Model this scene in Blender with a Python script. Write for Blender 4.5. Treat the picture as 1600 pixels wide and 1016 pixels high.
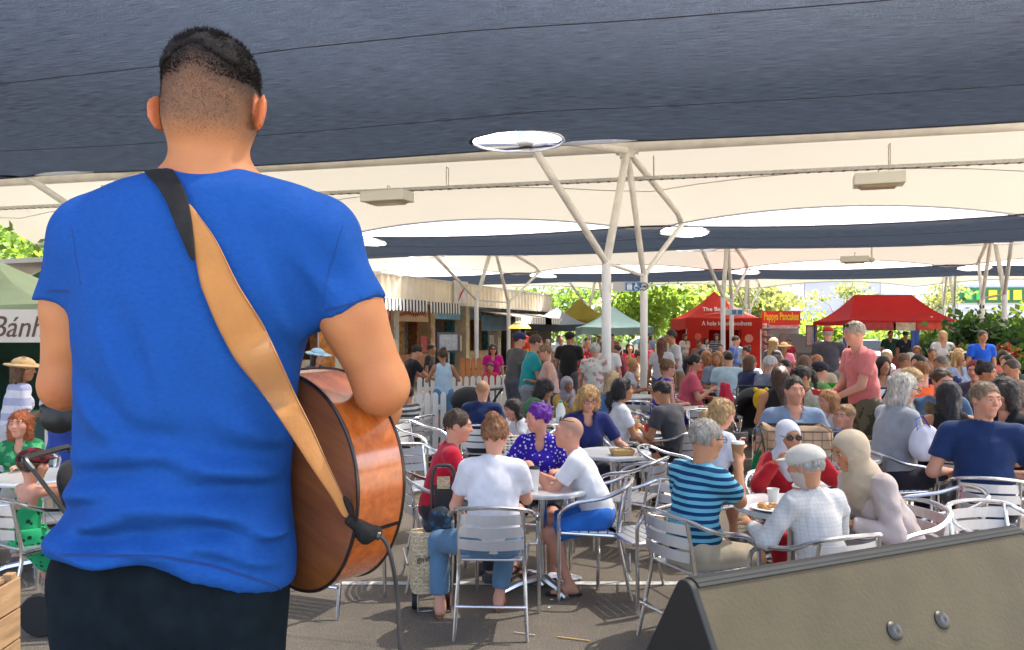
import bpy, bmesh, math, random
import numpy as np
from mathutils import Vector, Matrix
for o in list(bpy.data.objects): bpy.data.objects.remove(o)
S = bpy.context.scene; C = S.collection
random.seed(7)
R = math.radians
# ---------------------------------------------------------------- camera, sky, sun, exposure
F = 1230.0; HY = 518.0; CZ = 1.82          # focal length in photo pixels, horizon row, camera height
cd = bpy.data.cameras.new('camera'); cam = bpy.data.objects.new('camera', cd); C.objects.link(cam)
cd.sensor_width = 36; cd.lens = F/1600*36; cd.shift_y = (HY-508)/1600; cd.clip_end = 900; cd.clip_start = .05
cam.location = (0, 0, CZ); cam.rotation_euler = (R(90), 0, 0); S.camera = cam
SUN_EL, SUN_AZ = 62.0, 62.0               # azimuth: compass angle the light comes from, 0 = +Y, 90 = +X
w = bpy.data.worlds.new('World'); S.world = w; w.use_nodes = True
nt = w.node_tree; sky = nt.nodes.new('ShaderNodeTexSky'); sky.sky_type = 'NISHITA'; sky.sun_disc = False
sky.sun_elevation = R(SUN_EL); sky.sun_rotation = R(SUN_AZ); sky.air_density = .8; sky.dust_density = 6.0; sky.ozone_density = .4
nt.nodes['Background'].inputs[1].default_value = 0.15
nt.links.new(sky.outputs[0], nt.nodes['Background'].inputs[0])
sl = bpy.data.lights.new('sun', 'SUN'); sl.energy = 4.8; sl.angle = R(.53); sl.color = (1, .95, .87)
so = bpy.data.objects.new('sun', sl); C.objects.link(so)
sd_ = Vector((math.sin(R(SUN_AZ))*math.cos(R(SUN_EL)), math.cos(R(SUN_AZ))*math.cos(R(SUN_EL)), math.sin(R(SUN_EL))))
so.rotation_euler = sd_.to_track_quat('Z', 'Y').to_euler(); so.location = (0, 0, 30)
S.view_settings.view_transform = 'Standard'; S.view_settings.look = 'None'
S.view_settings.exposure = 2.75; S.view_settings.gamma = 1.0
S.render.engine = 'CYCLES'
S.cycles.max_bounces = 8; S.cycles.diffuse_bounces = 4; S.cycles.transparent_max_bounces = 8
# ---------------------------------------------------------------- helpers
def P(px, py, Y): return Vector(((px-800)/F*Y, Y, CZ-(py-HY)/F*Y))
def GX(px, Y): return (px-800)/F*Y
def tag(o, label=None, cat=None, group=None, kind=None):
    if label: o['label'] = label
    if cat: o['category'] = cat
    if group: o['group'] = group
    if kind: o['kind'] = kind
    return o
def empty(name, loc=(0,0,0), rz=0, label=None, cat=None, group=None):
    o = bpy.data.objects.new(name, None); C.objects.link(o); o.location = loc; o.rotation_euler = (0,0,rz)
    o.empty_display_size = .1
    return tag(o, label, cat, group)
def link(name, me, parent=None):
    o = bpy.data.objects.new(name, me); C.objects.link(o)
    if parent is not None: o.parent = parent
    return o
def copy_tree(o, parent=None):
    c = o.copy(); C.objects.link(c)
    if parent is not None: c.parent = parent
    for ch in o.children: copy_tree(ch, c)
    return c
MATS = {}
def mat(name, col=(.5,.5,.5), rough=.6, metal=0, var=0, vs=6, bump=0, bs=60, spec=.5, stretch=None, coat=0, sheen=0, var2=None):
    if name in MATS: return MATS[name]
    m = bpy.data.materials.new(name); m.use_nodes = True; n = m.node_tree; b = n.nodes['Principled BSDF']
    b.inputs['Base Color'].default_value = (*col, 1); b.inputs['Roughness'].default_value = rough
    b.inputs['Metallic'].default_value = metal; b.inputs['Specular IOR Level'].default_value = spec
    b.inputs['Coat Weight'].default_value = coat; b.inputs['Sheen Weight'].default_value = sheen
    tc = n.nodes.new('ShaderNodeTexCoord'); vec = tc.outputs['Object']
    if stretch:
        mp = n.nodes.new('ShaderNodeMapping'); mp.inputs['Scale'].default_value = stretch
        n.links.new(vec, mp.inputs[0]); vec = mp.outputs[0]
    if var:
        t = n.nodes.new('ShaderNodeTexNoise'); t.inputs['Scale'].default_value = vs; t.inputs['Detail'].default_value = 6
        n.links.new(vec, t.inputs['Vector'])
        r = n.nodes.new('ShaderNodeValToRGB'); r.color_ramp.elements[0].position = .3; r.color_ramp.elements[1].position = .7
        c2 = var2 or [min(1, c*(1+var)) for c in col]
        r.color_ramp.elements[0].color = (*[c*(1-var) for c in col], 1); r.color_ramp.elements[1].color = (*c2, 1)
        n.links.new(t.outputs[0], r.inputs[0]); n.links.new(r.outputs[0], b.inputs['Base Color'])
    if bump:
        t = n.nodes.new('ShaderNodeTexNoise'); t.inputs['Scale'].default_value = bs; t.inputs['Detail'].default_value = 4
        n.links.new(vec, t.inputs['Vector'])
        bp = n.nodes.new('ShaderNodeBump'); bp.inputs['Strength'].default_value = bump; bp.inputs['Distance'].default_value = .01
        n.links.new(t.outputs[0], bp.inputs['Height']); n.links.new(bp.outputs[0], b.inputs['Normal'])
    MATS[name] = m
    return m
def node_mat(name):
    m = bpy.data.materials.new(name); m.use_nodes = True; MATS[name] = m
    return m, m.node_tree, m.node_tree.nodes['Principled BSDF']
class MB:
    def __init__(s): s.v = []; s.f = []; s.m = []
    def add(s, vs, fs, mi=0):
        b = len(s.v); s.v += [tuple(v) for v in vs]; s.f += [tuple(i+b for i in f) for f in fs]; s.m += [mi]*len(fs); return s
    def box(s, c, d, rz=0, M=None, mi=0):
        x, y, z = [k/2 for k in d]; q = []
        for p in ((-x,-y,-z),(x,-y,-z),(x,y,-z),(-x,y,-z),(-x,-y,z),(x,-y,z),(x,y,z),(-x,y,z)):
            p = Vector(p)
            if M is not None: p = M @ p
            elif rz: p = Matrix.Rotation(rz, 3, 'Z') @ p
            q.append(p+Vector(c))
        return s.add(q, [(0,3,2,1),(4,5,6,7),(0,1,5,4),(1,2,6,5),(2,3,7,6),(3,0,4,7)], mi)
    def tube(s, pts, r, n=8, closed=False, caps=True, mi=0, flat=None):
        pts = [Vector(p) for p in pts]; N = len(pts); rr = r if isinstance(r, (list, tuple)) else [r]*N
        up = Vector((0,0,1)); rings = []; last = None
        for i, p in enumerate(pts):
            if closed: t = pts[(i+1) % N]-pts[i-1]
            else: t = pts[min(i+1, N-1)]-pts[max(i-1, 0)]
            t.normalize()
            if last is None:
                a = t.cross(up)
                if a.length < .1: a = t.cross(Vector((1,0,0)))
            else: a = last-t*last.dot(t)
            a.normalize(); last = a; b = t.cross(a)
            rings.append([p+(a*math.cos(k*2*math.pi/n)+b*math.sin(k*2*math.pi/n)*(flat or 1))*rr[i] for k in range(n)])
        vs = [q for r_ in rings for q in r_]; fs = []
        for i in range(N if closed else N-1):
            j = (i+1) % N
            for k in range(n):
                k2 = (k+1) % n; fs.append((i*n+k, j*n+k, j*n+k2, i*n+k2)[::-1])
        if caps and not closed: fs += [tuple(range(n)), tuple((N-1)*n+k for k in range(n))[::-1]]
        return s.add(vs, fs, mi)
    def lathe(s, prof, n=24, c=(0,0,0), mi=0):
        vs = []; fs = []
        for (r, z) in prof: vs += [(c[0]+r*math.cos(k*2*math.pi/n), c[1]+r*math.sin(k*2*math.pi/n), c[2]+z) for k in range(n)]
        for i in range(len(prof)-1):
            for k in range(n): fs.append((i*n+k, i*n+(k+1) % n, (i+1)*n+(k+1) % n, (i+1)*n+k))
        if prof[0][0] > 1e-4: fs.append(tuple(range(n))[::-1])
        if prof[-1][0] > 1e-4: fs.append(tuple((len(prof)-1)*n+k for k in range(n)))
        return s.add(vs, fs, mi)
    def prism(s, pts, h, M=None, mi=0):
        n = len(pts); vs = [Vector((x, y, 0)) for x, y in pts]+[Vector((x, y, h)) for x, y in pts]
        if M is not None: vs = [M @ v for v in vs]
        return s.add(vs, [tuple(range(n))[::-1], tuple(range(n, 2*n))]+[(i, (i+1) % n, n+(i+1) % n, n+i) for i in range(n)], mi)
    def build(s, name, m, parent=None, smooth=False, bevel=0, sub=0):
        me = bpy.data.meshes.new(name); me.from_pydata(s.v, [], s.f)
        for x in (m if isinstance(m, (list, tuple)) else [m]): me.materials.append(x)
        me.polygons.foreach_set('material_index', s.m)
        if smooth:
            me.polygons.foreach_set('use_smooth', [True]*len(me.polygons))
            try: me.set_sharp_from_angle(angle=R(42))
            except Exception: pass
        o = link(name, me, parent)
        if bevel:
            b = o.modifiers.new('bevel', 'BEVEL'); b.width = bevel; b.segments = 2; b.limit_method = 'ANGLE'
        if sub:
            b = o.modifiers.new('sub', 'SUBSURF'); b.levels = b.render_levels = sub
        return o
def rounded(pts, r=.05, n=5):
    "polyline with its corners rounded"
    pts = [Vector(p) for p in pts]; out = [pts[0]]
    for a, b, c in zip(pts, pts[1:], pts[2:]):
        d1 = (a-b); d2 = (c-b); k = min(r, d1.length*.45, d2.length*.45); d1.normalize(); d2.normalize()
        p, q = b+d1*k, b+d2*k
        for i in range(n+1):
            t = i/n; out.append(p*(1-t)**2+b*2*t*(1-t)+q*t*t)
    return out+[pts[-1]]
def text(name, s, size, m, parent, M, ext=.004, align='CENTER', shear=0, bold=0, fit=None):
    cu = bpy.data.curves.new(name, 'FONT'); cu.body = s; cu.size = size; cu.align_x = align; cu.align_y = 'CENTER'
    cu.extrude = ext; cu.shear = shear; cu.offset = bold; cu.resolution_u = 3
    to = bpy.data.objects.new(name, cu); C.objects.link(to)
    dg = bpy.context.evaluated_depsgraph_get(); me = bpy.data.meshes.new_from_object(to.evaluated_get(dg))
    bpy.data.objects.remove(to); me.name = name; me.materials.clear(); me.materials.append(m)
    if fit and len(me.vertices):
        xs = [v.co.x for v in me.vertices]; k = fit/(max(xs)-min(xs)); me.transform(Matrix.Diagonal((k, 1, 1, 1)))
    me.transform(M); return link(name, me, parent)
def frame(o, x, z):
    "matrix: text x axis along x, text y axis along z, at o"
    x = Vector(x).normalized(); z = Vector(z).normalized(); n = x.cross(z)
    return Matrix(((x.x, z.x, n.x, o[0]), (x.y, z.y, n.y, o[1]), (x.z, z.z, n.z, o[2]), (0,0,0,1)))
# ---------------------------------------------------------------- soft solids: smooth unions meshed by surface nets
def smin(a, b, k):
    h = np.maximum(k-np.abs(a-b), 0)/k
    return np.minimum(a, b)-h*h*k*.25
class SDF:
    def __init__(s): s.p = []; s.post = []
    def cone(s, a, b, ra, rb, k=.02, op=1, flat=None, ca=False, cb=False):
        s.p.append(('c', np.array(a, float), np.array(b, float), ra, rb, k, op, flat, ca, cb)); return s
    def chain(s, pts, rs, k=.02, **kw):
        for i in range(len(pts)-1): s.cone(pts[i], pts[i+1], rs[i], rs[i+1], k, **kw)
        return s
    def ell(s, c, r, Rm=None, k=.02, op=1):
        s.p.append(('e', np.array(c, float), np.array(r, float)*np.ones(3), None if Rm is None else np.array(Rm, float), k, op)); return s
    def cut(s, pt, n): s.post.append(('cut', np.array(pt, float), np.array(n, float)/np.linalg.norm(n))); return s
    def noise(s, amp, scale, seed=0, st=(1,1,1)): s.post.append(('noise', amp, scale, seed, np.array(st, float))); return s
    def fold(s, amp, scale, seed=0, st=(1,1,1)): s.post.append(('fold', amp, scale, seed, np.array(st, float))); return s
    def func(s, f): s.post.append(('f', f)); return s
    def bbox(s):
        lo = np.full(3, 1e9); hi = np.full(3, -1e9)
        for q in s.p:
            l, h, op = s.pb(q)
            if op > 0: lo = np.minimum(lo, l); hi = np.maximum(hi, h)
        return lo, hi
    def pb(s, q):
        if q[0] == 'c':
            r = max(q[3], q[4]); return np.minimum(q[1], q[2])-r, np.maximum(q[1], q[2])+r, q[6]
        r = q[2] if q[3] is None else np.ones(3)*q[2].max()
        return q[1]-r, q[1]+r, q[5]
    def mesh(s, h, fine=(), pad0=0):
        lo, hi = s.bbox(); lo = lo-pad0; hi = hi+pad0; ax = []
        for i in range(3):
            c = [lo[i]-.03]
            while c[-1] < hi[i]+.03:
                st = h
                for (l, u, hf) in fine:
                    if l[i] <= c[-1] <= u[i]: st = min(st, hf)
                c.append(c[-1]+st)
            ax.append(np.array(c))
        V = np.full([len(a) for a in ax], .12, np.float32)
        for q in s.p:
            l, u, op = s.pb(q); k = q[5] if q[0] == 'c' else q[4]; pad = k+2.2*h
            sl = [slice(max(0, np.searchsorted(ax[i], l[i]-pad)-1), np.searchsorted(ax[i], u[i]+pad)+1) for i in range(3)]
            x = ax[0][sl[0]][:, None, None].astype(np.float32); y = ax[1][sl[1]][None, :, None].astype(np.float32); z = ax[2][sl[2]][None, None, :].astype(np.float32)
            if 0 in (x.size, y.size, z.size): continue
            if q[0] == 'c':
                _, a, b, ra, rb, k, op, flat, ca, cb = q; ba = b-a; L2 = max(ba@ba, 1e-9)
                X, Y, Z = x-a[0], y-a[1], z-a[2]
                if flat is not None:
                    n, fl = np.array(flat[0], float), flat[1]; n /= np.linalg.norm(n); cm = (X*n[0]+Y*n[1]+Z*n[2])*(1/fl-1)
                    X = X+n[0]*cm; Y = Y+n[1]*cm; Z = Z+n[2]*cm
                t = (X*ba[0]+Y*ba[1]+Z*ba[2])/L2; tc = np.clip(t, 0, 1)
                d = np.sqrt((X-tc*ba[0])**2+(Y-tc*ba[1])**2+(Z-tc*ba[2])**2)-(ra+(rb-ra)*tc)
                if flat is not None: d = d*(.5+.5*fl)
                if cb: d = np.maximum(d, (t-1)*math.sqrt(L2))
                if ca: d = np.maximum(d, -t*math.sqrt(L2))
            else:
                _, c, r, Rm, k, op = q; X, Y, Z = x-c[0], y-c[1], z-c[2]
                if Rm is not None:
                    X, Y, Z = [X*Rm[0, i]+Y*Rm[1, i]+Z*Rm[2, i] for i in range(3)]
                k0 = np.sqrt((X/r[0])**2+(Y/r[1])**2+(Z/r[2])**2); k1 = np.sqrt((X/r[0]**2)**2+(Y/r[1]**2)**2+(Z/r[2]**2)**2)+1e-6
                d = k0*(k0-1)/k1
            W = V[tuple(sl)]
            V[tuple(sl)] = smin(W, d, k) if op > 0 else -smin(-W, d, k)
        X = ax[0][:, None, None]; Y = ax[1][None, :, None]; Z = ax[2][None, None, :]
        for q in s.post:
            if q[0] == 'cut':
                V = np.maximum(V, (X-q[1][0])*q[2][0]+(Y-q[1][1])*q[2][1]+(Z-q[1][2])*q[2][2])
            elif q[0] == 'noise':
                _, amp, sc, seed, st = q; rg = np.random.RandomState(seed); N = 0
                for o in range(4):
                    f = sc*1.6**o; D = rg.normal(size=(2, 3)); D /= np.linalg.norm(D, axis=1)[:, None]; D *= f*st; ph = rg.uniform(0, 6.28, 3)
                    wv = np.sin(X*D[1][0]+Y*D[1][1]+Z*D[1][2]+ph[1])
                    N = N+np.sin(X*D[0][0]+Y*D[0][1]+Z*D[0][2]+ph[0]+1.3*wv)/1.35**o
                V = V+amp*N
            elif q[0] == 'fold':
                _, amp, sc, seed, st = q; rg = np.random.RandomState(seed+77); N = 0
                for o in range(3):
                    D = rg.normal(size=(3, 3)); D /= np.linalg.norm(D, axis=1)[:, None]; D = D*st*sc*1.45**o; ph = rg.uniform(0, 6.28, 3)
                    wv = np.sin((X*D[1][0]+Y*D[1][1]+Z*D[1][2])*.5+ph[1]); en = .5+.5*np.sin((X*D[2][0]+Y*D[2][1]+Z*D[2][2])*.55+ph[2])
                    N = N+en*(.62-np.abs(np.sin((X*D[0][0]+Y*D[0][1]+Z*D[0][2])*.5+ph[0]+1.1*wv)))/1.3**o
                V = V-amp*N
            else: V = q[1](V, X, Y, Z)
        return nets(V.astype(np.float32), ax)
def nets(V, ax):
    ins = V < 0; cnt = np.zeros([n-1 for n in V.shape], np.int8)
    cs = [(i, j, k) for i in (0,1) for j in (0,1) for k in (0,1)]
    sh = cnt.shape
    for (i, j, k) in cs: cnt += ins[i:i+sh[0], j:j+sh[1], k:k+sh[2]]
    act = (cnt > 0) & (cnt < 8); I = np.argwhere(act)
    idx = np.full(sh, -1, np.int64); idx[act] = np.arange(len(I))
    acc = np.zeros((len(I), 3)); num = np.zeros(len(I))
    for a in cs:
        for d in range(3):
            if a[d]: continue
            b = list(a); b[d] = 1
            ia = I+np.array(a); ib = I+np.array(b)
            va = V[ia[:,0], ia[:,1], ia[:,2]]; vb = V[ib[:,0], ib[:,1], ib[:,2]]
            m = (va < 0) != (vb < 0); t = np.where(m, va/np.where(m, va-vb, 1), 0)
            pa = np.stack([ax[i][ia[:, i]] for i in range(3)], 1); pb = np.stack([ax[i][ib[:, i]] for i in range(3)], 1)
            acc += np.where(m[:, None], pa+(pb-pa)*t[:, None], 0); num += m
    verts = acc/np.maximum(num, 1)[:, None]; quads = []
    n0, n1, n2 = V.shape
    for d in range(3):
        e = [slice(1, -1)]*3; e[d] = slice(0, -1); f = list(e); f[d] = slice(1, None)
        A = ins[tuple(e)]; B = ins[tuple(f)]
        off = np.array([1, 1, 1]); off[d] = 0
        for (mk, flip) in ((A & ~B, False), (~A & B, True)):
            E = np.argwhere(mk)+off
            if not len(E): continue
            o1, o2 = (d+1) % 3, (d+2) % 3
            def cell(p, q):
                c = E.copy(); c[:, o1] += p; c[:, o2] += q
                return idx[c[:,0], c[:,1], c[:,2]]
            Q = np.stack([cell(-1,-1), cell(0,-1), cell(0,0), cell(-1,0)], 1)
            quads.append(Q[:, ::-1] if flip else Q)
    return verts, (np.concatenate(quads) if quads else np.zeros((0, 4), int))
def np_mesh(name, v, q, m, parent=None, col=None, smooth=True, relax=0):
    if relax and len(q):
        for _ in range(relax):
            a = np.zeros_like(v); n = np.zeros(len(v))
            for i in range(4):
                np.add.at(a, q[:, i], v[q[:, (i+1) % 4]]); np.add.at(n, q[:, i], 1)
            v = v*.5+.5*a/np.maximum(n, 1)[:, None]
    me = bpy.data.meshes.new(name); k = q.shape[1]
    me.vertices.add(len(v)); me.vertices.foreach_set('co', v.astype(np.float32).ravel())
    me.loops.add(q.size); me.loops.foreach_set('vertex_index', q.astype(np.int32).ravel())
    me.polygons.add(len(q)); me.polygons.foreach_set('loop_start', np.arange(0, q.size, k, dtype=np.int32))
    if smooth: me.polygons.foreach_set('use_smooth', np.ones(len(q), bool))
    if col is not None:
        at = me.attributes.new('Col', 'FLOAT_COLOR', 'POINT')
        at.data.foreach_set('color', np.concatenate([col, np.ones((len(col), 1))], 1).astype(np.float32).ravel())
    me.update(calc_edges=True)
    for x in (m if isinstance(m, (list, tuple)) else [m]): me.materials.append(x)
    return link(name, me, parent)
# ---------------------------------------------------------------- people
m, n, b = node_mat('skin')
at = n.nodes.new('ShaderNodeAttribute'); at.attribute_name = 'Col'
tx = n.nodes.new('ShaderNodeTexNoise'); tx.inputs['Scale'].default_value = 14; tx.inputs['Detail'].default_value = 5
mp = n.nodes.new('ShaderNodeMapRange'); mp.inputs[3].default_value = .86; mp.inputs[4].default_value = 1.14
mx = n.nodes.new('ShaderNodeMix'); mx.data_type = 'RGBA'; mx.blend_type = 'MULTIPLY'; mx.inputs[0].default_value = 1
n.links.new(tx.outputs[0], mp.inputs[0]); n.links.new(at.outputs[0], mx.inputs[6]); n.links.new(mp.outputs[0], mx.inputs[7])
n.links.new(mx.outputs[2], b.inputs['Base Color']); b.inputs['Roughness'].default_value = .58; b.inputs['Specular IOR Level'].default_value = .32
b.inputs['Subsurface Weight'].default_value = .12; b.inputs['Subsurface Radius'].default_value = (.012, .005, .003); b.inputs['Subsurface Scale'].default_value = 1
bt_ = n.nodes.new('ShaderNodeTexNoise'); bt_.inputs['Scale'].default_value = 240; bt_.inputs['Detail'].default_value = 4; bb_ = n.nodes.new('ShaderNodeBump'); bb_.inputs['Strength'].default_value = .12; bb_.inputs['Distance'].default_value = .004
n.links.new(bt_.outputs[0], bb_.inputs['Height']); n.links.new(bb_.outputs[0], b.inputs['Normal'])
tc_ = n.nodes.new('ShaderNodeTexCoord'); n.links.new(tc_.outputs['Object'], bt_.inputs['Vector']); n.links.new(tc_.outputs['Object'], tx.inputs['Vector'])
SKIN = m
SK = dict(light=(.60,.32,.20), pink=(.62,.30,.20), tan=(.47,.22,.115), olive=(.38,.185,.095), brown=(.27,.13,.075), dark=(.12,.06,.04))
def hairmat(col):
    nm = 'hair_%02d%02d%02d' % tuple(int(c*99) for c in col)
    return mat(nm, col, .45, var=.45, vs=60, bump=.5, bs=140, spec=.4, stretch=(1,1,.25), sheen=.1)
def cloth(col, pat=None, c2=None, sc=1.0):
    nm = 'cloth_%03d%03d%03d' % tuple(int(c*999) for c in col)+(pat or '')+(('_%03d%03d%03d' % tuple(int(c*999) for c in c2)) if c2 else '')+str(sc)
    if nm in MATS: return MATS[nm]
    if not pat: return mat(nm, col, .85, var=.12, vs=9, bump=.25, bs=160, spec=.2, sheen=.15)
    m, n, b = node_mat(nm); b.inputs['Roughness'].default_value = .85; b.inputs['Specular IOR Level'].default_value = .2
    tc = n.nodes.new('ShaderNodeTexCoord'); mix = n.nodes.new('ShaderNodeMix'); mix.data_type = 'RGBA'
    mix.inputs[6].default_value = (*col, 1); mix.inputs[7].default_value = (*c2, 1)
    cr = n.nodes.new('ShaderNodeValToRGB'); e = cr.color_ramp.elements; cr.color_ramp.interpolation = 'CONSTANT'
    if pat == 'stripe':
        t = n.nodes.new('ShaderNodeTexWave'); t.bands_direction = 'Z'; t.inputs['Scale'].default_value = 7.5*sc; t.inputs['Distortion'].default_value = .35; t.inputs['Detail'].default_value = 1
        e[1].position = .5
    elif pat == 'dots':
        t = n.nodes.new('ShaderNodeTexVoronoi'); t.inputs['Scale'].default_value = 30*sc; e[0].color = (1,1,1,1); e[1].color = (0,0,0,1); e[1].position = .3
    elif pat == 'floral':
        t = n.nodes.new('ShaderNodeTexNoise'); t.inputs['Scale'].default_value = 22*sc; t.inputs['Detail'].default_value = 1; e[1].position = .57
    elif pat == 'grid':
        t = n.nodes.new('ShaderNodeTexBrick'); t.offset = 0; t.inputs['Scale'].default_value = 1; t.inputs['Brick Width'].default_value = .022*sc; t.inputs['Row Height'].default_value = .022*sc; t.inputs['Mortar Size'].default_value = .0018*sc; t.inputs['Mortar Smooth'].default_value = .3; e[1].position = .5
        sp = n.nodes.new('ShaderNodeSeparateXYZ'); cb = n.nodes.new('ShaderNodeCombineXYZ'); n.links.new(tc.outputs['Object'], sp.inputs[0]); n.links.new(sp.outputs[0], cb.inputs[0]); n.links.new(sp.outputs[2], cb.inputs[1])
    elif pat == 'check':
        t = n.nodes.new('ShaderNodeTexChecker'); t.inputs['Scale'].default_value = 26*sc
    n.links.new(cb.outputs[0] if pat == 'grid' else tc.outputs['Object'], t.inputs['Vector']); n.links.new(t.outputs[1 if pat in ('check', 'grid') else 0], cr.inputs[0])
    n.links.new(cr.outputs[0], mix.inputs[0]); n.links.new(mix.outputs[2], b.inputs['Base Color'])
    tn = n.nodes.new('ShaderNodeTexNoise'); tn.inputs['Scale'].default_value = 160; bp = n.nodes.new('ShaderNodeBump'); bp.inputs['Strength'].default_value = .25; bp.inputs['Distance'].default_value = .01
    n.links.new(tc.outputs['Object'], tn.inputs['Vector']); n.links.new(tn.outputs[0], bp.inputs['Height']); n.links.new(bp.outputs[0], b.inputs['Normal'])
    return m
def rot(yaw, pitch=0, roll=0):
    "yaw: + turns to the person's right; pitch: + leans forward/looks down; roll: + tips to the right"
    return np.array(Matrix.Rotation(R(-yaw), 3, 'Z') @ Matrix.Rotation(R(-pitch), 3, 'X') @ Matrix.Rotation(R(roll), 3, 'Y'))
def ik(a, t, l1, l2, pole):
    a = np.array(a, float); t = np.array(t, float); d = t-a; L = np.linalg.norm(d)
    if L > (l1+l2)*.995: t = a+d/L*(l1+l2)*.995; d = t-a; L = np.linalg.norm(d)
    L = max(L, abs(l1-l2)+.02); u = d/np.linalg.norm(d); x = (l1*l1-l2*l2+L*L)/(2*L); hgt = math.sqrt(max(l1*l1-x*x, 0))
    p = np.array(pole, float); p = p-u*(p@u); p /= max(np.linalg.norm(p), 1e-6)
    return a+u*x+p*hgt, t
EYEW = mat('eye_white', (.50,.44,.41), .2); EYED = mat('eye_iris', (.03,.02,.015), .15)
LENS = mat('sunglass_lens', (.01,.01,.012), .08, spec=.8); RIM = mat('spectacle_rim', (.02,.02,.02), .3)
SOLE = mat('sandal_sole', (.025,.02,.018), .7); SOLEB = mat('sandal_tan', (.22,.12,.06), .7)
def hand(sd, W, f, pn, s, lod, thumb, curl=.6):
    f = f/np.linalg.norm(f); pn = pn-f*(pn@f); pn /= max(np.linalg.norm(pn), 1e-6); lat = np.cross(f, pn)*thumb
    sd.cone(W-f*.01, W+f*.075*s, .026*s, .034*s, .015, flat=(pn, .55))
    if lod > 1:
        sd.cone(W+f*.07*s, W+f*.13*s-pn*-.02*s, .028*s, .02*s, .015); return
    for i, (o, L) in enumerate(((.027, .07), (.009, .08), (-.009, .075), (-.026, .058))):
        a = W+f*.078*s+lat*o*s; d1 = f*math.cos(curl*.5)+pn*math.sin(curl*.5); d2 = f*math.cos(curl*1.5)+pn*math.sin(curl*1.5)
        m_ = a+d1*L*.52*s; sd.cone(a, m_, .0098*s, .0092*s, .005).cone(m_, m_+d2*L*.5*s, .0092*s, .0075*s, .005)
    a = W+f*.02*s+lat*.026*s; d = f*.75+lat*.6+pn*.25; m_ = a+d*.045*s
    sd.cone(a, m_, .013*s, .011*s, .008).cone(m_, m_+(f*.9+lat*.15+pn*.3)*.032*s, .0105*s, .008*s, .005)
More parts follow.
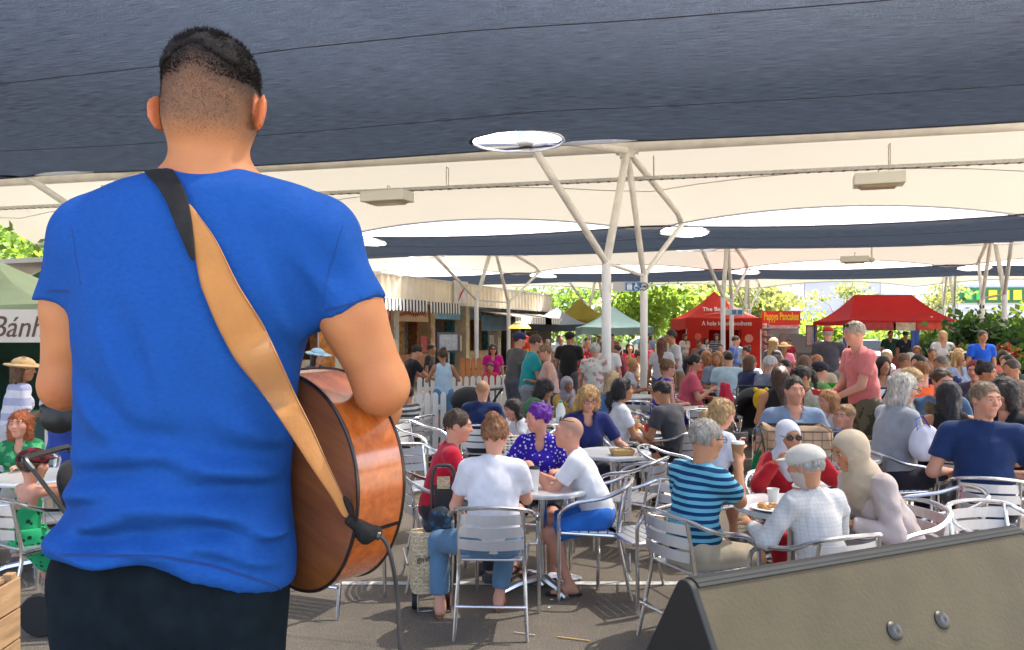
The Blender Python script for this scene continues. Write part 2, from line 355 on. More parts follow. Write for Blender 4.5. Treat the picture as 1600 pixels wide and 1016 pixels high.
def person(label, px, Y, a=180, pose='sit', hy=None, H=None, sex='m', w=1.0, lean=8, side=0, twist=0, hd=(0, 5), hr=None, hl=None, fr=None, fl=None,
           top=('tee', (.5,.5,.5)), bot=('shorts', (.1,.1,.12)), hair=('short', (.06,.035,.02)), skin='light', ex=(), seat=.45, shoes='shoe', shoec=(.08,.08,.09),
           X=None, z0=0, lod=None, bust=None, pr=None, pl=None, curl=.6, headz=1.0, knee=None, group=None):
    lod = (0 if Y < 6.9 else 1 if Y < 10.5 else 2) if lod is None else lod
    h, hf = ((.0105, .0062), (.014, .0095), (.0205, .0165))[lod]
    X = GX(px, Y) if X is None else X
    root = empty('person', (X, Y, z0), R(-a), label, 'person', group or 'market visitors')
    seed = int(abs(px*7+Y*131)) % 9973; rg = random.Random(seed)
    sit = pose == 'sit'; s = (H or (1.75 if sex == 'm' else 1.64))/1.75
    Rs0 = rot(twist, lean, side)
    def geo(s):
        hs = (s**.45 if s > .8 else .80+.12*s)*headz
        Pv = np.array((0, 0, seat+.10*min(s, 1.05) if sit else .94*s)); T = lambda p: Pv+Rs0 @ (np.array(p)*s)
        nb = T((0, -.01, .50)); Rh = rot(hd[0], hd[1]); hc = nb+Rs0 @ np.array((0, .012, .075*s))+Rh @ np.array((0, .018, .105*hs))
        return hs, Pv, T, nb, Rh, hc
    if hy is not None:
        zt = CZ-(hy-HY)/F*Y-z0
        for _ in range(6):
            hs, Pv, T, nb, Rh, hc = geo(s); top_ = (hc+Rh @ np.array((0, 0, .118*hs)))[2]; s = min(1.16, max(.42, s+(zt-top_)*.75))
    hs, Pv, T, nb, Rh, hc = geo(s)
    Hd = lambda p: hc+Rh @ (np.array(p)*hs)
    f = sex == 'f'; sh = (.150 if f else .172)*(.5+.5*w); ns = .046 if f else .057
    if bust is None: bust = f
    mir = (1, -1)
    S_ = [T((m_*(sh+.012), 0, .455)) for m_ in mir]
    hdef = [(m_*.13, .36, .76 if sit else 1.0) for m_ in mir] if sit else [(m_*.27*s, .06, .80*s) for m_ in mir]
    tg = [np.array(t if t is not None else d_, float) for t, d_ in zip((hr, hl), hdef)]
    el, wr = [], []
    for i in (0, 1):
        pole = (pr, pl)[i] or (mir[i]*.5, -.5, -.8)
        e_, w_ = ik(S_[i], tg[i], .285*s, .25*s, pole); el.append(e_); wr.append(w_)
    hp = [Pv+np.array((m_*.088*s, .0, -.02*s)) for m_ in mir]
    fdef = [(m_*.12, .40) for m_ in mir] if sit else [(m_*.10*s, 0) for m_ in mir]
    ft = [np.array((*(t if t is not None else d_), .075*s)) for t, d_ in zip((fr, fl), fdef)]
    kn, an = [], []
    for i in (0, 1):
        if sit and np.linalg.norm(ft[i]-hp[i]) > .8*s:
            pass
        k_, a_ = ik(hp[i], ft[i], .42*s, .425*s, (mir[i]*.12 if knee is None else knee[i], 1, .6 if sit else .1)); kn.append(k_); an.append(a_)
    def torso(sd, e, loose=0):
        sd.ell(T((0,0,.0)), np.array((.155*w+e, .115*w+e, .115+e))*s, Rs0, .05)
        sd.ell(T((0,.0,.14)), np.array((.136*w+e+loose, .104*w+e+loose, .15))*s, Rs0, .06)
        if w > 1.1: sd.ell(T((0,.05*w,.10)), np.array((.13*w+e, .11*w+e, .13))*s, Rs0, .05)
        sd.ell(T((0,-.002,.32)), np.array((.148*w**.6+e+loose*.6, .106*w**.7+e+loose*.4, .18+e))*s, Rs0, .06)
        if bust:
            for m_ in mir: sd.ell(T((m_*.068, .085*w**.5, .30)), (.062*w**.5+e)*s, Rs0, .05)
        sd.cone(T((-sh*.93,0,.448)), T((sh*.93,0,.448)), (.056+e)*s, (.056+e)*s, .05)
        for m_ in mir: sd.cone(T((m_*sh*.72,-.008,.465)), T((m_*.012,-.008,.505)), (.048+e)*s, (.046+e)*s, .04)
    # ---- body: one continuous skin
    B = SDF(); torso(B, -.014)
    B.cone(T((0,.006,.505)), Hd((0,-.022,-.05)), ns*s*.95, ns*hs*.95, .02)
    B.ell(Hd((0,-.012,.022)), np.array((.076,.096,.092))*hs, Rh, .02).ell(Hd((0,.016,-.034)), np.array((.061,.077,.084))*hs, Rh, .04)
    B.ell(Hd((0,.062,-.094)), .024*hs, Rh, .03)
    for m_ in mir: B.ell(Hd((m_*.077,-.008,-.004)), np.array((.011,.02,.031))*hs, Rh, .008)
    if lod < 2:
        B.cone(Hd((-.038,.079,.031)), Hd((.038,.079,.031)), .012*hs, .012*hs, .02)
        for m_ in mir: B.ell(Hd((m_*.041,.058,-.022)), .028*hs, Rh, .02)
        B.cone(Hd((0,.088,.014)), Hd((0,.110,-.022)), .0085*hs, .0135*hs, .012)
        for m_ in mir: B.ell(Hd((m_*.011,.101,-.027)), .0085*hs, Rh, .006)
        B.cone(Hd((-.017,.087,-.054)), Hd((.017,.087,-.054)), .0075*hs, .0075*hs, .012).cone(Hd((-.014,.086,-.066)), Hd((.014,.086,-.066)), .0085*hs, .0085*hs, .01)
        for m_ in mir: B.ell(Hd((m_*.031,.100,.008)), np.array((.018,.017,.012))*hs, Rh, .012, op=-1)
        for m_ in mir: B.cone(Hd((m_*.019,.0895,.0165)), Hd((m_*.044,.0835,.0165)), .0055*hs, .0055*hs, .006).cone(Hd((m_*.021,.0885,-.0015)), Hd((m_*.042,.0835,-.0005)), .005*hs, .005*hs, .006)
    else:
        B.cone(Hd((0,.088,.014)), Hd((0,.108,-.022)), .01*hs, .016*hs, .012)
    fat = .75+.25*w
    for i, m_ in enumerate(mir):
        B.cone(S_[i], el[i], (.05 if not f else .045)*s*fat, (.039 if not f else .036)*s*fat, .04)
        B.cone(el[i], wr[i], (.041 if not f else .036)*s*fat, (.027 if not f else .024)*s, .02)
        fd = wr[i]-el[i]; hand(B, wr[i], fd, np.array((-m_*.25, 0, -1.)) if abs(fd[2]) < np.linalg.norm(fd)*.85 else np.array((-m_, .2, 0)), s*(1 if not f else .92), lod, m_*-1, curl)
        B.cone(hp[i], kn[i], .083*s*w, .056*s*fat, .05)
        B.cone(kn[i], an[i], .054*s*fat, .034*s, .03)
        mid = kn[i]*.68+an[i]*.32; B.ell(mid+np.array((0,-.015*s,0)), np.array((.05,.052,.11))*s*fat, None, .04)
        to = np.array((m_*.12, 1, 0)); to /= np.linalg.norm(to)
        B.cone(an[i]-np.array((0,0,.035*s))-to*.03*s, an[i]+to*.135*s-np.array((0,0,.05*s)), .036*s, .023*s, .03, flat=((0,0,1), .9))
        B.cone(an[i], an[i]+to*.08*s-np.array((0,0,.04*s)), .034*s, .03*s, .03)
    fine = [(hc-.14*hs, hc+.14*hs, hf)] if lod < 2 else [(hc-.14*hs, hc+.14*hs, hf)]
    v, q = B.mesh(h, fine)
    base = np.array(SK.get(skin, skin) if isinstance(skin, str) else skin)*(1+rg.uniform(-.06, .06))
    col = np.tile(base, (len(v), 1)); L = (v-hc) @ Rh/hs     # head-local
    face = (L[:,1] > .05) & (np.abs(L[:,2]) < .12)
    lip = np.exp(-((L[:,0]/.022)**2+((L[:,2]+.060)/.010)**2))*(L[:,1] > .07)
    lc = np.array((.42,.10,.09)) if f else base*np.array((.78,.58,.6))
    col = col*(1-.8*lip[:,None])+lc*.8*lip[:,None]
    chk = np.exp(-(((np.abs(L[:,0])-.045)/.022)**2+((L[:,2]+.02)/.025)**2))*(L[:,1] > .04); col *= 1-chk[:,None]*np.array((0,.14,.12))
    if 'stubble' in ex or 'beard' in ex or 'moustache' in ex:
        bd = ((L[:,1] > -.02) & (L[:,2] < -.03) & (L[:,2] > -.135) & (np.abs(L[:,0]) > .0)).astype(float)*(1-lip)
        if 'moustache' in ex: bd *= .5; bd += .9*np.exp(-((L[:,0]/.03)**2+((L[:,2]+.044)/.008)**2))*(L[:,1] > .06)
        bc = np.array((.55,.5,.46)) if 'beard' in ex else np.array((.10,.06,.045)); bd = np.clip(bd, 0, 1)*(.75 if 'beard' in ex else .45); col = col*(1-bd[:,None])+bc*bd[:,None]
    if hair[0] == 'buzz':
        bz = np.clip((L[:,2]-.0+np.clip(-L[:,1], -.1, .1)*.6)/.05, 0, 1)*(np.abs(L[:,2]) < .2)*(L[:,1] < .075)*.75; col = col*(1-bz[:,None])+np.array(hair[1])*bz[:,None]
    np_mesh('body', v, q, SKIN, root, col, relax=1 if lod < 2 else 0)
    # ---- clothes
    st, tm = top[0], top[1]; tm = tm if isinstance(tm, bpy.types.Material) else cloth(tm)
    bs_, bm = bot[0], bot[1]; bm = bm if isinstance(bm, bpy.types.Material) else cloth(bm)
    e = .010 if lod < 2 else .016; loose = {'tee': .014, 'polo': .014, 'long': .016, 'tank': .006, 'dress': .012, 'robe': .03, 'strap': .002, 'blouse': .02}[st]
    D = SDF(); torso(D, e, loose)
    hemz = Pv[2]-(.055 if sit else .09)*s
    frac = {'tee': .62, 'polo': .66, 'blouse': .8, 'long': 2, 'robe': 2, 'dress': .5, 'tank': 0, 'strap': 0}[st]
    for i, m_ in enumerate(mir):
        r0 = (.054 if not f else .049)*s*fat+e
        if frac > 1:
            rr = .009 if st == 'robe' else .004
            D.cone(S_[i], el[i], r0+rr, r0-.004+rr, .04).cone(el[i], el[i]+(wr[i]-el[i])*.93, r0-.004+rr, .036*s+rr, .02, cb=True)
        elif frac: D.cone(S_[i], S_[i]+(el[i]-S_[i])*frac, r0+.003, r0+.006, .035, cb=True)
    if st in ('dress', 'robe'):
        if sit:
            for i in (0, 1): D.cone(hp[i], kn[i]+np.array((0,.02,.0)), .098*s*w, .075*s, .09).cone(kn[i], kn[i]*.35+an[i]*.65, .075*s, .085*s, .09, cb=True)
            D.cone((hp[0]+hp[1])/2, (kn[0]+kn[1])/2, .09*s, .07*s, .08)
        else:
            D.cone(Pv, Pv*np.array((1,1,.45)), .155*s*w, .21*s*w, .08, flat=((0,1,0), .8), cb=True)
        hemz = .0
    nk = T((0,.0,.53)); 
    if st in ('tank', 'strap'):
        for m_ in mir: D.ell(S_[0 if m_ > 0 else 1]+Rs0 @ np.array((m_*.035, 0, .015)), (.075, .12, .12) if st == 'tank' else (.09,.14,.13), Rs0, .01, op=-1)
        D.ell(T((0,.05,.50)), np.array((.062,.13,.10 if st == 'tank' else .14))*s, Rs0, .01, op=-1)
        if st == 'strap': D.ell(T((0,-.08,.42)), np.array((.085,.09,.16))*s, Rs0, .01, op=-1)
    else:
        D.cone(T((0,.002,.487)), T((0,.03,.62)), (ns+.004)*s, (ns+.028)*s, .006, op=-1, ca=True)
        D.ell(T((0,.075,.475)), np.array((.045,.06,.05 if not f else .085))*s, Rs0, .008, op=-1)
    if st == 'polo' or st == 'robe' and 'hijab' not in hair[0]:
        pts = [T((math.sin(t)*(ns+.010), math.cos(t)*(ns+.008)-.006, .515-.035*max(0, math.cos(t)))) for t in np.linspace(.35, 5.93, 13)]
        D.chain(pts, [.012*s]*13, .008)
    if lod < 2: D.fold(.012 if st in ('robe', 'long') else .0080, 40 if st in ('robe', 'long') else 30, seed, (1,1,.75)); D.noise(.0012, 60, seed+1)
    if hemz > 0: D.cut((0, 0, hemz), (0, .12, -1))
    v, q = D.mesh(h*1.05); np_mesh({'dress': 'dress', 'robe': 'robe', 'long': 'shirt', 'blouse': 'blouse'}.get(st, 'shirt'), v, q, tm, root, relax=1)
    if bs_ != 'none':
        D = SDF(); D.ell(Pv, np.array((.160*w+.004, .12*w+.004, .115))*s, None, .05)
        for i, m_ in enumerate(mir):
            if bs_ == 'shorts': D.cone(hp[i], hp[i]+(kn[i]-hp[i])*.88, .096*s*w, .082*s*fat, .05, cb=True)
            elif bs_ == 'skirt':
                D.cone(hp[i], kn[i], .10*s*w, .085*s, .10)
                if not sit: D.cone(kn[i]*.5+hp[i]*.5, kn[i], .11*s, .13*s, .1, cb=True)
            else:
                k3 = .9 if bs_ == 'trousers' else .84
                D.cone(hp[i], kn[i], .094*s*w, .070*s*fat, .05).cone(kn[i], kn[i]+(an[i]-kn[i])*k3, .077*s*fat, .062*s*fat, .03, cb=True)
        if bs_ == 'skirt' and sit: D.cone(Pv+np.array((0,.05,-.01)), (kn[0]+kn[1])/2, .10*s, .075*s, .1)
        if lod < 2: D.fold(.005, 34, seed+3)
        D.cut((0, 0, Pv[2]+.075*s), (0, 0, 1))
        v, q = D.mesh(h*1.1); np_mesh({'skirt': 'skirt', 'shorts': 'shorts'}.get(bs_, 'trousers'), v, q, bm, root, relax=1)
    for i, m_ in enumerate(mir):
        if lod == 2 and sit and a not in (0,) and rg.random() < .3: continue
        to = np.array((m_*.12, 1, 0)); to /= np.linalg.norm(to); c = an[i]
        if shoes == 'shoe':
            D = SDF(); D.cone(c-np.array((0,0,.03*s))-to*.03*s, c+to*.14*s-np.array((0,0,.04*s)), .046*s, .034*s, .03).cone(c, c+to*.07*s-np.array((0,0,.03*s)), .043*s, .04*s, .03)
            D.cut((0,0,.004), (0,0,-1)).cut((0,0,c[2]+.02), (0,0,1)); v, q = D.mesh(max(h, .012)); np_mesh('shoe', v, q, cloth(shoec), root)
        elif shoes == 'thong' and lod < 2:
            lat = np.array((to[1], -to[0], 0)); pts = []
            for t in range(20):
                u = t/20*2*math.pi; pts.append((c+to*(.052+.145*math.cos(u))*s+lat*(.042+.012*math.cos(u))*math.sin(u)*s)[:2])
            sd = MB().prism(pts, .014, Matrix.Translation((0,0,.003))).build('sandal', SOLEB if 'tan' in ex else SOLE, root)
            t0 = c+to*.13*s; t0[2] = .05*s
            for k in (-1, 1):
                t1 = c+to*.03*s+lat*k*.042*s; t1[2] = .02; MB().tube([t0, (t0+t1)/2+np.array((0,0,.03*s))+lat*k*.012, t1], .006*s, 5).build('strap', SOLEB if 'tan' in ex else SOLE, sd)
    # ---- hair and headgear
    hsty, hcol = hair[0], hair[1]; hm = hcol if isinstance(hcol, bpy.types.Material) else hairmat(hcol); hh = max(hf, .007)
    D = SDF(); nm = 'hair'
    if hsty in ('hijab',):
        nm = 'headscarf'; hm = hcol if isinstance(hcol, bpy.types.Material) else cloth(hcol)
        D.ell(Hd((0,-.01,.012)), np.array((.091,.113,.112))*hs, Rh, .02)
        D.cone(Hd((0,.0,-.07)), T((0,.01,.46)), .078*hs, .105*s, .05).cone(T((0,.04,.46)), T((0,.075,.36)), .10*s, .085*s, .06)
        for m_ in mir: D.cone(T((m_*.03,0,.5)), T((m_*.12,.01,.46)), .075*s, .06*s, .06)
        D.ell(Hd((0,.105,-.026)), np.array((.062,.078,.086))*hs, Rh, .008, op=-1).fold(.0085, 44, seed+4, (.8,.8,1.0))
    elif hsty not in ('bald', 'buzz', 'none'):
        big = .008 if hsty == 'pixie' else .014 if hsty in ('curly', 'mop') else (.003 if hsty in ('short', 'grey') else .006)
        D.ell(Hd((0,-.016,.032)), np.array((.082+big,.100+big,.090+big))*hs, Rh, .02)
        low = -.055
        if hsty in ('bob', 'long', 'curly', 'mop', 'ponylow'):
            dn = {'bob': -.125, 'curly': -.10, 'mop': -.07, 'long': -.22, 'ponylow': -.06}[hsty]; low = dn-.06
            for m_ in mir: D.cone(Hd((m_*.066,-.015,.03)), Hd((m_*(.072 if hsty != 'long' else .065),-.02,max(dn, -.13))), (.03+big)*hs, (.032+big)*hs, .03)
            D.cone(Hd((0,-.05,.0)), Hd((0,-.062,dn)), (.07+big)*hs, (.055+big)*hs, .04)
            if hsty == 'long': D.cone(Hd((0,-.06,-.12)), nb-Rs0 @ np.array((0,.085*s,.17*s)), .065*hs, .045*s, .04); low = -1
        if hsty in ('bun',): D.ell(Hd((0,-.075,.105)), np.array((.046,.042,.038))*hs, Rh, .012)
        if hsty in ('pony', 'ponylow'):
            z1 = .03 if hsty == 'pony' else -.03; low = -1
            D.chain([Hd((0,-.10,z1)), Hd((0,-.145,z1-.02)), Hd((0,-.15,z1-.10)), Hd((0,-.135,z1-.20))], [.024*hs, .03*hs, .034*hs, .014*hs], .015)
        if hsty in ('hat', 'cap', 'flat'): pass
        if hsty == 'recede': D.ell(Hd((0,.05,.12)), np.array((.06,.08,.05))*hs, Rh, .015, op=-1)
        fw = .066 if hsty in ('short', 'recede', 'bun', 'pony', 'ponylow') else .056
        D.ell(Hd((0,.108,-.030)), np.array((fw+.004,.082,.112 if hsty not in ('bob', 'mop') else .094))*hs, Rh, .008, op=-1)
        if hsty in ('short', 'recede', 'bun', 'pony', 'pixie'):
            for m_ in mir: D.ell(Hd((m_*.088,.012,-.03)), np.array((.03,.034,.042))*hs, Rh, .008, op=-1)
            for m_ in mir: D.ell(Hd((m_*.085,.03,-.075)), np.array((.04,.05,.05))*hs, Rh, .008, op=-1)
        if low > -.9: D.cut(Hd((0,-.04,low)), Rh @ np.array((0,.35,-.94)))
        D.noise((.0055 if hsty == 'pixie' else .0045 if hsty in ('curly', 'mop') else .0024) if lod < 2 else .0022, 85, seed+5, (1,1,.4))
        if lod == 0: D.noise(.0014, 210, seed+6, (1,1,.25))
    if D.p:
        v, q = D.mesh(hh*1.05)
        if len(q):
            ho = np_mesh(nm, v, q, hm, root)
            if nm == 'hair' and lod < 2:
                nr = np.zeros((len(v), 3)); ho.data.vertices.foreach_get('normal', nr.ravel()) if False else None
                nr = np.array([x.normal[:] for x in ho.data.vertices]); gr = np.random.RandomState(seed); n_ = 1500 if lod == 0 else 700; si = gr.randint(0, len(v), n_); p = v[si]; nn = nr[si]
                lh = (p-hc) @ Rh/hs; fl_ = np.stack([lh[:,0]*2.5, lh[:,1]*1.2-.02, -.5-0*lh[:,0]], 1)/1.0+gr.normal(size=(n_, 3))*(.9 if hsty in ('curly', 'mop', 'pixie') else .32)
                fl_ = fl_ @ Rh.T; fl_ -= nn*np.sum(fl_*nn, 1)[:,None]; fl_ /= np.linalg.norm(fl_, axis=1)[:,None]+1e-6; d = fl_*.93+nn*(.30 if hsty != 'long' else .12)
                Ls_ = (.014+.022*gr.rand(n_, 1))*(1.3 if hsty in ('bob', 'long', 'curly', 'mop', 'ponylow') else .75); sd_v = np.cross(d, nn); wd = .0022*(1+lod)
                m_v = p+d*Ls_*.5+nn*.002; vv = np.stack([p-sd_v*wd-nn*.001, p+sd_v*wd-nn*.001, m_v+sd_v*wd*.8, m_v-sd_v*wd*.8, p+fl_*Ls_+sd_v*wd*.15, p+fl_*Ls_-sd_v*wd*.15], 1).reshape(-1, 3); k6 = np.arange(n_)[:,None]*6
                np_mesh('hair_strands', vv, np.concatenate([k6+np.array([[0,1,2,3]]), k6+np.array([[3,2,4,5]])]), hm, ho, smooth=False)['kind'] = 'stuff'
    for x in ex:
        if x[:4] in ('cap:', 'hat:', 'flat'):
            k_, cc = x.split(':'); cm = MATS.get(cc) or cloth(tuple(float(t) for t in cc.split(',')))
            D = SDF(); D.ell(Hd((0,-.012,.045)), np.array((.099,.122,.086))*hs, Rh, .01); D.cut(Hd((0,0,.016)), Rh @ np.array((0,-.16,-1)))
            v, q = D.mesh(hh*1.1); c_ = np_mesh('cap' if k_ != 'hat' else 'sun_hat', v, q, cm, root, relax=1)
            D = SDF()
            if k_ == 'hat': D.ell(Hd((0,0,.04)), np.array((.185,.20,.016))*hs, Rh, .01).noise(.004, 18, seed)
            else: D.ell(Hd((0,.085,.043)), np.array((.078,.098,.012))*hs, Rh, .01); D.cut(Hd((0,.06,.04)), Rh @ np.array((0,-1,0)))
            v, q = D.mesh(hh*.9); np_mesh('brim', v, q, cm, c_)
    MH = Matrix([[*(Rh[i]*hs), hc[i]] for i in range(3)]+[[0,0,0,1]])
    def hm_(mb): mb.v = [tuple(MH @ Vector(p)) for p in mb.v]; return mb
    facing = abs(((a+hd[0]+180) % 360)-180) > 62
    if lod < 2 and facing:
        for m_ in mir:
            ey = MB(); ey.lathe([(.0001,-.010)]+[(.0103*math.sin(t), -.0103*math.cos(t)) for t in np.linspace(.3, 2.84, 7)]+[(.0001,.010)], 10, (m_*.031,.0828,.007)); eo = hm_(ey).build('eye', EYEW, root, True)
            ir = MB(); ir.lathe([(.0001,-.0066),(.0048,-.0048),(.0066,0),(.0048,.0048),(.0001,.0066)], 10, (m_*.031,.0880,.007)); hm_(ir).build('iris', EYED, eo, True)
            if 'nobrow' not in ex:
                eb = MB().tube([(m_*.015,.0955,.026), (m_*.032,.0945,.031), (m_*.048,.083,.027)], [.0035,.0042,.002], 6); hm_(eb).build('eyebrow', hairmat((.09,.055,.035)) if hsty not in ('grey',) else hairmat((.3,.27,.24)), root, True)
    if 'sunglasses' in ex or 'glasses' in ex or 'headglasses' in ex or 'backglasses' in ex:
        zz, yy = (0, 0) if 'headglasses' not in ex else (.085, -.035)
        dk = 'glasses' not in ex
        g = None
        for m_ in mir:
            pts = [(m_*.034+.0265*math.cos(t), .108+yy-.004*abs(math.cos(t)), .006+zz+.019*math.sin(t)) for t in np.linspace(0, 2*math.pi, 15)[:-1]]
            mb = hm_(MB().tube(pts, .0024, 5, closed=True)); o = mb.build('rim' if g else 'glasses', RIM, g or root, True); g = g or o
            if dk:
                mb = MB(); mb.add(pts+[(p[0], p[1]+.003, p[2]) for p in pts], [tuple(range(14)), tuple(range(14, 28))[::-1]]+[(i, (i+1) % 14, 14+(i+1) % 14, 14+i) for i in range(14)]); hm_(mb).build('lens', LENS, g)
            hm_(MB().tube([(m_*.06,.103+yy,.01+zz), (m_*.082,.05+yy,.01+zz), (m_*.084,-.01+yy,.005+zz)], .0026, 5)).build('temple', RIM, g)
        hm_(MB().tube([(-.009,.110+yy,.01+zz), (.009,.110+yy,.01+zz)], .0024, 5)).build('bridge', RIM, g)
    if 'backpack' in ex:
        D = SDF().ell(T((0,-.19,.27)), np.array((.14,.09,.2))*s, Rs0, .02); v, q = D.mesh(.02); np_mesh('backpack', v, q, cloth((.02,.02,.025)), root)
    J = dict(root=root, wr=wr, an=an, kn=kn, hc=hc, s=s, T=T, M=Matrix.Translation((X, Y, z0)) @ Matrix.Rotation(R(-a), 4, 'Z'))
    J['hand'] = [J['M'] @ Vector(wr[i]+(wr[i]-el[i])/np.linalg.norm(wr[i]-el[i])*.09) for i in (0, 1)]
    return J
# ---------------------------------------------------------------- setting: ground, stage, roof
def asphalt():
    m, n, b = node_mat('asphalt'); tc = n.nodes.new('ShaderNodeTexCoord')
    t1 = n.nodes.new('ShaderNodeTexNoise'); t1.inputs['Scale'].default_value = .7; t1.inputs['Detail'].default_value = 8; t1.inputs['Roughness'].default_value = .7
    t2 = n.nodes.new('ShaderNodeTexNoise'); t2.inputs['Scale'].default_value = 110; t2.inputs['Detail'].default_value = 3
    r1 = n.nodes.new('ShaderNodeValToRGB'); r1.color_ramp.elements[0].position = .3; r1.color_ramp.elements[1].position = .72
    r1.color_ramp.elements[0].color = (.090,.076,.058,1); r1.color_ramp.elements[1].color = (.175,.150,.116,1)
    r2 = n.nodes.new('ShaderNodeValToRGB'); r2.color_ramp.elements[0].position = .35; r2.color_ramp.elements[1].position = .75
    r2.color_ramp.elements[0].color = (.55,.55,.55,1); r2.color_ramp.elements[1].color = (1.7,1.65,1.6,1)
    mx = n.nodes.new('ShaderNodeMix'); mx.data_type = 'RGBA'; mx.blend_type = 'MULTIPLY'; mx.inputs[0].default_value = 1
    for t in (t1, t2): n.links.new(tc.outputs['Object'], t.inputs['Vector'])
    n.links.new(t1.outputs[0], r1.inputs[0]); n.links.new(t2.outputs[0], r2.inputs[0]); n.links.new(r1.outputs[0], mx.inputs[6]); n.links.new(r2.outputs[0], mx.inputs[7])
    n.links.new(mx.outputs[2], b.inputs['Base Color']); b.inputs['Roughness'].default_value = .8
    bp = n.nodes.new('ShaderNodeBump'); bp.inputs['Strength'].default_value = .5; bp.inputs['Distance'].default_value = .006
    n.links.new(t2.outputs[0], bp.inputs['Height']); n.links.new(bp.outputs[0], b.inputs['Normal'])
    return m
g = MB().add([(-500,-120,0),(500,-120,0),(500,700,0),(-500,700,0)], [(0,1,2,3)]).build('ground', asphalt()); tag(g, 'dark asphalt ground of the market', 'ground', kind='structure')
pv = MB().box((0,-34,.004), (120,58,.008)).build('bounce_paving', mat('bounce_concrete', (.42,.40,.36), .85, var=.12, vs=.8)); tag(pv, 'pale concrete paving added behind the stage to bounce light', 'bounce_paving', kind='structure')  # unseen pale ground, added so sunlight bounces onto the musician and diners
WHITE = mat('white_paint', (.78,.77,.74), .5, var=.06, vs=3); LINE = mat('line_paint', (.5,.49,.46), .8, var=.35, vs=18)
x0, x1 = GX(430, 5.68), GX(1160, 5.68)
ln = MB().box(((x0+x1)/2, 5.68, .004), (x1-x0, .07, .002)).build('painted_line', LINE); tag(ln, 'worn white painted line across the asphalt', 'road marking', kind='structure')
ln = MB().box((GX(900, 11), 11.2, .004), (9, .08, .002)).build('painted_line', LINE); tag(ln, 'worn white painted line farther back under the tables', 'road marking', kind='structure')
STG = mat('stage_ply', (.06,.055,.05), .7, var=.2, vs=4)
stg = MB().box((0, -.4, .25), (7, 6.2, .5)).build('stage', STG); tag(stg, 'low stage platform the musician stands on', 'stage', kind='structure')
# ---- tensile roof, laid out on the grid (u to the right, v away) that the posts stand on
U = Vector((.970, -.242, 0)).normalized(); Vv = Vector((.242, .970, 0)).normalized(); RS = 2.0; G0 = Vector((2.12, 14.5, 0))
US, VS = 8.35, 13.8
def uv(u, v, z): return G0+U*u+Vv*v+Vector((0,0,z))
ROOFM = Matrix(((U.x, Vv.x, 0, G0.x), (U.y, Vv.y, 0, G0.y), (0,0,1,0), (0,0,0,1)))
STEEL = mat('cream_steel', (.66,.64,.58), .45, var=.12, vs=3, spec=.4); POST = mat('post_white', (.80,.80,.78), .4, var=.07, vs=2)
GALV = mat('galvanised', (.42,.41,.38), .5, metal=.5, var=.2, vs=20)
def membrane():
    m, n, b = node_mat('membrane_cream'); b.inputs['Base Color'].default_value = (.74,.70,.60,1); b.inputs['Roughness'].default_value = .6
    out = n.nodes['Material Output']; tr = n.nodes.new('ShaderNodeBsdfTranslucent'); tr.inputs[0].default_value = (.76,.72,.62,1)
    tc = n.nodes.new('ShaderNodeTexCoord'); t = n.nodes.new('ShaderNodeTexNoise'); t.inputs['Scale'].default_value = .6; t.inputs['Detail'].default_value = 5
    r = n.nodes.new('ShaderNodeValToRGB'); r.color_ramp.elements[0].color = (.33,.32,.285,1); r.color_ramp.elements[1].color = (.40,.39,.355,1)
    n.links.new(tc.outputs['Object'], t.inputs['Vector']); n.links.new(t.outputs[0], r.inputs[0]); n.links.new(r.outputs[0], b.inputs['Base Color'])
    mx = n.nodes.new('ShaderNodeMixShader'); mx.inputs[0].default_value = .06
    n.links.new(b.outputs[0], mx.inputs[1]); n.links.new(tr.outputs[0], mx.inputs[2]); n.links.new(mx.outputs[0], out.inputs[0]); return m
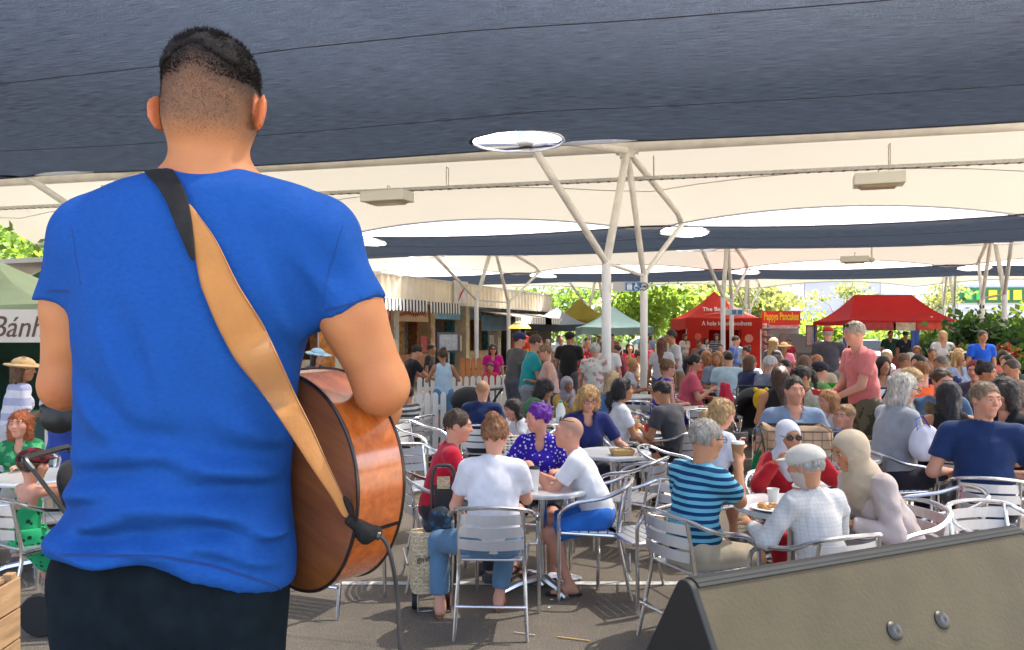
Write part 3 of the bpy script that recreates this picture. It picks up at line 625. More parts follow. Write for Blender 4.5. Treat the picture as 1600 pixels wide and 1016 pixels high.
def shadecloth():
    m, n, b = node_mat('shade_cloth'); out = n.nodes['Material Output']; tc = n.nodes.new('ShaderNodeTexCoord')
    b.inputs['Base Color'].default_value = (.010,.011,.015,1); b.inputs['Roughness'].default_value = .9; b.inputs['Specular IOR Level'].default_value = .1
    tr = n.nodes.new('ShaderNodeBsdfTranslucent')
    mp = n.nodes.new('ShaderNodeMapping'); mp.inputs['Scale'].default_value = (2.2, 75, 1); n.links.new(tc.outputs['Object'], mp.inputs[0])
    t = n.nodes.new('ShaderNodeTexNoise'); t.inputs['Scale'].default_value = 2.2; t.inputs['Detail'].default_value = 7; n.links.new(mp.outputs[0], t.inputs['Vector'])
    r = n.nodes.new('ShaderNodeValToRGB'); r.color_ramp.elements[0].position = .32; r.color_ramp.elements[1].position = .70; r.color_ramp.elements[0].color = (.0003,.0005,.0009,1); r.color_ramp.elements[1].color = (.017,.022,.031,1)
    n.links.new(t.outputs[0], r.inputs[0]); n.links.new(r.outputs[0], tr.inputs[0])
    m1 = n.nodes.new('ShaderNodeMixShader'); m1.inputs[0].default_value = .55; n.links.new(b.outputs[0], m1.inputs[1]); n.links.new(tr.outputs[0], m1.inputs[2])
    # pinholes of the knit, and the round openings round the roof nodes
    tp = n.nodes.new('ShaderNodeBsdfTransparent'); hn = n.nodes.new('ShaderNodeTexNoise'); hn.inputs['Scale'].default_value = 190; hn.inputs['Detail'].default_value = 2; n.links.new(tc.outputs['Object'], hn.inputs['Vector'])
    th = n.nodes.new('ShaderNodeMapRange'); th.inputs[1].default_value = .52; th.inputs[2].default_value = .74; th.inputs[3].default_value = .07; th.inputs[4].default_value = .42; n.links.new(hn.outputs[0], th.inputs[0])
    # the knit is thick: its pores let steep light through and close up at a slant
    ge = n.nodes.new('ShaderNodeNewGeometry'); dt = n.nodes.new('ShaderNodeVectorMath'); dt.operation = 'DOT_PRODUCT'; n.links.new(ge.outputs['Incoming'], dt.inputs[0]); n.links.new(ge.outputs['Normal'], dt.inputs[1])
    ab = n.nodes.new('ShaderNodeMath'); ab.operation = 'ABSOLUTE'; n.links.new(dt.outputs['Value'], ab.inputs[0])
    po_ = n.nodes.new('ShaderNodeMapRange'); po_.inputs[1].default_value = .24; po_.inputs[2].default_value = .72; n.links.new(ab.outputs[0], po_.inputs[0])
    pm = n.nodes.new('ShaderNodeMath'); pm.operation = 'MULTIPLY'; n.links.new(th.outputs[0], pm.inputs[0]); n.links.new(po_.outputs[0], pm.inputs[1])
    m2 = n.nodes.new('ShaderNodeMixShader'); n.links.new(pm.outputs[0], m2.inputs[0]); n.links.new(m1.outputs[0], m2.inputs[1]); n.links.new(tp.outputs[0], m2.inputs[2])
    n.links.new(m2.outputs[0], out.inputs[0]); return m
MEM = membrane(); SHC = shadecloth()
NV = 4.35
def sheet(name, fn, us, vs, m, th=0):
    v = np.array([fn(a, b) for a in us for b in vs]); nu, nv = len(us), len(vs)
    q = np.array([(i*nv+j, (i+1)*nv+j, (i+1)*nv+j+1, i*nv+j+1) for i in range(nu-1) for j in range(nv-1)])
    o = np_mesh(name, v, q, m); o.matrix_world = ROOFM; return o
def frac(u, r=0):
    u = u-RS*r
    return ((u/US+.5) % 1)-.5
for r in (0, 1, 2):
    def fm(u, t, r=r):
        fu = frac(u, r); sc = 1-(1-2*abs(fu))**2; edge = NV+.15-.8*sc; v = t*edge
        z = 5.42-1.12*(abs(t)*edge/NV)**1.5+.16*sc*(1-abs(t))
        return (u, v+r*VS, z)
    rowname = {-1: 'cream tensile roof membrane right over the stage', 0: 'large cream tensile roof membrane of the nearest row', 1: 'cream tensile roof membrane of the second row, beyond the dark shade band', 2: 'farthest cream tensile roof membrane'}[r]
    us = np.arange(-17.5, 12+9*r, US/16)
    o = sheet('roof_membrane', fm, us, np.linspace(-1, 1, 25), MEM); tag(o, rowname, 'roof membrane', 'roof membranes')
    for k in (-.62, .62):    # welded seams
        MB().tube([Vector(fm(u, k))-Vector((0,0,.012)) for u in us[::2]], .008, 4).build('seam', mat('seam', (.25,.22,.17), .7), o)
    for k in (-1, 1):
        MB().tube([Vector(fm(u, k)) for u in us], .03, 6).build('edge_cable', mat('edge_cable', (.40,.42,.48), .5), o)
from itertools import product
for r in (-1, 0, 1):
    va, vb = r*VS+NV-.12-(5.0 if r < 0 else 0), (r+1)*VS-NV+.12  # nearest cloth lengthened out of view to keep the sun off the musician
    def fc(u, t, va=va, vb=vb, r=r):
        fu = frac(u, r+.5+.5*t); sc = 1-(1-2*abs(fu))**2; mid = (va+vb)/2; half = (vb-va)/2-.22*sc
        return (u, mid+t*half, 4.32-.10*sc-.20*(1-t*t))
    us = np.arange(-17, 20 if r > -1 else 8.5, US/36); ts = np.linspace(-1, 1, 41)
    v = np.array([fc(a, b) for a in us for b in ts]); nu, nv = len(us), len(ts)
    q = np.array([(i*nv+j, (i+1)*nv+j, (i+1)*nv+j+1, i*nv+j+1) for i in range(nu-1) for j in range(nv-1)])
    cen = v[q].mean(1); HR = .56; keep = np.ones(len(q), bool); rings = []
    for k in range(-4, 5):
        for hv in ((va+.62, vb-.62) if r > -1 else (vb-.62,)):
            hu = k*US+(-.9+RS*(r+1) if hv > (va+vb)/2 else .9+RS*r)
            if not (us[0]+1 < hu < us[-1]-1) or (r < 0 and k < 0): continue
            d = np.hypot(v[:,0]-hu, v[:,1]-hv); near = (d < HR*1.45)
            keep &= np.hypot(cen[:,0]-hu, cen[:,1]-hv) > HR
            rings.append((hu, hv))
    # snap the rim of each opening to a circle
    for hu, hv in rings:
        used = np.unique(q[keep]); rim = np.zeros(len(v), bool)
        bad = np.unique(q[~keep]); rim[np.intersect1d(used, bad)] = True
        d = np.hypot(v[:,0]-hu, v[:,1]-hv); sel = rim & (d < HR*1.6); kf = HR*1.04/np.maximum(d[sel], 1e-6)
        v[sel, 0] = hu+(v[sel, 0]-hu)*kf; v[sel, 1] = hv+(v[sel, 1]-hv)*kf
    o = np_mesh('shade_cloth', v, q[keep], SHC); o.matrix_world = ROOFM
    tag(o, {-1: 'big dark blue shade cloth overhead, nearest the musician', 0: 'dark shade cloth band between the first and second roof rows', 1: 'thin far dark shade cloth band below the others'}[r], 'shade cloth', 'dark shade cloths')
    for (hu, hv) in rings:
        tt = [fc(hu, (hv-(va+vb)/2)/((vb-va)/2))[2]]
        MB().tube([(hu+HR*1.05*math.cos(t), hv+HR*1.05*math.sin(t), tt[0]) for t in np.linspace(0, 2*math.pi, 33)[:-1]], .018, 5, closed=True).build('opening_rim', mat('rim_cord', (.5,.5,.55), .6), o)
    for k in (-.55, .1, .6):
        MB().tube([Vector(fc(u, k))-Vector((0,0,.004)) for u in us[::6]], .005, 4).build('seam', mat('cloth_seam', (.012,.012,.02), .9), o)
    for k in (-1, 1): MB().tube([Vector(fc(u, k)) for u in us[::3]], .02, 5).build('hem', mat('cloth_hem', (.02,.02,.04), .9), o)
def tree_column(i, r, label, du=0, dv=0):
    o = empty('branching_column', uv(i*US+du+RS*r, r*VS+dv, 0), math.atan2(U.y, U.x), label, 'roof column', 'branching roof columns')
    N = lambda u, v, z: Vector((u, v, z))
    p1, p2, ap = N(-.18,-1.6,2.95), N(.18,1.6,2.95), N(0,0,5.15); n1, n2 = N(-.9,-NV-.05,4.42), N(.9,NV+.05,4.42)
    for p in (p1, p2):
        MB().tube([(p.x,p.y,0), p+N(0,0,.05)], .078, 14).build('post', POST, o, True)
        MB().lathe([(.13,0),(.13,.02),(.085,.025),(.085,.05)], 14, (p.x,p.y,0)).build('base_plate', STEEL, o)
    for A_, B_, rr in ((p1,n1,.055),(p1,ap,.072),(p2,ap,.06),(p2,n2,.055),(ap,n2,.06),(ap,n1,.06)):
        MB().tube([A_, B_], rr, 10).build('strut', STEEL, o, True)
    MB().tube([p1, p2], .035, 8).build('tie_bar', STEEL, o, True)
    MB().box(ap, (.26,.20,.30)).build('gusset', STEEL, o, bevel=.01)
    for q in (n1, n2):
        MB().lathe([(.10,-.12),(.12,-.10),(.12,.06),(.05,.12)], 12, q).build('node_joint', POST, o, True)
    return o
tree_column(0, 0, 'nearest branching column, twin white posts carrying the toilet sign')
tree_column(-1, 1, 'branching column with twin white posts in front of the kiosks')
tree_column(0, 1, 'branching column with twin white posts left of the pancake stall', du=.1)
tree_column(1, 1, 'branching column with crossing struts near the garden bushes', du=.0)
tree_column(0, 2, 'far branching column between the pancake stall and the big red marquee', du=-.6)
tree_column(1, 2, 'far branching column behind the big red marquee', du=.4)
tree_column(-1, 2, 'far branching column behind the grey market tents')
tree_column(-1, 0, 'branching column hidden behind the musician')
# ridge beams, trays, lamps
def beam(r, label):
    o = empty('ridge_beam', uv(0, r*VS, 0), math.atan2(U.y, U.x), label, 'beam', 'roof ridge beams')
    for k in range(-2, 2): MB().tube([(k*US+.18, 0, 5.22), ((k+1)*US-.18, 0, 5.22)], .105, 12).build('tube', STEEL, o, True)
    for k in range(-1, 2):
        for sg in (-1, 1): MB().tube([(k*US+sg*.12,0,5.22), (k*US+sg*.2,0,5.22)], .15, 12).build('flange', STEEL, o, True)
    return o
beam(0, 'cream tubular ridge beam under the nearest roof membrane'); beam(1, 'cream tubular ridge beam of the second roof row')
def tray(r, label):
    o = empty('cable_tray', uv(0, r*VS+.5, 0), math.atan2(U.y, U.x), label, 'cable tray', 'cable trays')
    zt = 4.72
    MB().box((0,-.06,zt), (42,.006,.06)).box((0,.06,zt), (42,.006,.06)).box((0,0,zt-.027), (42,.114,.004)).build('channel', GALV, o)
    rung = MB()
    for k in range(210): rung.box((-21+k*.2,0,zt-.034), (.05,.12,.008))
    tag(rung.build('rungs', mat('tray_dark', (.12,.11,.10), .7), o), kind='stuff')
    for k in range(-5, 6):
        u = k*4.1+.45
        MB().tube([(u,-.07,5.12), (u,-.07,zt-.05), (u,.07,zt-.05), (u,.07,5.12), (u,-.07,5.12)], .010, 5).build('hanger', GALV, o)
    return o
tray(0, 'perforated cable tray hanging below the nearest ridge beam'); 
LAMPW = mat('lamp_housing', (.55,.55,.48), .5); LAMPG = mat('lamp_glass', (.32,.26,.17), .3)
def lamp(px, py, Y, label, w=.95):
    p = P(px, py, Y); o = empty('floodlight', p, math.atan2(U.y, U.x)-.1, label, 'floodlight', 'roof floodlights')
    D = MB(); a, b_ = w/2, .24
    D.add([(-a,-b_,0),(a,-b_,0),(a,b_,0),(-a,b_,0),(-a,-b_,.20),(a,-b_,.20),(a,b_,.20),(-a,b_,.20)], [(0,3,2,1),(4,5,6,7),(0,1,5,4),(1,2,6,5),(2,3,7,6),(3,0,4,7)]).build('housing', LAMPW, o, bevel=.01)
    MB().add([(-a*.8,-b_*.8,-.003),(a*.8,-b_*.8,-.003),(a*.8,b_*.8,-.003),(-a*.8,b_*.8,-.003),(-a*.65,-b_*.6,-.05),(a*.65,-b_*.6,-.05),(a*.65,b_*.6,-.05),(-a*.65,b_*.6,-.05)], [(4,7,6,5),(0,1,5,4)[::-1],(1,2,6,5)[::-1],(2,3,7,6)[::-1],(3,0,4,7)[::-1]]).build('lens', LAMPG, o)
    MB().tube([(0,0,.2),(0,.02,.34),(.06,.02,.3)], .012, 6).build('bracket', GALV, o)
    return o
lamp(605, 316, 15.6, 'boxy grey floodlight on the cable tray, left of the branching column')
lamp(1373, 290, 13.9, 'boxy grey floodlight on the cable tray, right of the branching column', .82)
lamp(1335, 410, 27, 'boxy floodlight under the second roof membrane', .9)
o = empty('dome_camera', P(1362, 405, 27), 0, 'small round dome lamp beside the far floodlight', 'dome lamp')
MB().lathe([(.001,-.14),(.09,-.11),(.12,-.02),(.10,.02),(.03,.08),(.03,.5)], 14).build('dome', LAMPW, o, True)
# toilet direction sign on the twin posts
o = empty('toilet_sign', P(958, 448, 12.9), 0, 'grey arrow shaped toilet direction sign on the white posts', 'sign')
k = 12.9/F; w_, h_ = 60*k, 15*k
MB().prism([(0,-h_/2),(.80*w_,-h_/2),(w_,0),(.80*w_,h_/2),(0,h_/2)], .02, frame((0,0,0),(1,0,0),(0,0,1)) ).build('board', mat('sign_grey', (.50,.50,.47), .5), o)
BLUE = mat('sign_blue', (.03,.16,.42), .5); SW = mat('sign_white', (.8,.8,.8), .5); SBK = mat('sign_black', (.03,.03,.03), .5)
def disc2(x, z, r, n=14): return [(x+r*math.cos(t), z+r*math.sin(t)) for t in np.linspace(0, 2*math.pi, n+1)[:-1]]
fb = frame((0,-.024,0),(1,0,0),(0,0,1))
def glyph(name, polys, m, par, y):
    mb = MB(); M_ = frame((0,y,0),(1,0,0),(0,0,1))
    for p in polys: mb.prism(p, .003, M_)
    return mb.build(name, m, par)
hh_ = h_*.42
for cx in (.42*w_, .62*w_): glyph('pictogram_panel', [[(cx-hh_,-hh_),(cx+hh_,-hh_),(cx+hh_,hh_),(cx-hh_,hh_)]], BLUE, o, -.0265)
fig = lambda x: [disc2(x, hh_*.62, hh_*.16, 8), [(x-hh_*.2,-hh_*.8),(x+hh_*.2,-hh_*.8),(x+hh_*.26,hh_*.4),(x-hh_*.26,hh_*.4)]]
glyph('people_pictogram', fig(.42*w_-hh_*.38)+fig(.42*w_+hh_*.38)+[[(.42*w_-.006,-hh_*.8),(.42*w_+.006,-hh_*.8),(.42*w_+.006,hh_*.8),(.42*w_-.006,hh_*.8)]], SW, o, -.0310)
wc = .62*w_; ring = [(wc-.02+hh_*.55*math.cos(t), -hh_*.25+hh_*.55*math.sin(t)) for t in np.linspace(2.0, 5.6, 10)]; ring2 = [(wc-.02+hh_*.38*math.cos(t), -hh_*.25+hh_*.38*math.sin(t)) for t in np.linspace(5.6, 2.0, 10)]
glyph('wheelchair_pictogram', [disc2(wc-.02, hh_*.7, hh_*.16, 8), [(wc-.03,-hh_*.1),(wc+.0,-hh_*.1),(wc,hh_*.5),(wc-.03,hh_*.5)], [(wc-.02,-hh_*.15),(wc+.04,-hh_*.15),(wc+.075,-hh_*.7),(wc+.05,-hh_*.7),(wc+.03,hh_*.02),(wc-.02,hh_*.02)]]+[[ring[i],ring[i+1],ring2[8-i],ring2[9-i]] for i in range(9)], SW, o, -.0310)
rc = .80*w_; glyph('round_mark', [[(rc+hh_*math.cos(a_), hh_*math.sin(a_)), (rc+hh_*math.cos(b_), hh_*math.sin(b_)), (rc+hh_*.84*math.cos(b_), hh_*.84*math.sin(b_)), (rc+hh_*.84*math.cos(a_), hh_*.84*math.sin(a_))] for a_, b_ in zip(np.linspace(0,6.283,17)[:-1], np.linspace(0,6.283,17)[1:])]+[[(rc-hh_*.5,-.008),(rc+hh_*.3,-.008),(rc+hh_*.3,.008),(rc-hh_*.5,.008)], [(rc+hh_*.1,-hh_*.4),(rc+hh_*.6,0),(rc+hh_*.1,hh_*.4)]], SBK, o, -.0265)
o = empty('toilet_sign', P(1148, 488, 26), 0, 'small far grey toilet sign beside the red bagel marquee', 'sign')
MB().box((0,0,0), (.62,.02,.2)).build('board', mat('sign_grey2', (.5,.55,.55), .5), o)
for q in (-.02, .17): MB().box((q,-.014,0), (.14,.006,.14)).build('pictogram_panel', BLUE, o)
# ---------------------------------------------------------------- furniture
ALU = mat('aluminium_tube', (.72,.73,.75), .22, metal=1.0, var=.08, vs=9); ALUS = mat('aluminium_slat', (.62,.63,.65), .36, metal=.8, bump=.06, bs=200, stretch=(1,60,60))
ALUT = mat('table_metal', (.70,.72,.74), .34, metal=.55, var=.10, vs=5)
def make_chair(detail):
    o = empty('bistro_chair'); n = 8 if detail else 5
    top = [(-.285,.20,.0),(-.275,.20,.60),(-.275,.10,.665),(-.27,-.12,.70),(-.22,-.26,.77),(0,-.30,.79),(.22,-.26,.77),(.27,-.12,.70),(.275,.10,.665),(.275,.20,.60),(.285,.20,.0)]
    pts = rounded(top, .11, 4)
    fl = [p for p in pts]
    i0 = next(i for i, p in enumerate(fl) if p.z > .45); i1 = len(fl)-i0-1
    if detail:
        MB().tube(fl[i0-1:i1+2], .0135, n).build('armrest_loop', ALU, o, True)
        for ps in (fl[:i0], fl[i1+1:][::-1]): MB().tube([ps[0], ps[-1]], .0135, n).build('leg', ALU, o, True)
        for sg in (-1, 1):
            MB().tube(rounded([(sg*.215,-.285,0),(sg*.195,-.19,.43),(sg*.19,-.255,.765)], .08, 5), .0125, n).build('leg', ALU, o, True)
            MB().tube([(sg*.20,-.20,.43),(sg*.215,.19,.445),(sg*.275,.195,.45)], .011, n).build('seat_rail', ALU, o, True)
        MB().tube([(-.215,.19,.44),(.215,.19,.44)], .011, n).build('seat_rail', ALU, o, True)
        MB().tube([(-.21,-.275,.20),(.21,-.275,.20)], .009, n).build('stretcher', ALU, o, True)
        for k in range(6): MB().box((0,-.155+k*.064,.449), (.405,.056,.012)).build('seat_slat', ALUS, o, bevel=.003)
        for z in (.56, .635, .71):
            mb = MB(); N = 8; vs = []
            for i in range(N+1):
                t = i/N*2-1; x = t*.195; y = -.285+.045*t*t+.02*(.77-z); vs += [(x,y,z-.03),(x,y,z+.03),(x,y-.005,z+.03),(x,y-.005,z-.03)]
            fs = [(4*i+k, 4*i+(k+1) % 4, 4*i+4+(k+1) % 4, 4*i+4+k) for i in range(N) for k in range(4)]
            mb.add(vs, fs).build('back_slat', ALUS, o)
    else:
        MB().tube(fl, .015, n).build('armrest_loop', ALU, o, True)
        for sg in (-1, 1): MB().tube([(sg*.215,-.285,0),(sg*.195,-.19,.43),(sg*.19,-.255,.765)], .014, n).build('leg', ALU, o, True)
        MB().box((0,.0,.447), (.405,.39,.016)).build('seat', ALUS, o)
        for z in (.58, .69): MB().box((0,-.275,z), (.38,.006,.07)).build('back_slat', ALUS, o)
    return o
CH = {}
def chair(px, Y, a, label, X=None):
    d = Y < 11; X = GX(px, Y) if X is None else X
    if d not in CH: o = CH[d] = make_chair(d)
    else: o = copy_tree(CH[d])
    o.location = (X, Y, 0); o.rotation_euler = (0, 0, R(-a)); tag(o, label, 'chair', 'aluminium bistro chairs')
    return o
TB = {}
def table(px, Y, label, rad=.35, z=.72, X=None):
    X = GX(px, Y) if X is None else X; key = round(rad, 2)
    if key not in TB:
        o = empty('round_table'); TB[key] = o
        MB().lathe([(.0,-.012),(rad-.03,-.012),(rad-.012,-.03),(rad,-.026),(rad+.003,-.008),(rad,.004),(rad-.02,.008),(rad-.028,.004),(0,.004)], 40, (0,0,.72)).build('table_top', ALUT, o, True)
        MB().lathe([(.05,.03),(.032,.10),(.03,.66),(.10,.69),(.10,.705)], 16).build('column', ALU, o, True)
        for k in range(4):
            t = k*math.pi/2+.5; c_, s_ = math.cos(t), math.sin(t)
            MB().tube([(c_*.02,s_*.02,.07),(c_*.2,s_*.2,.05),(c_*.32,s_*.32,.015)], [.035,.026,.02], 8).build('foot', ALU, o, True)
    else: o = copy_tree(TB[key])
    o.location = (X, Y, z-.72); tag(o, label, 'table', 'round aluminium tables'); return o
CUPW = mat('paper_cup', (.75,.74,.70), .6); CUPB = mat('kraft_cup', (.36,.18,.07), .6, var=.1, vs=8); LIDW = mat('cup_lid', (.82,.82,.80), .35)
def cup(p, label, m=CUPW, h=.11, r=.042, lid=None, fill=None, liquid=None):
    o = empty('cup', p, 0, label, 'cup', 'drinks on the tables')
    MB().lathe([(r*.72,0),(r,h),(r*1.06,h+.002),(r*.97,h-.002),(r*.69,.006)] if not lid else [(r*.72,0),(r,h),(r*.9,h+.001)], 16).build('wall', m, o, True)
    if lid: MB().lathe([(r*1.07,h),(r*1.07,h+.008),(r*.9,h+.016),(r*.88,h+.012),(0,h+.012)], 16).build('lid', lid, o, True)
    if liquid: MB().lathe([(0,h*.75),(r*.9,h*.75)], 14).build('liquid', liquid, o)
    return o
def plate(p, label, r=.12, food=True):
    o = empty('plate', p, 0, label, 'plate', 'plates on the tables')
    MB().lathe([(0,.004),(r*.6,.004),(r,.018),(r,.021),(r*.6,.009),(0,.009)], 24).build('dish', SW, o, True)
    if food:
        D = SDF(); rg = random.Random(3)
        for _ in range(14): D.ell((rg.uniform(-.06,.06), rg.uniform(-.05,.05), .018+rg.uniform(0,.012)), (rg.uniform(.012,.026), rg.uniform(.01,.02), .012), None, .006)
        v, q = D.mesh(.006); np_mesh('food', v, q, mat('pastry', (.52,.27,.08), .6, var=.4, vs=40), o)
    return o
# ---------------------------------------------------------------- the musician (seen from behind), in world coordinates
YH = 1.27; hero = empty('person', (GX(268, YH), YH, .5), 0, 'guitarist in a blue tee and black trousers seen from behind, tan strap across his back', 'person')
HL = Vector(hero.location)
def Q(px, py, Y=YH): p = P(px, py, Y)-HL; return np.array(p)
KH = YH/F
B = SDF()
hc = Q(332, 158, 1.275)
hs = .885
H_ = lambda p: hc+np.array(p)*hs
I3 = np.eye(3)
B.ell(H_((0,-.005,.014)), np.array((.0785,.098,.092))*hs, None, .02).ell(H_((0,-.004,.048)), np.array((.071,.090,.060))*hs, None, .02).ell(H_((0,.02,-.034)), np.array((.063,.08,.088))*hs, None, .04).ell(H_((0,.062,-.096)), .026*hs, None, .03)
B.ell(H_((0,-.05,-.045)), np.array((.060,.045,.05))*hs, None, .04)
for m_ in (1, -1):
    B.ell(H_((m_*.0925,-.014,-.026)), np.array((.0085,.025,.037))*hs, np.array(Matrix.Rotation(-m_*-.55, 3, 'Z') @ Matrix.Rotation(m_*.14, 3, 'Y')), .005)
B.cone(H_((-.038,.08,.031)), H_((.038,.08,.031)), .012, .012, .02).cone(H_((0,.088,.014)), H_((0,.112,-.022)), .009, .0135, .012)
for m_ in (1, -1): B.ell(H_((m_*.031,.100,.008)), (.018,.017,.012), None, .012, op=-1)
B.cone(H_((-.018,.088,-.058)), H_((.018,.088,-.058)), .009, .009, .012)
B.cone(Q(333,310), H_((0,-.02,-.06)), .060, .0545, .025)
for x_, y_, rr in ((170,300,.05),(495,310,.05)): B.cone(Q(333,316,1.285), Q(x_, y_+55), .050, .042, .04)
B.ell(Q(318,420), (.15,.082,.16), None, .06).ell(Q(295,640), (.135,.085,.16), None, .06).ell(Q(270,870), (.145,.085,.12), None, .06)
Ls, Rsh = Q(136,376), Q(510,390)
Le, Re = Q(106,598,1.30), Q(596,602,1.27)
Lw, Rw = Q(200,640,1.62), Q(560,690,1.55)
B.cone(Ls, Q(110,480,1.285), .043, .0435, .03).cone(Q(110,480,1.285), Le, .0435, .039, .015).cone(Le, Lw, .039, .028, .02)
B.cone(Rsh, Q(551,495,1.262), .048, .0515, .03).cone(Q(551,495,1.262), Re, .0515, .042, .015).cone(Re, Rw, .041, .029, .02)
B.ell((Rsh+Re)/2+np.array((.004,-.016,.0)), (.040,.038,.075), None, .015).ell(Re+np.array((.006,-.018,-.012)), .026, None, .03).ell((Ls+Le)/2+np.array((0,-.010,-.02)), (.034,.034,.07), None, .015).ell(Le+np.array((-.004,-.014,-.012)), .023, None, .03)
B.ell(Re*.62+Rw*.38+np.array((.012,-.004,0)), (.040,.05,.04), None, .03)
hand(B, Lw, Lw-Le, np.array((.2,0,-1.)), 1.05, 0, -1, .9); hand(B, Rw, Rw-Re, np.array((-1.,.3,0)), 1.05, 0, 1, .7)
fx = lambda px_, dx=0: Q(px_, 518)[0]+dx
legs = [(Q(188,900)[0], 1), (Q(347,900)[0], -1)]
for lx, m_ in legs:
    B.cone((lx,0,.92), (lx,.02,.50), .095, .06, .05).cone((lx,.02,.50), (lx,-.02,.085), .058, .036, .03)
    B.cone((lx,-.04,.045), (lx,.16,.035), .04, .03, .03)
v, q = B.mesh(.009, [(hc-.14, hc+.14, .006)])
L = (v-hc)/hs; base = np.array((.37,.148,.055)); col = np.tile(base, (len(v), 1))
# clipped fade: dark stubble on the scalp thinning out towards the nape and ears
zb = lambda x, y: .046-.50*np.abs(x)+.08*np.clip(-y, -.1, .1)+.004*np.sin(x*70)
ear = (np.abs(L[:,0]) > .0805) & (L[:,2] < .012)
zf = L[:,2]+.004*np.sin(L[:,0]*42+1)
onscalp = (L[:,1] < .07)*(np.abs(L[:,2]) < .2)
st = np.clip((zf+.105)/.07, 0, 1); st = st*st*(3-2*st)*.80*onscalp; dk_ = np.clip((zf-zb(L[:,0], L[:,1])+.035)/.05, 0, 1)*.95*onscalp
st, dk_ = np.where(ear, 0, np.clip(st, 0, .9)), np.where(ear, 0, dk_)
col = col*(1-st[:,None])+np.array((.085,.050,.030))*st[:,None]; col = col*(1-dk_[:,None])+np.array((.016,.013,.012))*dk_[:,None]
col = np.where(ear[:,None] & (np.abs(L[:,2]) < .09)[:,None], base*np.array((1.1,.78,.72)), col)
for jn in (Le, Re):
    w_e = np.exp(-(np.linalg.norm(v-jn-np.array((0,-.03,-.01)), axis=1)/.035)**2)[:,None]; col = col*(1-w_e*np.array((.10,.26,.30)))
col = col*(1+.05*np.sin(v[:,:1]*61+3*np.sin(v[:,2:]*37))*np.sin(v[:,2:]*53)*np.array((.6,1.3,1.5)))
o = np_mesh('body', v, q, SKIN, hero, col, relax=2)
mm = o.modifiers.new('sub', 'SUBSURF'); mm.levels = mm.render_levels = 1
# cropped top hair: a rough cap and short upright strands
D = SDF(); D.ell(H_((0,-.006,.018)), np.array((.0800,.1005,.0945))*hs, None, .02).ell(H_((0,-.005,.048)), np.array((.0735,.0935,.0625))*hs, None, .02); D.func(lambda V, X, Y, Z: np.maximum(V, hc[2]+hs*(zb((X-hc[0])/hs, (Y-hc[1])/hs)+.022)-Z+0*V)).noise(.0022, 120, 3).noise(.0018, 260, 5)
HAIRD = mat('hair_black', (.012,.010,.010), .85, var=.5, vs=80, bump=.5, bs=300, spec=.15)
v, q = D.mesh(.0065); np_mesh('hair', v, q, HAIRD, hero)
rg = np.random.RandomState(4); N = 15000
dr = rg.normal(size=(N, 3)); dr /= np.linalg.norm(dr, axis=1)[:,None]; dr[:,2] = np.abs(dr[:,2])
bx_ = np.maximum(1.022, 1.045-.2*np.abs(np.abs(dr[:,2])-.72))[:,None]; pp = H_((0,-.005,.018))+dr*np.array((.079,.099,.0945))*bx_*hs; lz = (pp-hc)[:,2]/hs; lim = zb((pp-hc)[:,0]/hs, (pp-hc)[:,1]/hs)-.026+.036*rg.rand(N); kp = lz > lim
pp, dr = pp[kp], dr[kp]; N = len(pp); ln_ = (.003+.008*rg.rand(N))*np.clip((lz[kp]-zb((pp-hc)[:,0]/hs, (pp-hc)[:,1]/hs))/.035, .25, 1.2); up = dr*.8+np.array((0,.25,.55))+rg.normal(size=(N,3))*.35; up /= np.linalg.norm(up, axis=1)[:,None]
sd = np.cross(up, rg.normal(size=(N,3))); sd /= np.linalg.norm(sd, axis=1)[:,None]; wd = .00085
vv = np.stack([pp-sd*wd-dr*.002, pp+sd*wd-dr*.002, pp+up*ln_[:,None]+sd*wd*.25, pp+up*ln_[:,None]-sd*wd*.25], 1).reshape(-1, 3)
so_ = np_mesh('hair_strands', vv, np.arange(4*N).reshape(-1, 4), HAIRD, hero, smooth=False); so_['kind'] = 'stuff'
N = 38000; dr = rg.normal(size=(N, 3)); dr /= np.linalg.norm(dr, axis=1)[:,None]; dr[:,1] = -np.abs(dr[:,1])+.25*rg.rand(N)
hv_ = np.array([x.co[:] for x in o.data.vertices]); lv = (hv_-hc)/hs; cand = np.where((lv[:,2] > -.095) & (lv[:,2] < .09) & (lv[:,1] < .06) & (np.abs(lv[:,0]) < .081))[0]
nrm_ = np.array([o.data.vertices[int(i)].normal[:] for i in cand]); pick = rg.randint(0, len(cand), N); pz = lv[cand][pick][:,2]; ok = rg.rand(N) < np.clip((pz+.095)/.09, 0, 1)**1.3; pick = pick[ok]; N = len(pick)
dr = nrm_[pick]; pp = hv_[cand][pick]+np.cross(dr, rg.normal(size=(N, 3)))*.004; up = np.array((0,-.1,-.8))+dr*.5+rg.normal(size=(N,3))*.2; up /= np.linalg.norm(up, axis=1)[:,None]; sd = np.cross(up, dr); sd /= np.linalg.norm(sd, axis=1)[:,None]+1e-6; ln_ = .0014+.0010*rg.rand(N); wd = .00020
vv = np.stack([pp-sd*wd, pp+sd*wd, pp+up*ln_[:,None]+dr*.0006+sd*wd*.3, pp+up*ln_[:,None]+dr*.0006-sd*wd*.3], 1).reshape(-1, 3); np_mesh('stubble', vv, np.arange(4*N).reshape(-1, 4), mat('stubble_brown', (.042,.027,.018), .9, spec=.1), hero, smooth=False)['kind'] = 'stuff'
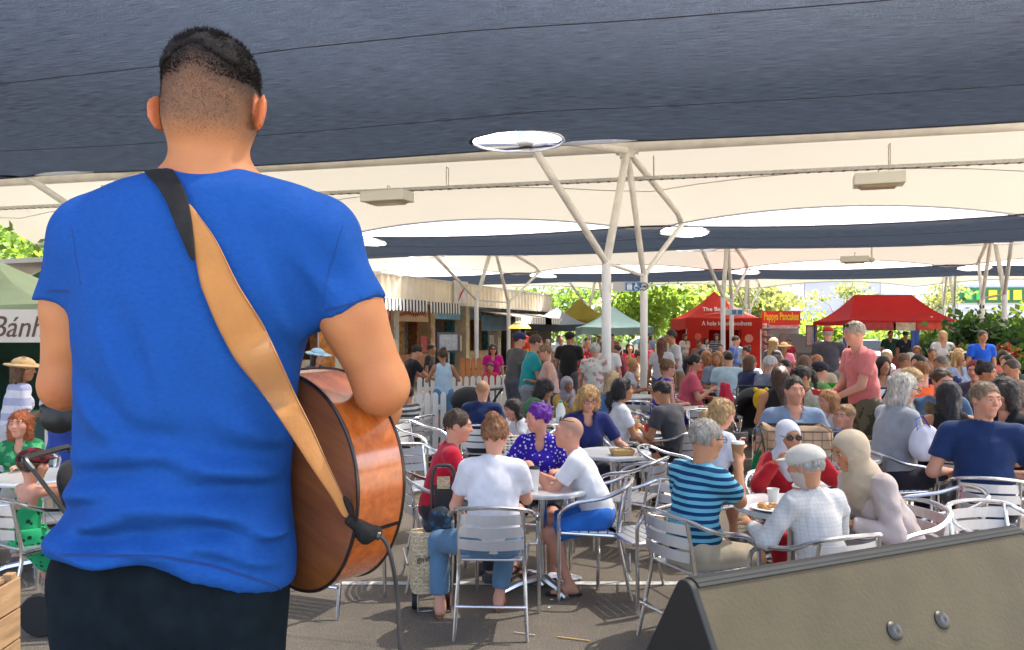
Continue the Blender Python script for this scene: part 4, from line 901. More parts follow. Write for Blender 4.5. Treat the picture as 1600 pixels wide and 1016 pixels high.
# T-shirt: lofted trunk, sleeves, hem and folds
rows = [(285,330,100,.070),(312,325,140,.085),(350,320,168,.100),(400,316,182,.112),(460,308,180,.120),(530,300,171,.122),(610,294,160,.118),(690,290,157,.114),(750,287,161,.116),(810,281,170,.124),(860,274,180,.130),(910,270,182,.132),(1000,268,180,.13)]
zz = np.array([Q(0, r_[0])[2] for r_ in rows])[::-1]; cx = np.array([Q(r_[1], 0)[0] for r_ in rows])[::-1]; rx = np.array([r_[2]*KH for r_ in rows])[::-1]; ry = np.array([r_[3] for r_ in rows])[::-1]
D = SDF(); D.ell(Q(318,420), (.175,.10,.17), None, .06).ell(Q(295,640), (.15,.10,.17), None, .06).ell(Q(270,880), (.17,.115,.14), None, .06)
for x_, sd__ in ((150,Ls),(500,Rsh)): D.cone(Q(333,318,1.283), Q(x_, 366), .062, .062, .05)
zl_ = Q(0, 262)[2]
def loft(V, X, Y, Z):
    c = np.interp(Z, zz, cx); a_ = np.interp(Z, zz, rx); b_ = np.interp(Z, zz, ry); p = 2.35
    d = ((np.abs((X-c)/a_)**p+np.abs(Y/b_)**p)**(1/p)-1)*np.minimum(a_, b_)
    d = np.maximum(d, Z-Q(0, 310)[2])
    return smin(V, d+0*V, .05)
D.func(loft)
def sleeves(V, X, Y, Z):
    def cone(V, a, b, ra, rb, n_, k):
        ba = b-a; L2 = ba@ba; x, y, z = X-a[0], Y-a[1], Z-a[2]; t = (x*ba[0]+y*ba[1]+z*ba[2])/L2; tc = np.clip(t, 0, 1.2)
        d = np.sqrt((x-tc*ba[0])**2+(y-tc*ba[1])**2+(z-tc*ba[2])**2)-(ra+(rb-ra)*tc)
        d = np.maximum(d, (X-b[0])*n_[0]+(Y-b[1])*n_[1]+(Z-b[2])*n_[2]); return smin(V, d, k)
    V = cone(V, Ls+np.array((.012,0,-.004)), Q(109,470,1.285), .0535, .0520, np.array((0,0,-1.)), .04)
    n_ = np.array((.42,0,-.907))
    V = cone(V, Rsh+np.array((-.012,0,-.005)), Q(551,488,1.262), .060, .0608, n_, .04); return V
D.func(sleeves)
def folds(V, X, Y, Z):
    zn = lambda py: Q(0, py, 1.145)[2]
    rgn = np.random.RandomState(2); env = np.exp(-((Z-zn(790))/.085)**2)
    x = X; back = np.clip(-Y/.08, 0, 1)
    f = 0
    for (py, pxc, wpx, tilt, am, wid) in ((745,360,120,.25,.010,.016),(770,180,110,-.15,.011,.017),(800,300,150,.08,.010,.018),(826,130,90,-.35,.012,.016),(838,400,90,.45,.012,.018),(862,270,140,-.05,.008,.015),(700,420,80,.55,.007,.017),(720,200,90,-.1,.007,.017),(660,140,60,.9,.007,.016),(880,150,90,.3,.008,.014),(895,400,70,.5,.009,.014),(610,430,60,1.3,.006,.017),(560,170,70,2.2,.006,.018),(510,440,80,2.6,.007,.018),(430,480,50,1.2,.006,.016),(590,250,120,3.5,.004,.02)):
        c = Q(pxc, py, 1.145); dx = x-c[0]; dz = Z-c[2]; q_ = math.sqrt(1+tilt*tilt); u = (dx+dz*tilt*-1)/q_; v_ = (dz+dx*tilt)/q_
        f = f+1.7*am*np.exp(-(u/(wpx*KH))**2)*(np.exp(-(v_/wid)**2)-.75*np.exp(-((v_-1.7*wid)/(wid*1.1))**2))
    n_ = .0025*np.sin(26*x+5*np.sin(9*Z)+1)*np.sin(7*Z+3*x)+.0016*np.sin(61*x+13*Z+2*np.sin(17*Z))*np.clip((zn(420)-Z)/.2, 0, 1)
    V = V-(f+n_)*back
    hem = zn(884)+np.clip((X-Q(250,0)[0]), 0, 1)*-.315*np.clip((X-Q(250,0)[0])/.1, 0, 1)+.004*np.sin(X*19)+.0015*np.sin(X*57+1)
    dh = Z-hem; V = V-back*(.007*np.exp(-((dh-.020)/.011)**2)-.007*np.exp(-((dh-.043)/.012)**2))*np.clip((X-Q(90,0)[0])/.08, 0, 1)
    return np.maximum(V, hem-Z)
D.func(folds)
def neckhole(V, X, Y, Z):
    c = Q(333, 250); d = np.sqrt((X-c[0])**2+((Y-.015)*1.05)**2)-.0665; rim = Q(0, 258)[2]+.05*Y-.26*np.abs(X-c[0])
    return np.maximum(np.maximum(V, -np.maximum(d, Q(0, 300)[2]-Z)), Z-rim-.004)
D.func(neckhole)
def tee_mat():
    m, n, b = node_mat('blue_tee'); tc = n.nodes.new('ShaderNodeTexCoord'); b.inputs['Roughness'].default_value = .9; b.inputs['Specular IOR Level'].default_value = .15; b.inputs['Sheen Weight'].default_value = .0
    mp = n.nodes.new('ShaderNodeMapping'); mp.inputs['Scale'].default_value = (30, 30, 55); t = n.nodes.new('ShaderNodeTexNoise'); t.inputs['Scale'].default_value = 4; t.inputs['Detail'].default_value = 6
    n.links.new(tc.outputs['Object'], mp.inputs[0]); n.links.new(mp.outputs[0], t.inputs['Vector'])
    r = n.nodes.new('ShaderNodeValToRGB'); r.color_ramp.elements[0].position = .3; r.color_ramp.elements[1].position = .75
    r.color_ramp.elements[0].color = (.006,.051,.222,1); r.color_ramp.elements[1].color = (.008,.063,.262,1)
    n.links.new(t.outputs[0], r.inputs[0]); n.links.new(r.outputs[0], b.inputs['Base Color'])
    t2 = n.nodes.new('ShaderNodeTexNoise'); t2.inputs['Scale'].default_value = 420; t2.inputs['Detail'].default_value = 3; n.links.new(tc.outputs['Object'], t2.inputs['Vector'])
    t3 = n.nodes.new('ShaderNodeTexNoise'); t3.inputs['Scale'].default_value = 16; t3.inputs['Detail'].default_value = 5; n.links.new(tc.outputs['Object'], t3.inputs['Vector'])
    b1 = n.nodes.new('ShaderNodeBump'); b1.inputs['Strength'].default_value = .14; b1.inputs['Distance'].default_value = .02; n.links.new(t3.outputs[0], b1.inputs['Height'])
    b2 = n.nodes.new('ShaderNodeBump'); b2.inputs['Strength'].default_value = .2; b2.inputs['Distance'].default_value = .002; n.links.new(t2.outputs[0], b2.inputs['Height']); n.links.new(b1.outputs[0], b2.inputs['Normal'])
    n.links.new(b2.outputs[0], b.inputs['Normal']); return m
v, q = D.mesh(.0072, pad0=.09); shirt = np_mesh('shirt', v, q, tee_mat(), hero, relax=2)
mm = shirt.modifiers.new('sub', 'SUBSURF'); mm.levels = mm.render_levels = 1
# ribbed collar
cpts = [np.array((Q(333,0)[0]+.069*math.sin(t), .013-.067*math.cos(t), Q(0,259)[2]-.0035*math.cos(t)-.016*abs(math.sin(t)))) for t in np.linspace(0, 2*math.pi, 40)[:-1]]
MB().tube(cpts, .0075, 7, closed=True).build('collar', MATS['blue_tee'], hero, True)
D = SDF(); D.ell((0,0,Q(0,930)[2]), (.168,.112,.16), None, .05).cone((-.07,0,Q(0,900)[2]), (.07,0,Q(0,900)[2]), .09, .09, .05)
for lx, m_ in legs: D.cone((lx,0,.92), (lx,.02,.50), .103, .088, .035).cone((lx,.02,.50), (lx,-.02,.07), .085, .07, .03, cb=True)
D.noise(.0016, 22, 9, (1,1,.7)); D.cut((0,0,Q(0,845)[2]), (0,0,1)); v, q = D.mesh(.011)
o = np_mesh('trousers', v, q, mat('black_denim', (.0045,.009,.013), .9, var=.3, vs=30, bump=.12, bs=250, spec=.08), hero, relax=1); mm = o.modifiers.new('sub', 'SUBSURF'); mm.levels = mm.render_levels = 1
for lx, m_ in legs:
    D = SDF(); D.cone((lx,-.05,.045), (lx,.17,.04), .052, .042, .03).cone((lx,-.02,.09), (lx,.06,.06), .05, .045, .03); D.cut((0,0,.002), (0,0,-1)); v, q = D.mesh(.012); np_mesh('shoe', v, q, cloth((.02,.02,.02)), hero)
# ---- guitar
def wood(name, c1, c2, axis, rough=.22, coat=.6, sc=9):
    m, n, b = node_mat(name); tc = n.nodes.new('ShaderNodeTexCoord'); mp = n.nodes.new('ShaderNodeMapping'); s_ = [26, 26, 26]; s_[axis] = 1.6; mp.inputs['Scale'].default_value = s_
    t = n.nodes.new('ShaderNodeTexNoise'); t.inputs['Scale'].default_value = sc/4; t.inputs['Detail'].default_value = 8; t.inputs['Roughness'].default_value = .65
    r = n.nodes.new('ShaderNodeValToRGB'); r.color_ramp.elements[0].position = .28; r.color_ramp.elements[1].position = .72; r.color_ramp.elements[0].color = (*c1, 1); r.color_ramp.elements[1].color = (*c2, 1)
    n.links.new(tc.outputs['Object'], mp.inputs[0]); n.links.new(mp.outputs[0], t.inputs['Vector']); n.links.new(t.outputs[0], r.inputs[0]); n.links.new(r.outputs[0], b.inputs['Base Color'])
    b.inputs['Roughness'].default_value = rough; b.inputs['Coat Weight'].default_value = coat; b.inputs['Coat Roughness'].default_value = .12; return m
e_ = Vector((.70,-.58,-.36)).normalized(); nf = Vector((.62,.76,.06)); nf = (nf-e_*nf.dot(e_)).normalized(); up_ = nf.cross(e_).normalized()
if up_.z < 0: up_ = -up_
pin = P(590, 826, 1.275); GK = .93; gc = pin-e_*.205*GK
gt = empty('acoustic_guitar', gc, 0, 'acoustic guitar with glossy orange brown mahogany sides held by the musician', 'guitar')
gt.matrix_world = Matrix(((e_.x, up_.x, nf.x, gc.x), (e_.y, up_.y, nf.y, gc.y), (e_.z, up_.z, nf.z, gc.z), (0,0,0,1))) @ Matrix.Scale(GK, 4)
half = [(.205,0),(.203,.03),(.195,.07),(.175,.115),(.14,.155),(.09,.185),(.03,.198),(-.03,.193),(-.09,.172),(-.14,.148),(-.19,.131),(-.235,.127),(-.28,.134),(-.32,.142),(-.36,.140),(-.395,.118),(-.415,.08),(-.422,.04),(-.424,0)]
hv = []
for i in range(len(half)-1):
    p0, p1, p2, p3 = [half[min(max(i+k, 0), len(half)-1)] if not (i+k < 0) else (half[1][0], -half[1][1]) for k in (-1, 0, 1, 2)]
    if i+2 > len(half)-1: p3 = (half[-2][0], -half[-2][1])
    for t in (0, .25, .5, .75): hv.append(tuple(.5*((2*p1[k])+(-p0[k]+p2[k])*t+(2*p0[k]-5*p1[k]+4*p2[k]-p3[k])*t*t+(-p0[k]+3*p1[k]-3*p2[k]+p3[k])*t**3) for k in (0, 1)))
hv.append(half[-1]); outl = hv+[(x, -y) for x, y in hv[-2:0:-1]]; n_ = len(outl)
GS = wood('guitar_side', (.24,.052,.009), (.46,.130,.026), 0, .18, .8); GB = wood('guitar_back', (.11,.036,.010), (.21,.075,.02), 0, .35, .3); GT = wood('guitar_top', (.45,.24,.09), (.55,.32,.13), 0, .25, .5)
BIND = mat('guitar_binding', (.012,.008,.006), .3)
dp = lambda x: .052-.008*max(0, -x)/.4
mb = MB(); mb.add([(x,y,-dp(x)) for x, y in outl]+[(x,y,.05) for x, y in outl], [(i, (i+1) % n_, n_+(i+1) % n_, n_+i) for i in range(n_)]); mb.build('side', GS, gt, True)
# arched back: rings shrinking to the centre
mb = MB(); rings = [1, .985, .9, .7, .45, .2]
for k, rr in enumerate(rings): mb.v += [((x+.06)*rr-.06, y*rr, -dp(x)-.014*(1-rr**2)) for x, y in outl]
fs = [(k*n_+i, (k+1)*n_+i, (k+1)*n_+(i+1) % n_, k*n_+(i+1) % n_) for k in range(len(rings)-1) for i in range(n_)]+[tuple((len(rings)-1)*n_+i for i in range(n_))[::-1]]
mb.f = fs; mb.m = [0]*len(fs); mb.build('back', GB, gt, True)
MB().add([(x,y,.05) for x, y in outl], [tuple(range(n_))]).build('top', GT, gt)
MB().tube([(x,y,-dp(x)) for x, y in outl], .0032, 6, closed=True).build('binding', BIND, gt, True)
MB().tube([(x,y,.05) for x, y in outl], .0032, 6, closed=True).build('binding', BIND, gt, True)
MB().box((.2055,0,0), (.0025,.007,.098)).build('end_strip', BIND, gt)
MB().lathe([(.055,.0515),(.05,.053),(.0,.053)], 28, (-.16,0,0)).build('soundhole', mat('hole_black', (.005,.004,.003), .9), gt)
MB().box((.04,0,.056), (.03,.16,.01)).build('bridge', BIND, gt, bevel=.003)
MB().box((-.60,0,.045), (.38,.05,.03)).build('neck', wood('guitar_neck', (.15,.05,.02), (.25,.09,.03), 0), gt, bevel=.008)
MB().box((-.52,0,.063), (.56,.052,.006)).build('fretboard', BIND, gt)
hs_o = MB().prism([(-.79,-.03),(-.79,.03),(-.83,.038),(-.96,.042),(-.965,-.042),(-.83,-.038)], .016, Matrix.Translation((0,0,.045))).build('headstock', GB, gt)
for k in range(6): MB().lathe([(.008,0),(.010,.01),(.007,.02)], 8, (-.84-.04*(k % 3), .05 if k < 3 else -.05, .045)).build('tuning_peg', ALU, hs_o)
st_ = MB()
for k in range(6): st_.tube([(.04,-.025+k*.01,.064),(-.8,-.018+k*.0072,.069)], .0006, 4)
st_.build('strings', ALU, gt)
# ---- strap: a ribbon that follows the shirt, found by casting rays onto it
from mathutils.bvhtree import BVHTree
bpy.context.view_layer.update(); dg = bpy.context.evaluated_depsgraph_get(); bv = BVHTree.FromObject(shirt, dg)
Mi = shirt.matrix_world.inverted()
def onshirt(px, py, off=.006, default=1.2):
    d = (P(px, py, 1)-Vector((0,0,CZ))).normalized(); h = bv.ray_cast(Mi @ Vector((0,0,CZ)), d)
    if h[0] is None: return P(px, py, default)
    return shirt.matrix_world @ h[0]-d*off
STI = mat('tee_stitch', (.004,.034,.155), .9)
def seam_line(pts, n=40, off=.0006, r=.0009):
    a = np.array(pts, float); d = np.r_[0, np.cumsum(np.hypot(*np.diff(a, axis=0).T))]; t = np.linspace(0, d[-1], n)
    q_ = [Mi @ onshirt(np.interp(x, d, a[:,0]), np.interp(x, d, a[:,1]), off, 1.2) for x in t]
    q_ = [q for i, q in enumerate(q_) if i == 0 or (q-q_[i-1]).length < .05]
    if len(q_) > 3: MB().tube(q_, r, 4).build('seam', STI, shirt)
for dy in (-15, -18): seam_line([(92,884+dy),(250,886+dy),(330,900+dy),(400,922+dy),(440,936+dy)], 60)
for dy in (-13, -16): seam_line([(508,500+dy),(550,489+dy),(594,473+dy)], 24); seam_line([(72,469+dy),(108,470+dy)], 12)
seam_line([(536,352),(524,390),(510,440),(504,478)], 24, r=.0007); seam_line([(112,356),(118,400),(126,445)], 20, r=.0007)
def ribbon(L_, R_, th, name, m, parent, org):
    mb = MB(); n = len(L_); org = Vector(org)
    for a, b_ in zip(L_, R_): mb.v += [tuple(a-org), tuple(b_-org)]
    f = [(2*i, 2*i+2, 2*i+3, 2*i+1) for i in range(n-1)]; mb.f = f; mb.m = [0]*len(f); o = mb.build(name, m, parent, True)
    s_ = o.modifiers.new('solid', 'SOLIDIFY'); s_.thickness = th; s_.offset = 0; sb = o.modifiers.new('sub', 'SUBSURF'); sb.levels = sb.render_levels = 2; return o
TAN = mat('suede_tan', (.36,.165,.05), .9, var=.18, vs=9, bump=.12, bs=160, spec=.15, sheen=.2); BLK = mat('strap_black', (.014,.014,.014), .8, spec=.15, var=.4, vs=20, bump=.2, bs=70)
strap = empty('guitar_strap', P(330, 420, 1.15), 0, 'tan suede guitar strap with a black leather end crossing the blue shirt', 'strap'); so3 = strap.location
def resamp(pts, n):
    a = np.array(pts, float); d = np.r_[0, np.cumsum(np.hypot(*np.diff(a, axis=0).T))]; t = np.linspace(0, d[-1], n); return np.stack([np.interp(t, d, a[:, i]) for i in (0, 1)], 1)
tl = resamp([(290,318),(300,374),(310,445),(334,506),(362,561),(409,617),(448,673),(484,728),(523,784),(536,812)], 26)
tr = resamp([(296,316),(340,374),(375,445),(415,506),(440,561),(464,617),(492,673),(515,728),(541,784),(552,810)], 26)
def along(pa, i, n):
    t = i/(n-1)
    p = onshirt(*pa, off=.009, default=1.16)
    if pa[0] > 425:  # leaves the back and runs out to the guitar's end pin
        k = min(1, (pa[0]-425)/125); Yt = 1.118+(1.245-1.118)*k**1.3; p = P(*pa, min(Yt, p.y if pa[0] < 455 else 9))
    return p
Lp = [along(tl[i], i, 26) for i in range(26)]; Rp = [along(tr[i], i, 26) for i in range(26)]
ribbon(Lp, Rp, .0045, 'suede_band', TAN, strap, so3)
STT = mat('strap_stitch', (.20,.085,.03), .9)
for k_ in (.07, .93):
    MB().tube([(Lp[i]*(1-k_)+Rp[i]*k_)-so3-Vector((0,.0028,0)) for i in range(1, 25)], .0007, 4).build('stitching', STT, strap)
bl = resamp([(222,268),(242,288),(257,312),(269,342),(284,376),(298,408)], 12); br = resamp([(270,262),(286,287),(296,313),(301,345),(304,380),(306,408)], 12)
Lb = [onshirt(*p, off=.013, default=1.21) for p in bl]; Rb = [onshirt(*p, off=.013, default=1.21) for p in br]
front = [((224,268,1.30),(272,260,1.30)), ((232,285,1.38),(280,280,1.38)), ((300,420,1.47),(335,410,1.47))]
Lb = [P(*f_[0]) for f_ in front[::-1]]+Lb; Rb = [P(*f_[1]) for f_ in front[::-1]]+Rb
ribbon(Lb, Rb, .005, 'leather_end', BLK, strap, so3)
e1 = [P(530,775,1.222),P(548,812,1.238),P(562,822,1.245),P(590,818,1.250),P(598,826,1.252)]; e2 = [P(541,770,1.222),P(556,800,1.235),P(570,838,1.243),P(586,842,1.248),P(598,834,1.252)]
ribbon(e1, e2, .006, 'pin_tab', BLK, strap, so3)
D = SDF(); a_, b_, c_ = [np.array(x) for x in (P(548,815,1.236), P(572,833,1.238), P(590,830,1.246))]; D.cone(a_, b_, .009, .014, .01).cone(b_, c_, .014, .009, .01); D.noise(.001, 90, 2); v, q = D.mesh(.004); np_mesh('end_knot', v-np.array(so3), q, BLK, strap, relax=1)
cab = empty('guitar_cable', P(590, 828, 1.25), 0, 'thin black cable hanging from the end of the guitar', 'cable'); cbo = cab.location
MB().tube([P(576,833,1.240)-cbo, P(594,838,1.242)-cbo], [.0085,.007], 10).build('plug', mat('plug_black', (.02,.02,.02), .35), cab, True)
pts = [P(594,838,1.242), P(604,850,1.245), P(613,880,1.25), P(621,930,1.26), P(624,985,1.26), P(626,1040,1.26), P(628,1300,1.27), P(640,1700,1.28)]+[Vector((-.1,1.5,.507)), Vector((.1,1.2,.507))]
pts = [np.array(p) for p in pts]; cr = []
for i in range(len(pts)-1):
    p0, p1, p2, p3 = pts[max(i-1,0)], pts[i], pts[i+1], pts[min(i+2, len(pts)-1)]
    for t in np.linspace(0, 1, 7)[:-1]: cr.append(.5*(2*p1+(p2-p0)*t+(2*p0-5*p1+4*p2-p3)*t*t+(3*p1-p0-3*p2+p3)*t**3))
MB().tube([Vector(p)-cbo for p in cr], .0036, 7).build('cord', mat('cable_black', (.018,.018,.02), .45), cab, True)
# ---- big loudspeaker cabinet lying on the stage, bottom right
def speaker():
    DZ = .60
    a = P(1072, 908, DZ*F/390); b_ = P(1588, 824, DZ*F/306); zt = a.z
    ax = Vector((b_.x-a.x, b_.y-a.y, 0)); Ln = ax.length; ax.normalize(); nrm = Vector((ax.y, -ax.x, 0))   # towards the camera
    o = empty('stage_speaker', (a.x, a.y, .5), 0, 'wedge shaped loudspeaker cabinet with worn brown panel in front of the diners', 'speaker')
    o.matrix_world = Matrix(((ax.x, nrm.x, 0, a.x), (ax.y, nrm.y, 0, a.y), (0, 0, 1, .5), (0,0,0,1)))
    hgt = zt-.5; d1, d2 = .40, .42     # run towards the camera / the audience
    prof = [(-d2,0),(-d2,.06),*[(.036*math.cos(t), hgt-.036+.036*math.sin(t)) for t in np.linspace(R(152), R(30), 12)],(d1,.10),(d1,0)]
    BRN = mat('panel_brown', (.078,.062,.030), .75, var=.16, vs=5, bump=.25, bs=90); 
    m, n, b = node_mat('end_black'); b.inputs['Base Color'].default_value = (.012,.012,.011,1); b.inputs['Roughness'].default_value = .6
    def ext(name, pf, m, x0, x1, par=o, bev=0):
        k = len(pf); mb = MB(); mb.add([(x0,y,z) for y, z in pf]+[(x1,y,z) for y, z in pf], [(i, (i+1) % k, k+(i+1) % k, k+i)[::-1] for i in range(k)]+[tuple(range(k)), tuple(range(k, 2*k))[::-1]]); return mb.build(name, m, par, bevel=bev)
    ext('cabinet', prof, BRN, .012, Ln-.012)
    big = [(y*1.03, z+(.003 if z > .2 else 0)) for y, z in prof]
    for x0 in (-.006, Ln-.014):
        e = ext('end_cheek', big, m, x0, x0+.02, bev=.004)
        if x0 < 0:
            for (y, z, r_) in ((-.02, hgt-.19, .016), (-.03, hgt-.30, .02)):
                mb = MB().lathe([(r_,0),(r_*.95,.005),(r_*.5,.008),(r_*.42,.003),(0,.003)], 18)
                mb.v = [(-.006-p[2], y+p[0], z+p[1]) for p in mb.v]; mb.build('bolt', mat('bolt_grey', (.10,.10,.09), .5, metal=.5), e, True)
    # perforated grille wrapped over the far top edge
    m, n, b = node_mat('grille'); tc = n.nodes.new('ShaderNodeTexCoord'); t = n.nodes.new('ShaderNodeTexVoronoi'); t.inputs['Scale'].default_value = 135; t.inputs['Randomness'].default_value = 0
    r = n.nodes.new('ShaderNodeValToRGB'); r.color_ramp.elements[0].position = .30; r.color_ramp.elements[1].position = .36; r.color_ramp.elements[0].color = (.004,.004,.004,1); r.color_ramp.elements[1].color = (.060,.060,.056,1)
    n.links.new(tc.outputs['Object'], t.inputs['Vector']); n.links.new(t.outputs[0], r.inputs[0]); n.links.new(r.outputs[0], b.inputs['Base Color']); b.inputs['Roughness'].default_value = .8; b.inputs['Specular IOR Level'].default_value = .2
    gp = [(-d2-.006,.06)]+[(.042*math.cos(t), hgt-.036+.042*math.sin(t)) for t in np.linspace(R(152), R(42), 12)]+[(.0365*math.cos(t), hgt-.036+.0365*math.sin(t)) for t in np.linspace(R(42), R(152), 12)]+[(-d2-.0005,.06)]
    go_ = ext('grille', gp, m, .016, Ln-.016); go_.data.polygons.foreach_set('use_smooth', [True]*len(go_.data.polygons)); go_.data.set_sharp_from_angle(angle=R(60))
    for (px, py) in ((1397,986),(1471,969)):
        # where the ray meets the sloping panel
        A = Vector((.031, hgt-.018)); Bv = Vector((d1, .10)); dd = (Bv-A).normalized(); nn = Vector((-dd.y, dd.x)) 
        if nn.x < 0: nn = -nn
        N3 = nrm*nn.x+Vector((0,0,1))*nn.y; P0 = o.matrix_world @ Vector((0, A.x, A.y)); ray = P(px, py, 1)-Vector((0,0,CZ)); t_ = (P0-Vector((0,0,CZ))).dot(N3)/ray.dot(N3)
        hit = Vector((0,0,CZ))+ray*t_; qd = N3.to_track_quat('Z', 'Y').to_matrix(); mb = MB().lathe([(.024,0),(.024,.004),(.018,.009),(.008,.010),(.0,.007)], 20)
        inv = o.matrix_world.inverted(); mb.v = [tuple(inv @ (hit+qd @ Vector(p))) for p in mb.v]; mb.build('panel_bolt', mat('bolt_dark', (.05,.05,.045), .4, metal=.4), o, True)
    return o
speaker()
# wooden crate on the stage at the left edge
WD = mat('crate_wood', (.42,.25,.12), .8, var=.3, vs=5, bump=.3, bs=60, stretch=(1,1,9))
def crate():
    cx = -1.60-.25; o = empty('wooden_crate', (cx, 2.38, .5), R(4), 'weathered wooden crate at the left edge by the stage', 'crate')
    H = CZ-(895-HY)/F*2.57-.5
    for sx in (-1, 1):
        for sy in (-1, 1): MB().box((sx*.225, sy*.17, H/2), (.03,.03,H)).build('corner_post', WD, o, bevel=.003)
    for k in range(5):
        z = .065+k*(H-.13)/4
        for sy in (-1, 1): MB().box((0, sy*.191, z), (.48,.012,H/5-.012)).build('plank', WD, o, bevel=.002)
        for sx in (-1, 1): MB().box((sx*.246, 0, z), (.012,.37,H/5-.012)).build('plank', WD, o, bevel=.002)
    for k in range(4): MB().box((-.17+k*.113, 0, H-.02), (.10,.35,.012)).build('plank', WD, o)
crate()
# ---------------------------------------------------------------- market tents, kiosks, buildings, trees
def marquee(px, Y, wd, dp, eave, peak, colr, label, rz=0, ridge=0, valance=.28, X=None, legm=None, panel=None, name='market_tent', scal=False):
    X = GX(px, Y) if X is None else X
    o = empty(name, (X, Y, 0), rz, label, 'market tent', 'market tents'); cm = colr if isinstance(colr, bpy.types.Material) else tarp(colr)
    a, b_ = wd/2, dp/2; mb = MB(); N = 10; K = 8
    # concave canopy: rings from eave to peak
    per = []
    for i in range(N): per.append((-a+2*a*i/N, -b_))
    for i in range(N): per.append((a, -b_+2*b_*i/N))
    for i in range(N): per.append((a-2*a*i/N, b_))
    for i in range(N): per.append((-a, b_-2*b_*i/N))
    n = len(per)
    for k in range(K+1):
        t = k/K
        for (x, y) in per:
            rx_ = max(-ridge/2, min(ridge/2, x)); corner = abs(abs(x)/a-abs(y)/b_)
            xx = x*(1-t)+rx_*t; yy = y*(1-t); sag = -.06*math.sin(math.pi*t)-(.05*(1-t)*(min(1, corner)))
            mb.v.append((xx, yy, eave+(peak-eave)*(t**1.25)+sag))
    for k in range(K):
        for i in range(n): mb.f.append((k*n+i, k*n+(i+1) % n, (k+1)*n+(i+1) % n, (k+1)*n+i))
    mb.m = [0]*len(mb.f); cp = mb.build('canopy', cm, o, True); sl_ = cp.modifiers.new('solid', 'SOLIDIFY'); sl_.thickness = .012
    vb = MB()
    for i in range(n):
        j = (i+1) % n; (x1, y1), (x2, y2) = per[i], per[j]; z1, z2 = mb.v[i][2], mb.v[j][2]; d1 = valance*(1.12 if i % 2 else .95); d2 = valance*(1.12 if j % 2 else .95)
        if not scal: d1 = d2 = valance
        k = 1.004; vb.add([(x1*k,y1*k,z1+.005),(x2*k,y2*k,z2+.005),(x2*k,y2*k,z2-d2),(x1*k,y1*k,z1-d1)], [(0,3,2,1)])
    vo = vb.build('valance', cm, cp); sv = vo.modifiers.new('solid', 'SOLIDIFY'); sv.thickness = .01
    for sx in (-1, 1):
        for sy in (-1, 1): MB().box((sx*(a-.04), sy*(b_-.04), (eave-.1)/2), (.05,.05,eave-.1)).build('leg', legm or WHITE, o)
    for sy in (-1, 1): MB().tube([(-a+.05, sy*(b_-.05), eave-.35), (0, sy*(b_-.05), eave-.12), (a-.05, sy*(b_-.05), eave-.35)], .015, 5).build('truss_bar', legm or WHITE, o)
    return o
def tarp(c):
    nm = 'tarp_%03d%03d%03d' % tuple(int(x*999) for x in c)
    if nm in MATS: return MATS[nm]
    m = mat(nm, c, .65, var=.10, vs=2, spec=.3); n = m.node_tree; b = n.nodes['Principled BSDF']; tr = n.nodes.new('ShaderNodeBsdfTranslucent'); tr.inputs[0].default_value = (*[min(1, x*1.1) for x in c], 1)
    mx = n.nodes.new('ShaderNodeMixShader'); mx.inputs[0].default_value = .35; n.links.new(b.outputs[0], mx.inputs[1]); n.links.new(tr.outputs[0], mx.inputs[2]); n.links.new(mx.outputs[0], n.nodes['Material Output'].inputs[0]); return m
RED = (.62,.018,.022); RED2 = (.62,.035,.018)
TW = mat('print_white', (.8,.8,.78), .6); TY = mat('print_yellow', (.85,.62,.03), .6); TBR = mat('print_brown', (.10,.05,.03), .6)
# bagel tent
Yb = 30.0; bt = marquee(1116, Yb+1.5, 2.9, 2.9, 2.33, 3.42, RED2, 'orange red bagel marquee with white lettering on its roof and front', valance=.42)
slope = Vector((0, 1.45, 1.0)).normalized()
text('lettering', 'The Bagel Boys', .34, TW, bt, frame((.05,-.93,2.68), (1,0,0), (0,.75,.62)), .006, shear=.2, fit=1.5)
MB().tube([(-.62,-1.12,2.47),(-.2,-1.06,2.53),(.3,-1.06,2.53),(.7,-1.12,2.48)], [.01,.03,.025,.008], 6, flat=.3).build('swoosh', TW, bt)
text('lettering', 'A hole lot of goodness', .24, TW, bt, frame((.1,-1.475,2.12), (1,0,0), (0,0,1)), .006, fit=1.9)
text('lettering', 'BAGELS', .16, TW, bt, frame((1.475,-.6,2.12), (0,1,0), (0,0,1)), .006)
MB().box((-1.0,-1.44,.95), (.85,.02,1.9)).build('side_banner', tarp(RED2), bt); MB().box((1.02,-1.43,.95), (.72,.02,1.9)).build('side_banner', tarp(RED2), bt)
MB().box((0,1.40,1.0), (2.8,.02,2.0)).build('rear_wall', tarp((.35,.02,.02)), bt); MB().box((.05,-1.2,.5), (1.3,.5,1.0)).build('counter', mat('counter_white', (.6,.6,.58), .6), bt, bevel=.01)
MB().box((1.4,0,1.1), (.02,2.7,2.2)).build('side_wall', tarp(RED2), bt)
dsc = MB().lathe([(.16,0),(.16,.01),(0,.012)], 20); dsc.v = [(p[0]+.95, -1.455-p[2], p[1]+1.55) for p in dsc.v]; dsc.build('round_logo', mat('logo_pink', (.6,.25,.2), .6), bt)
dsc = MB().lathe([(.13,0),(.13,.01),(0,.012)], 20); dsc.v = [(p[0]-1.0, -1.458-p[2], p[1]+1.62) for p in dsc.v]; dsc.build('round_logo', mat('logo_red', (.7,.12,.08), .6), bt)
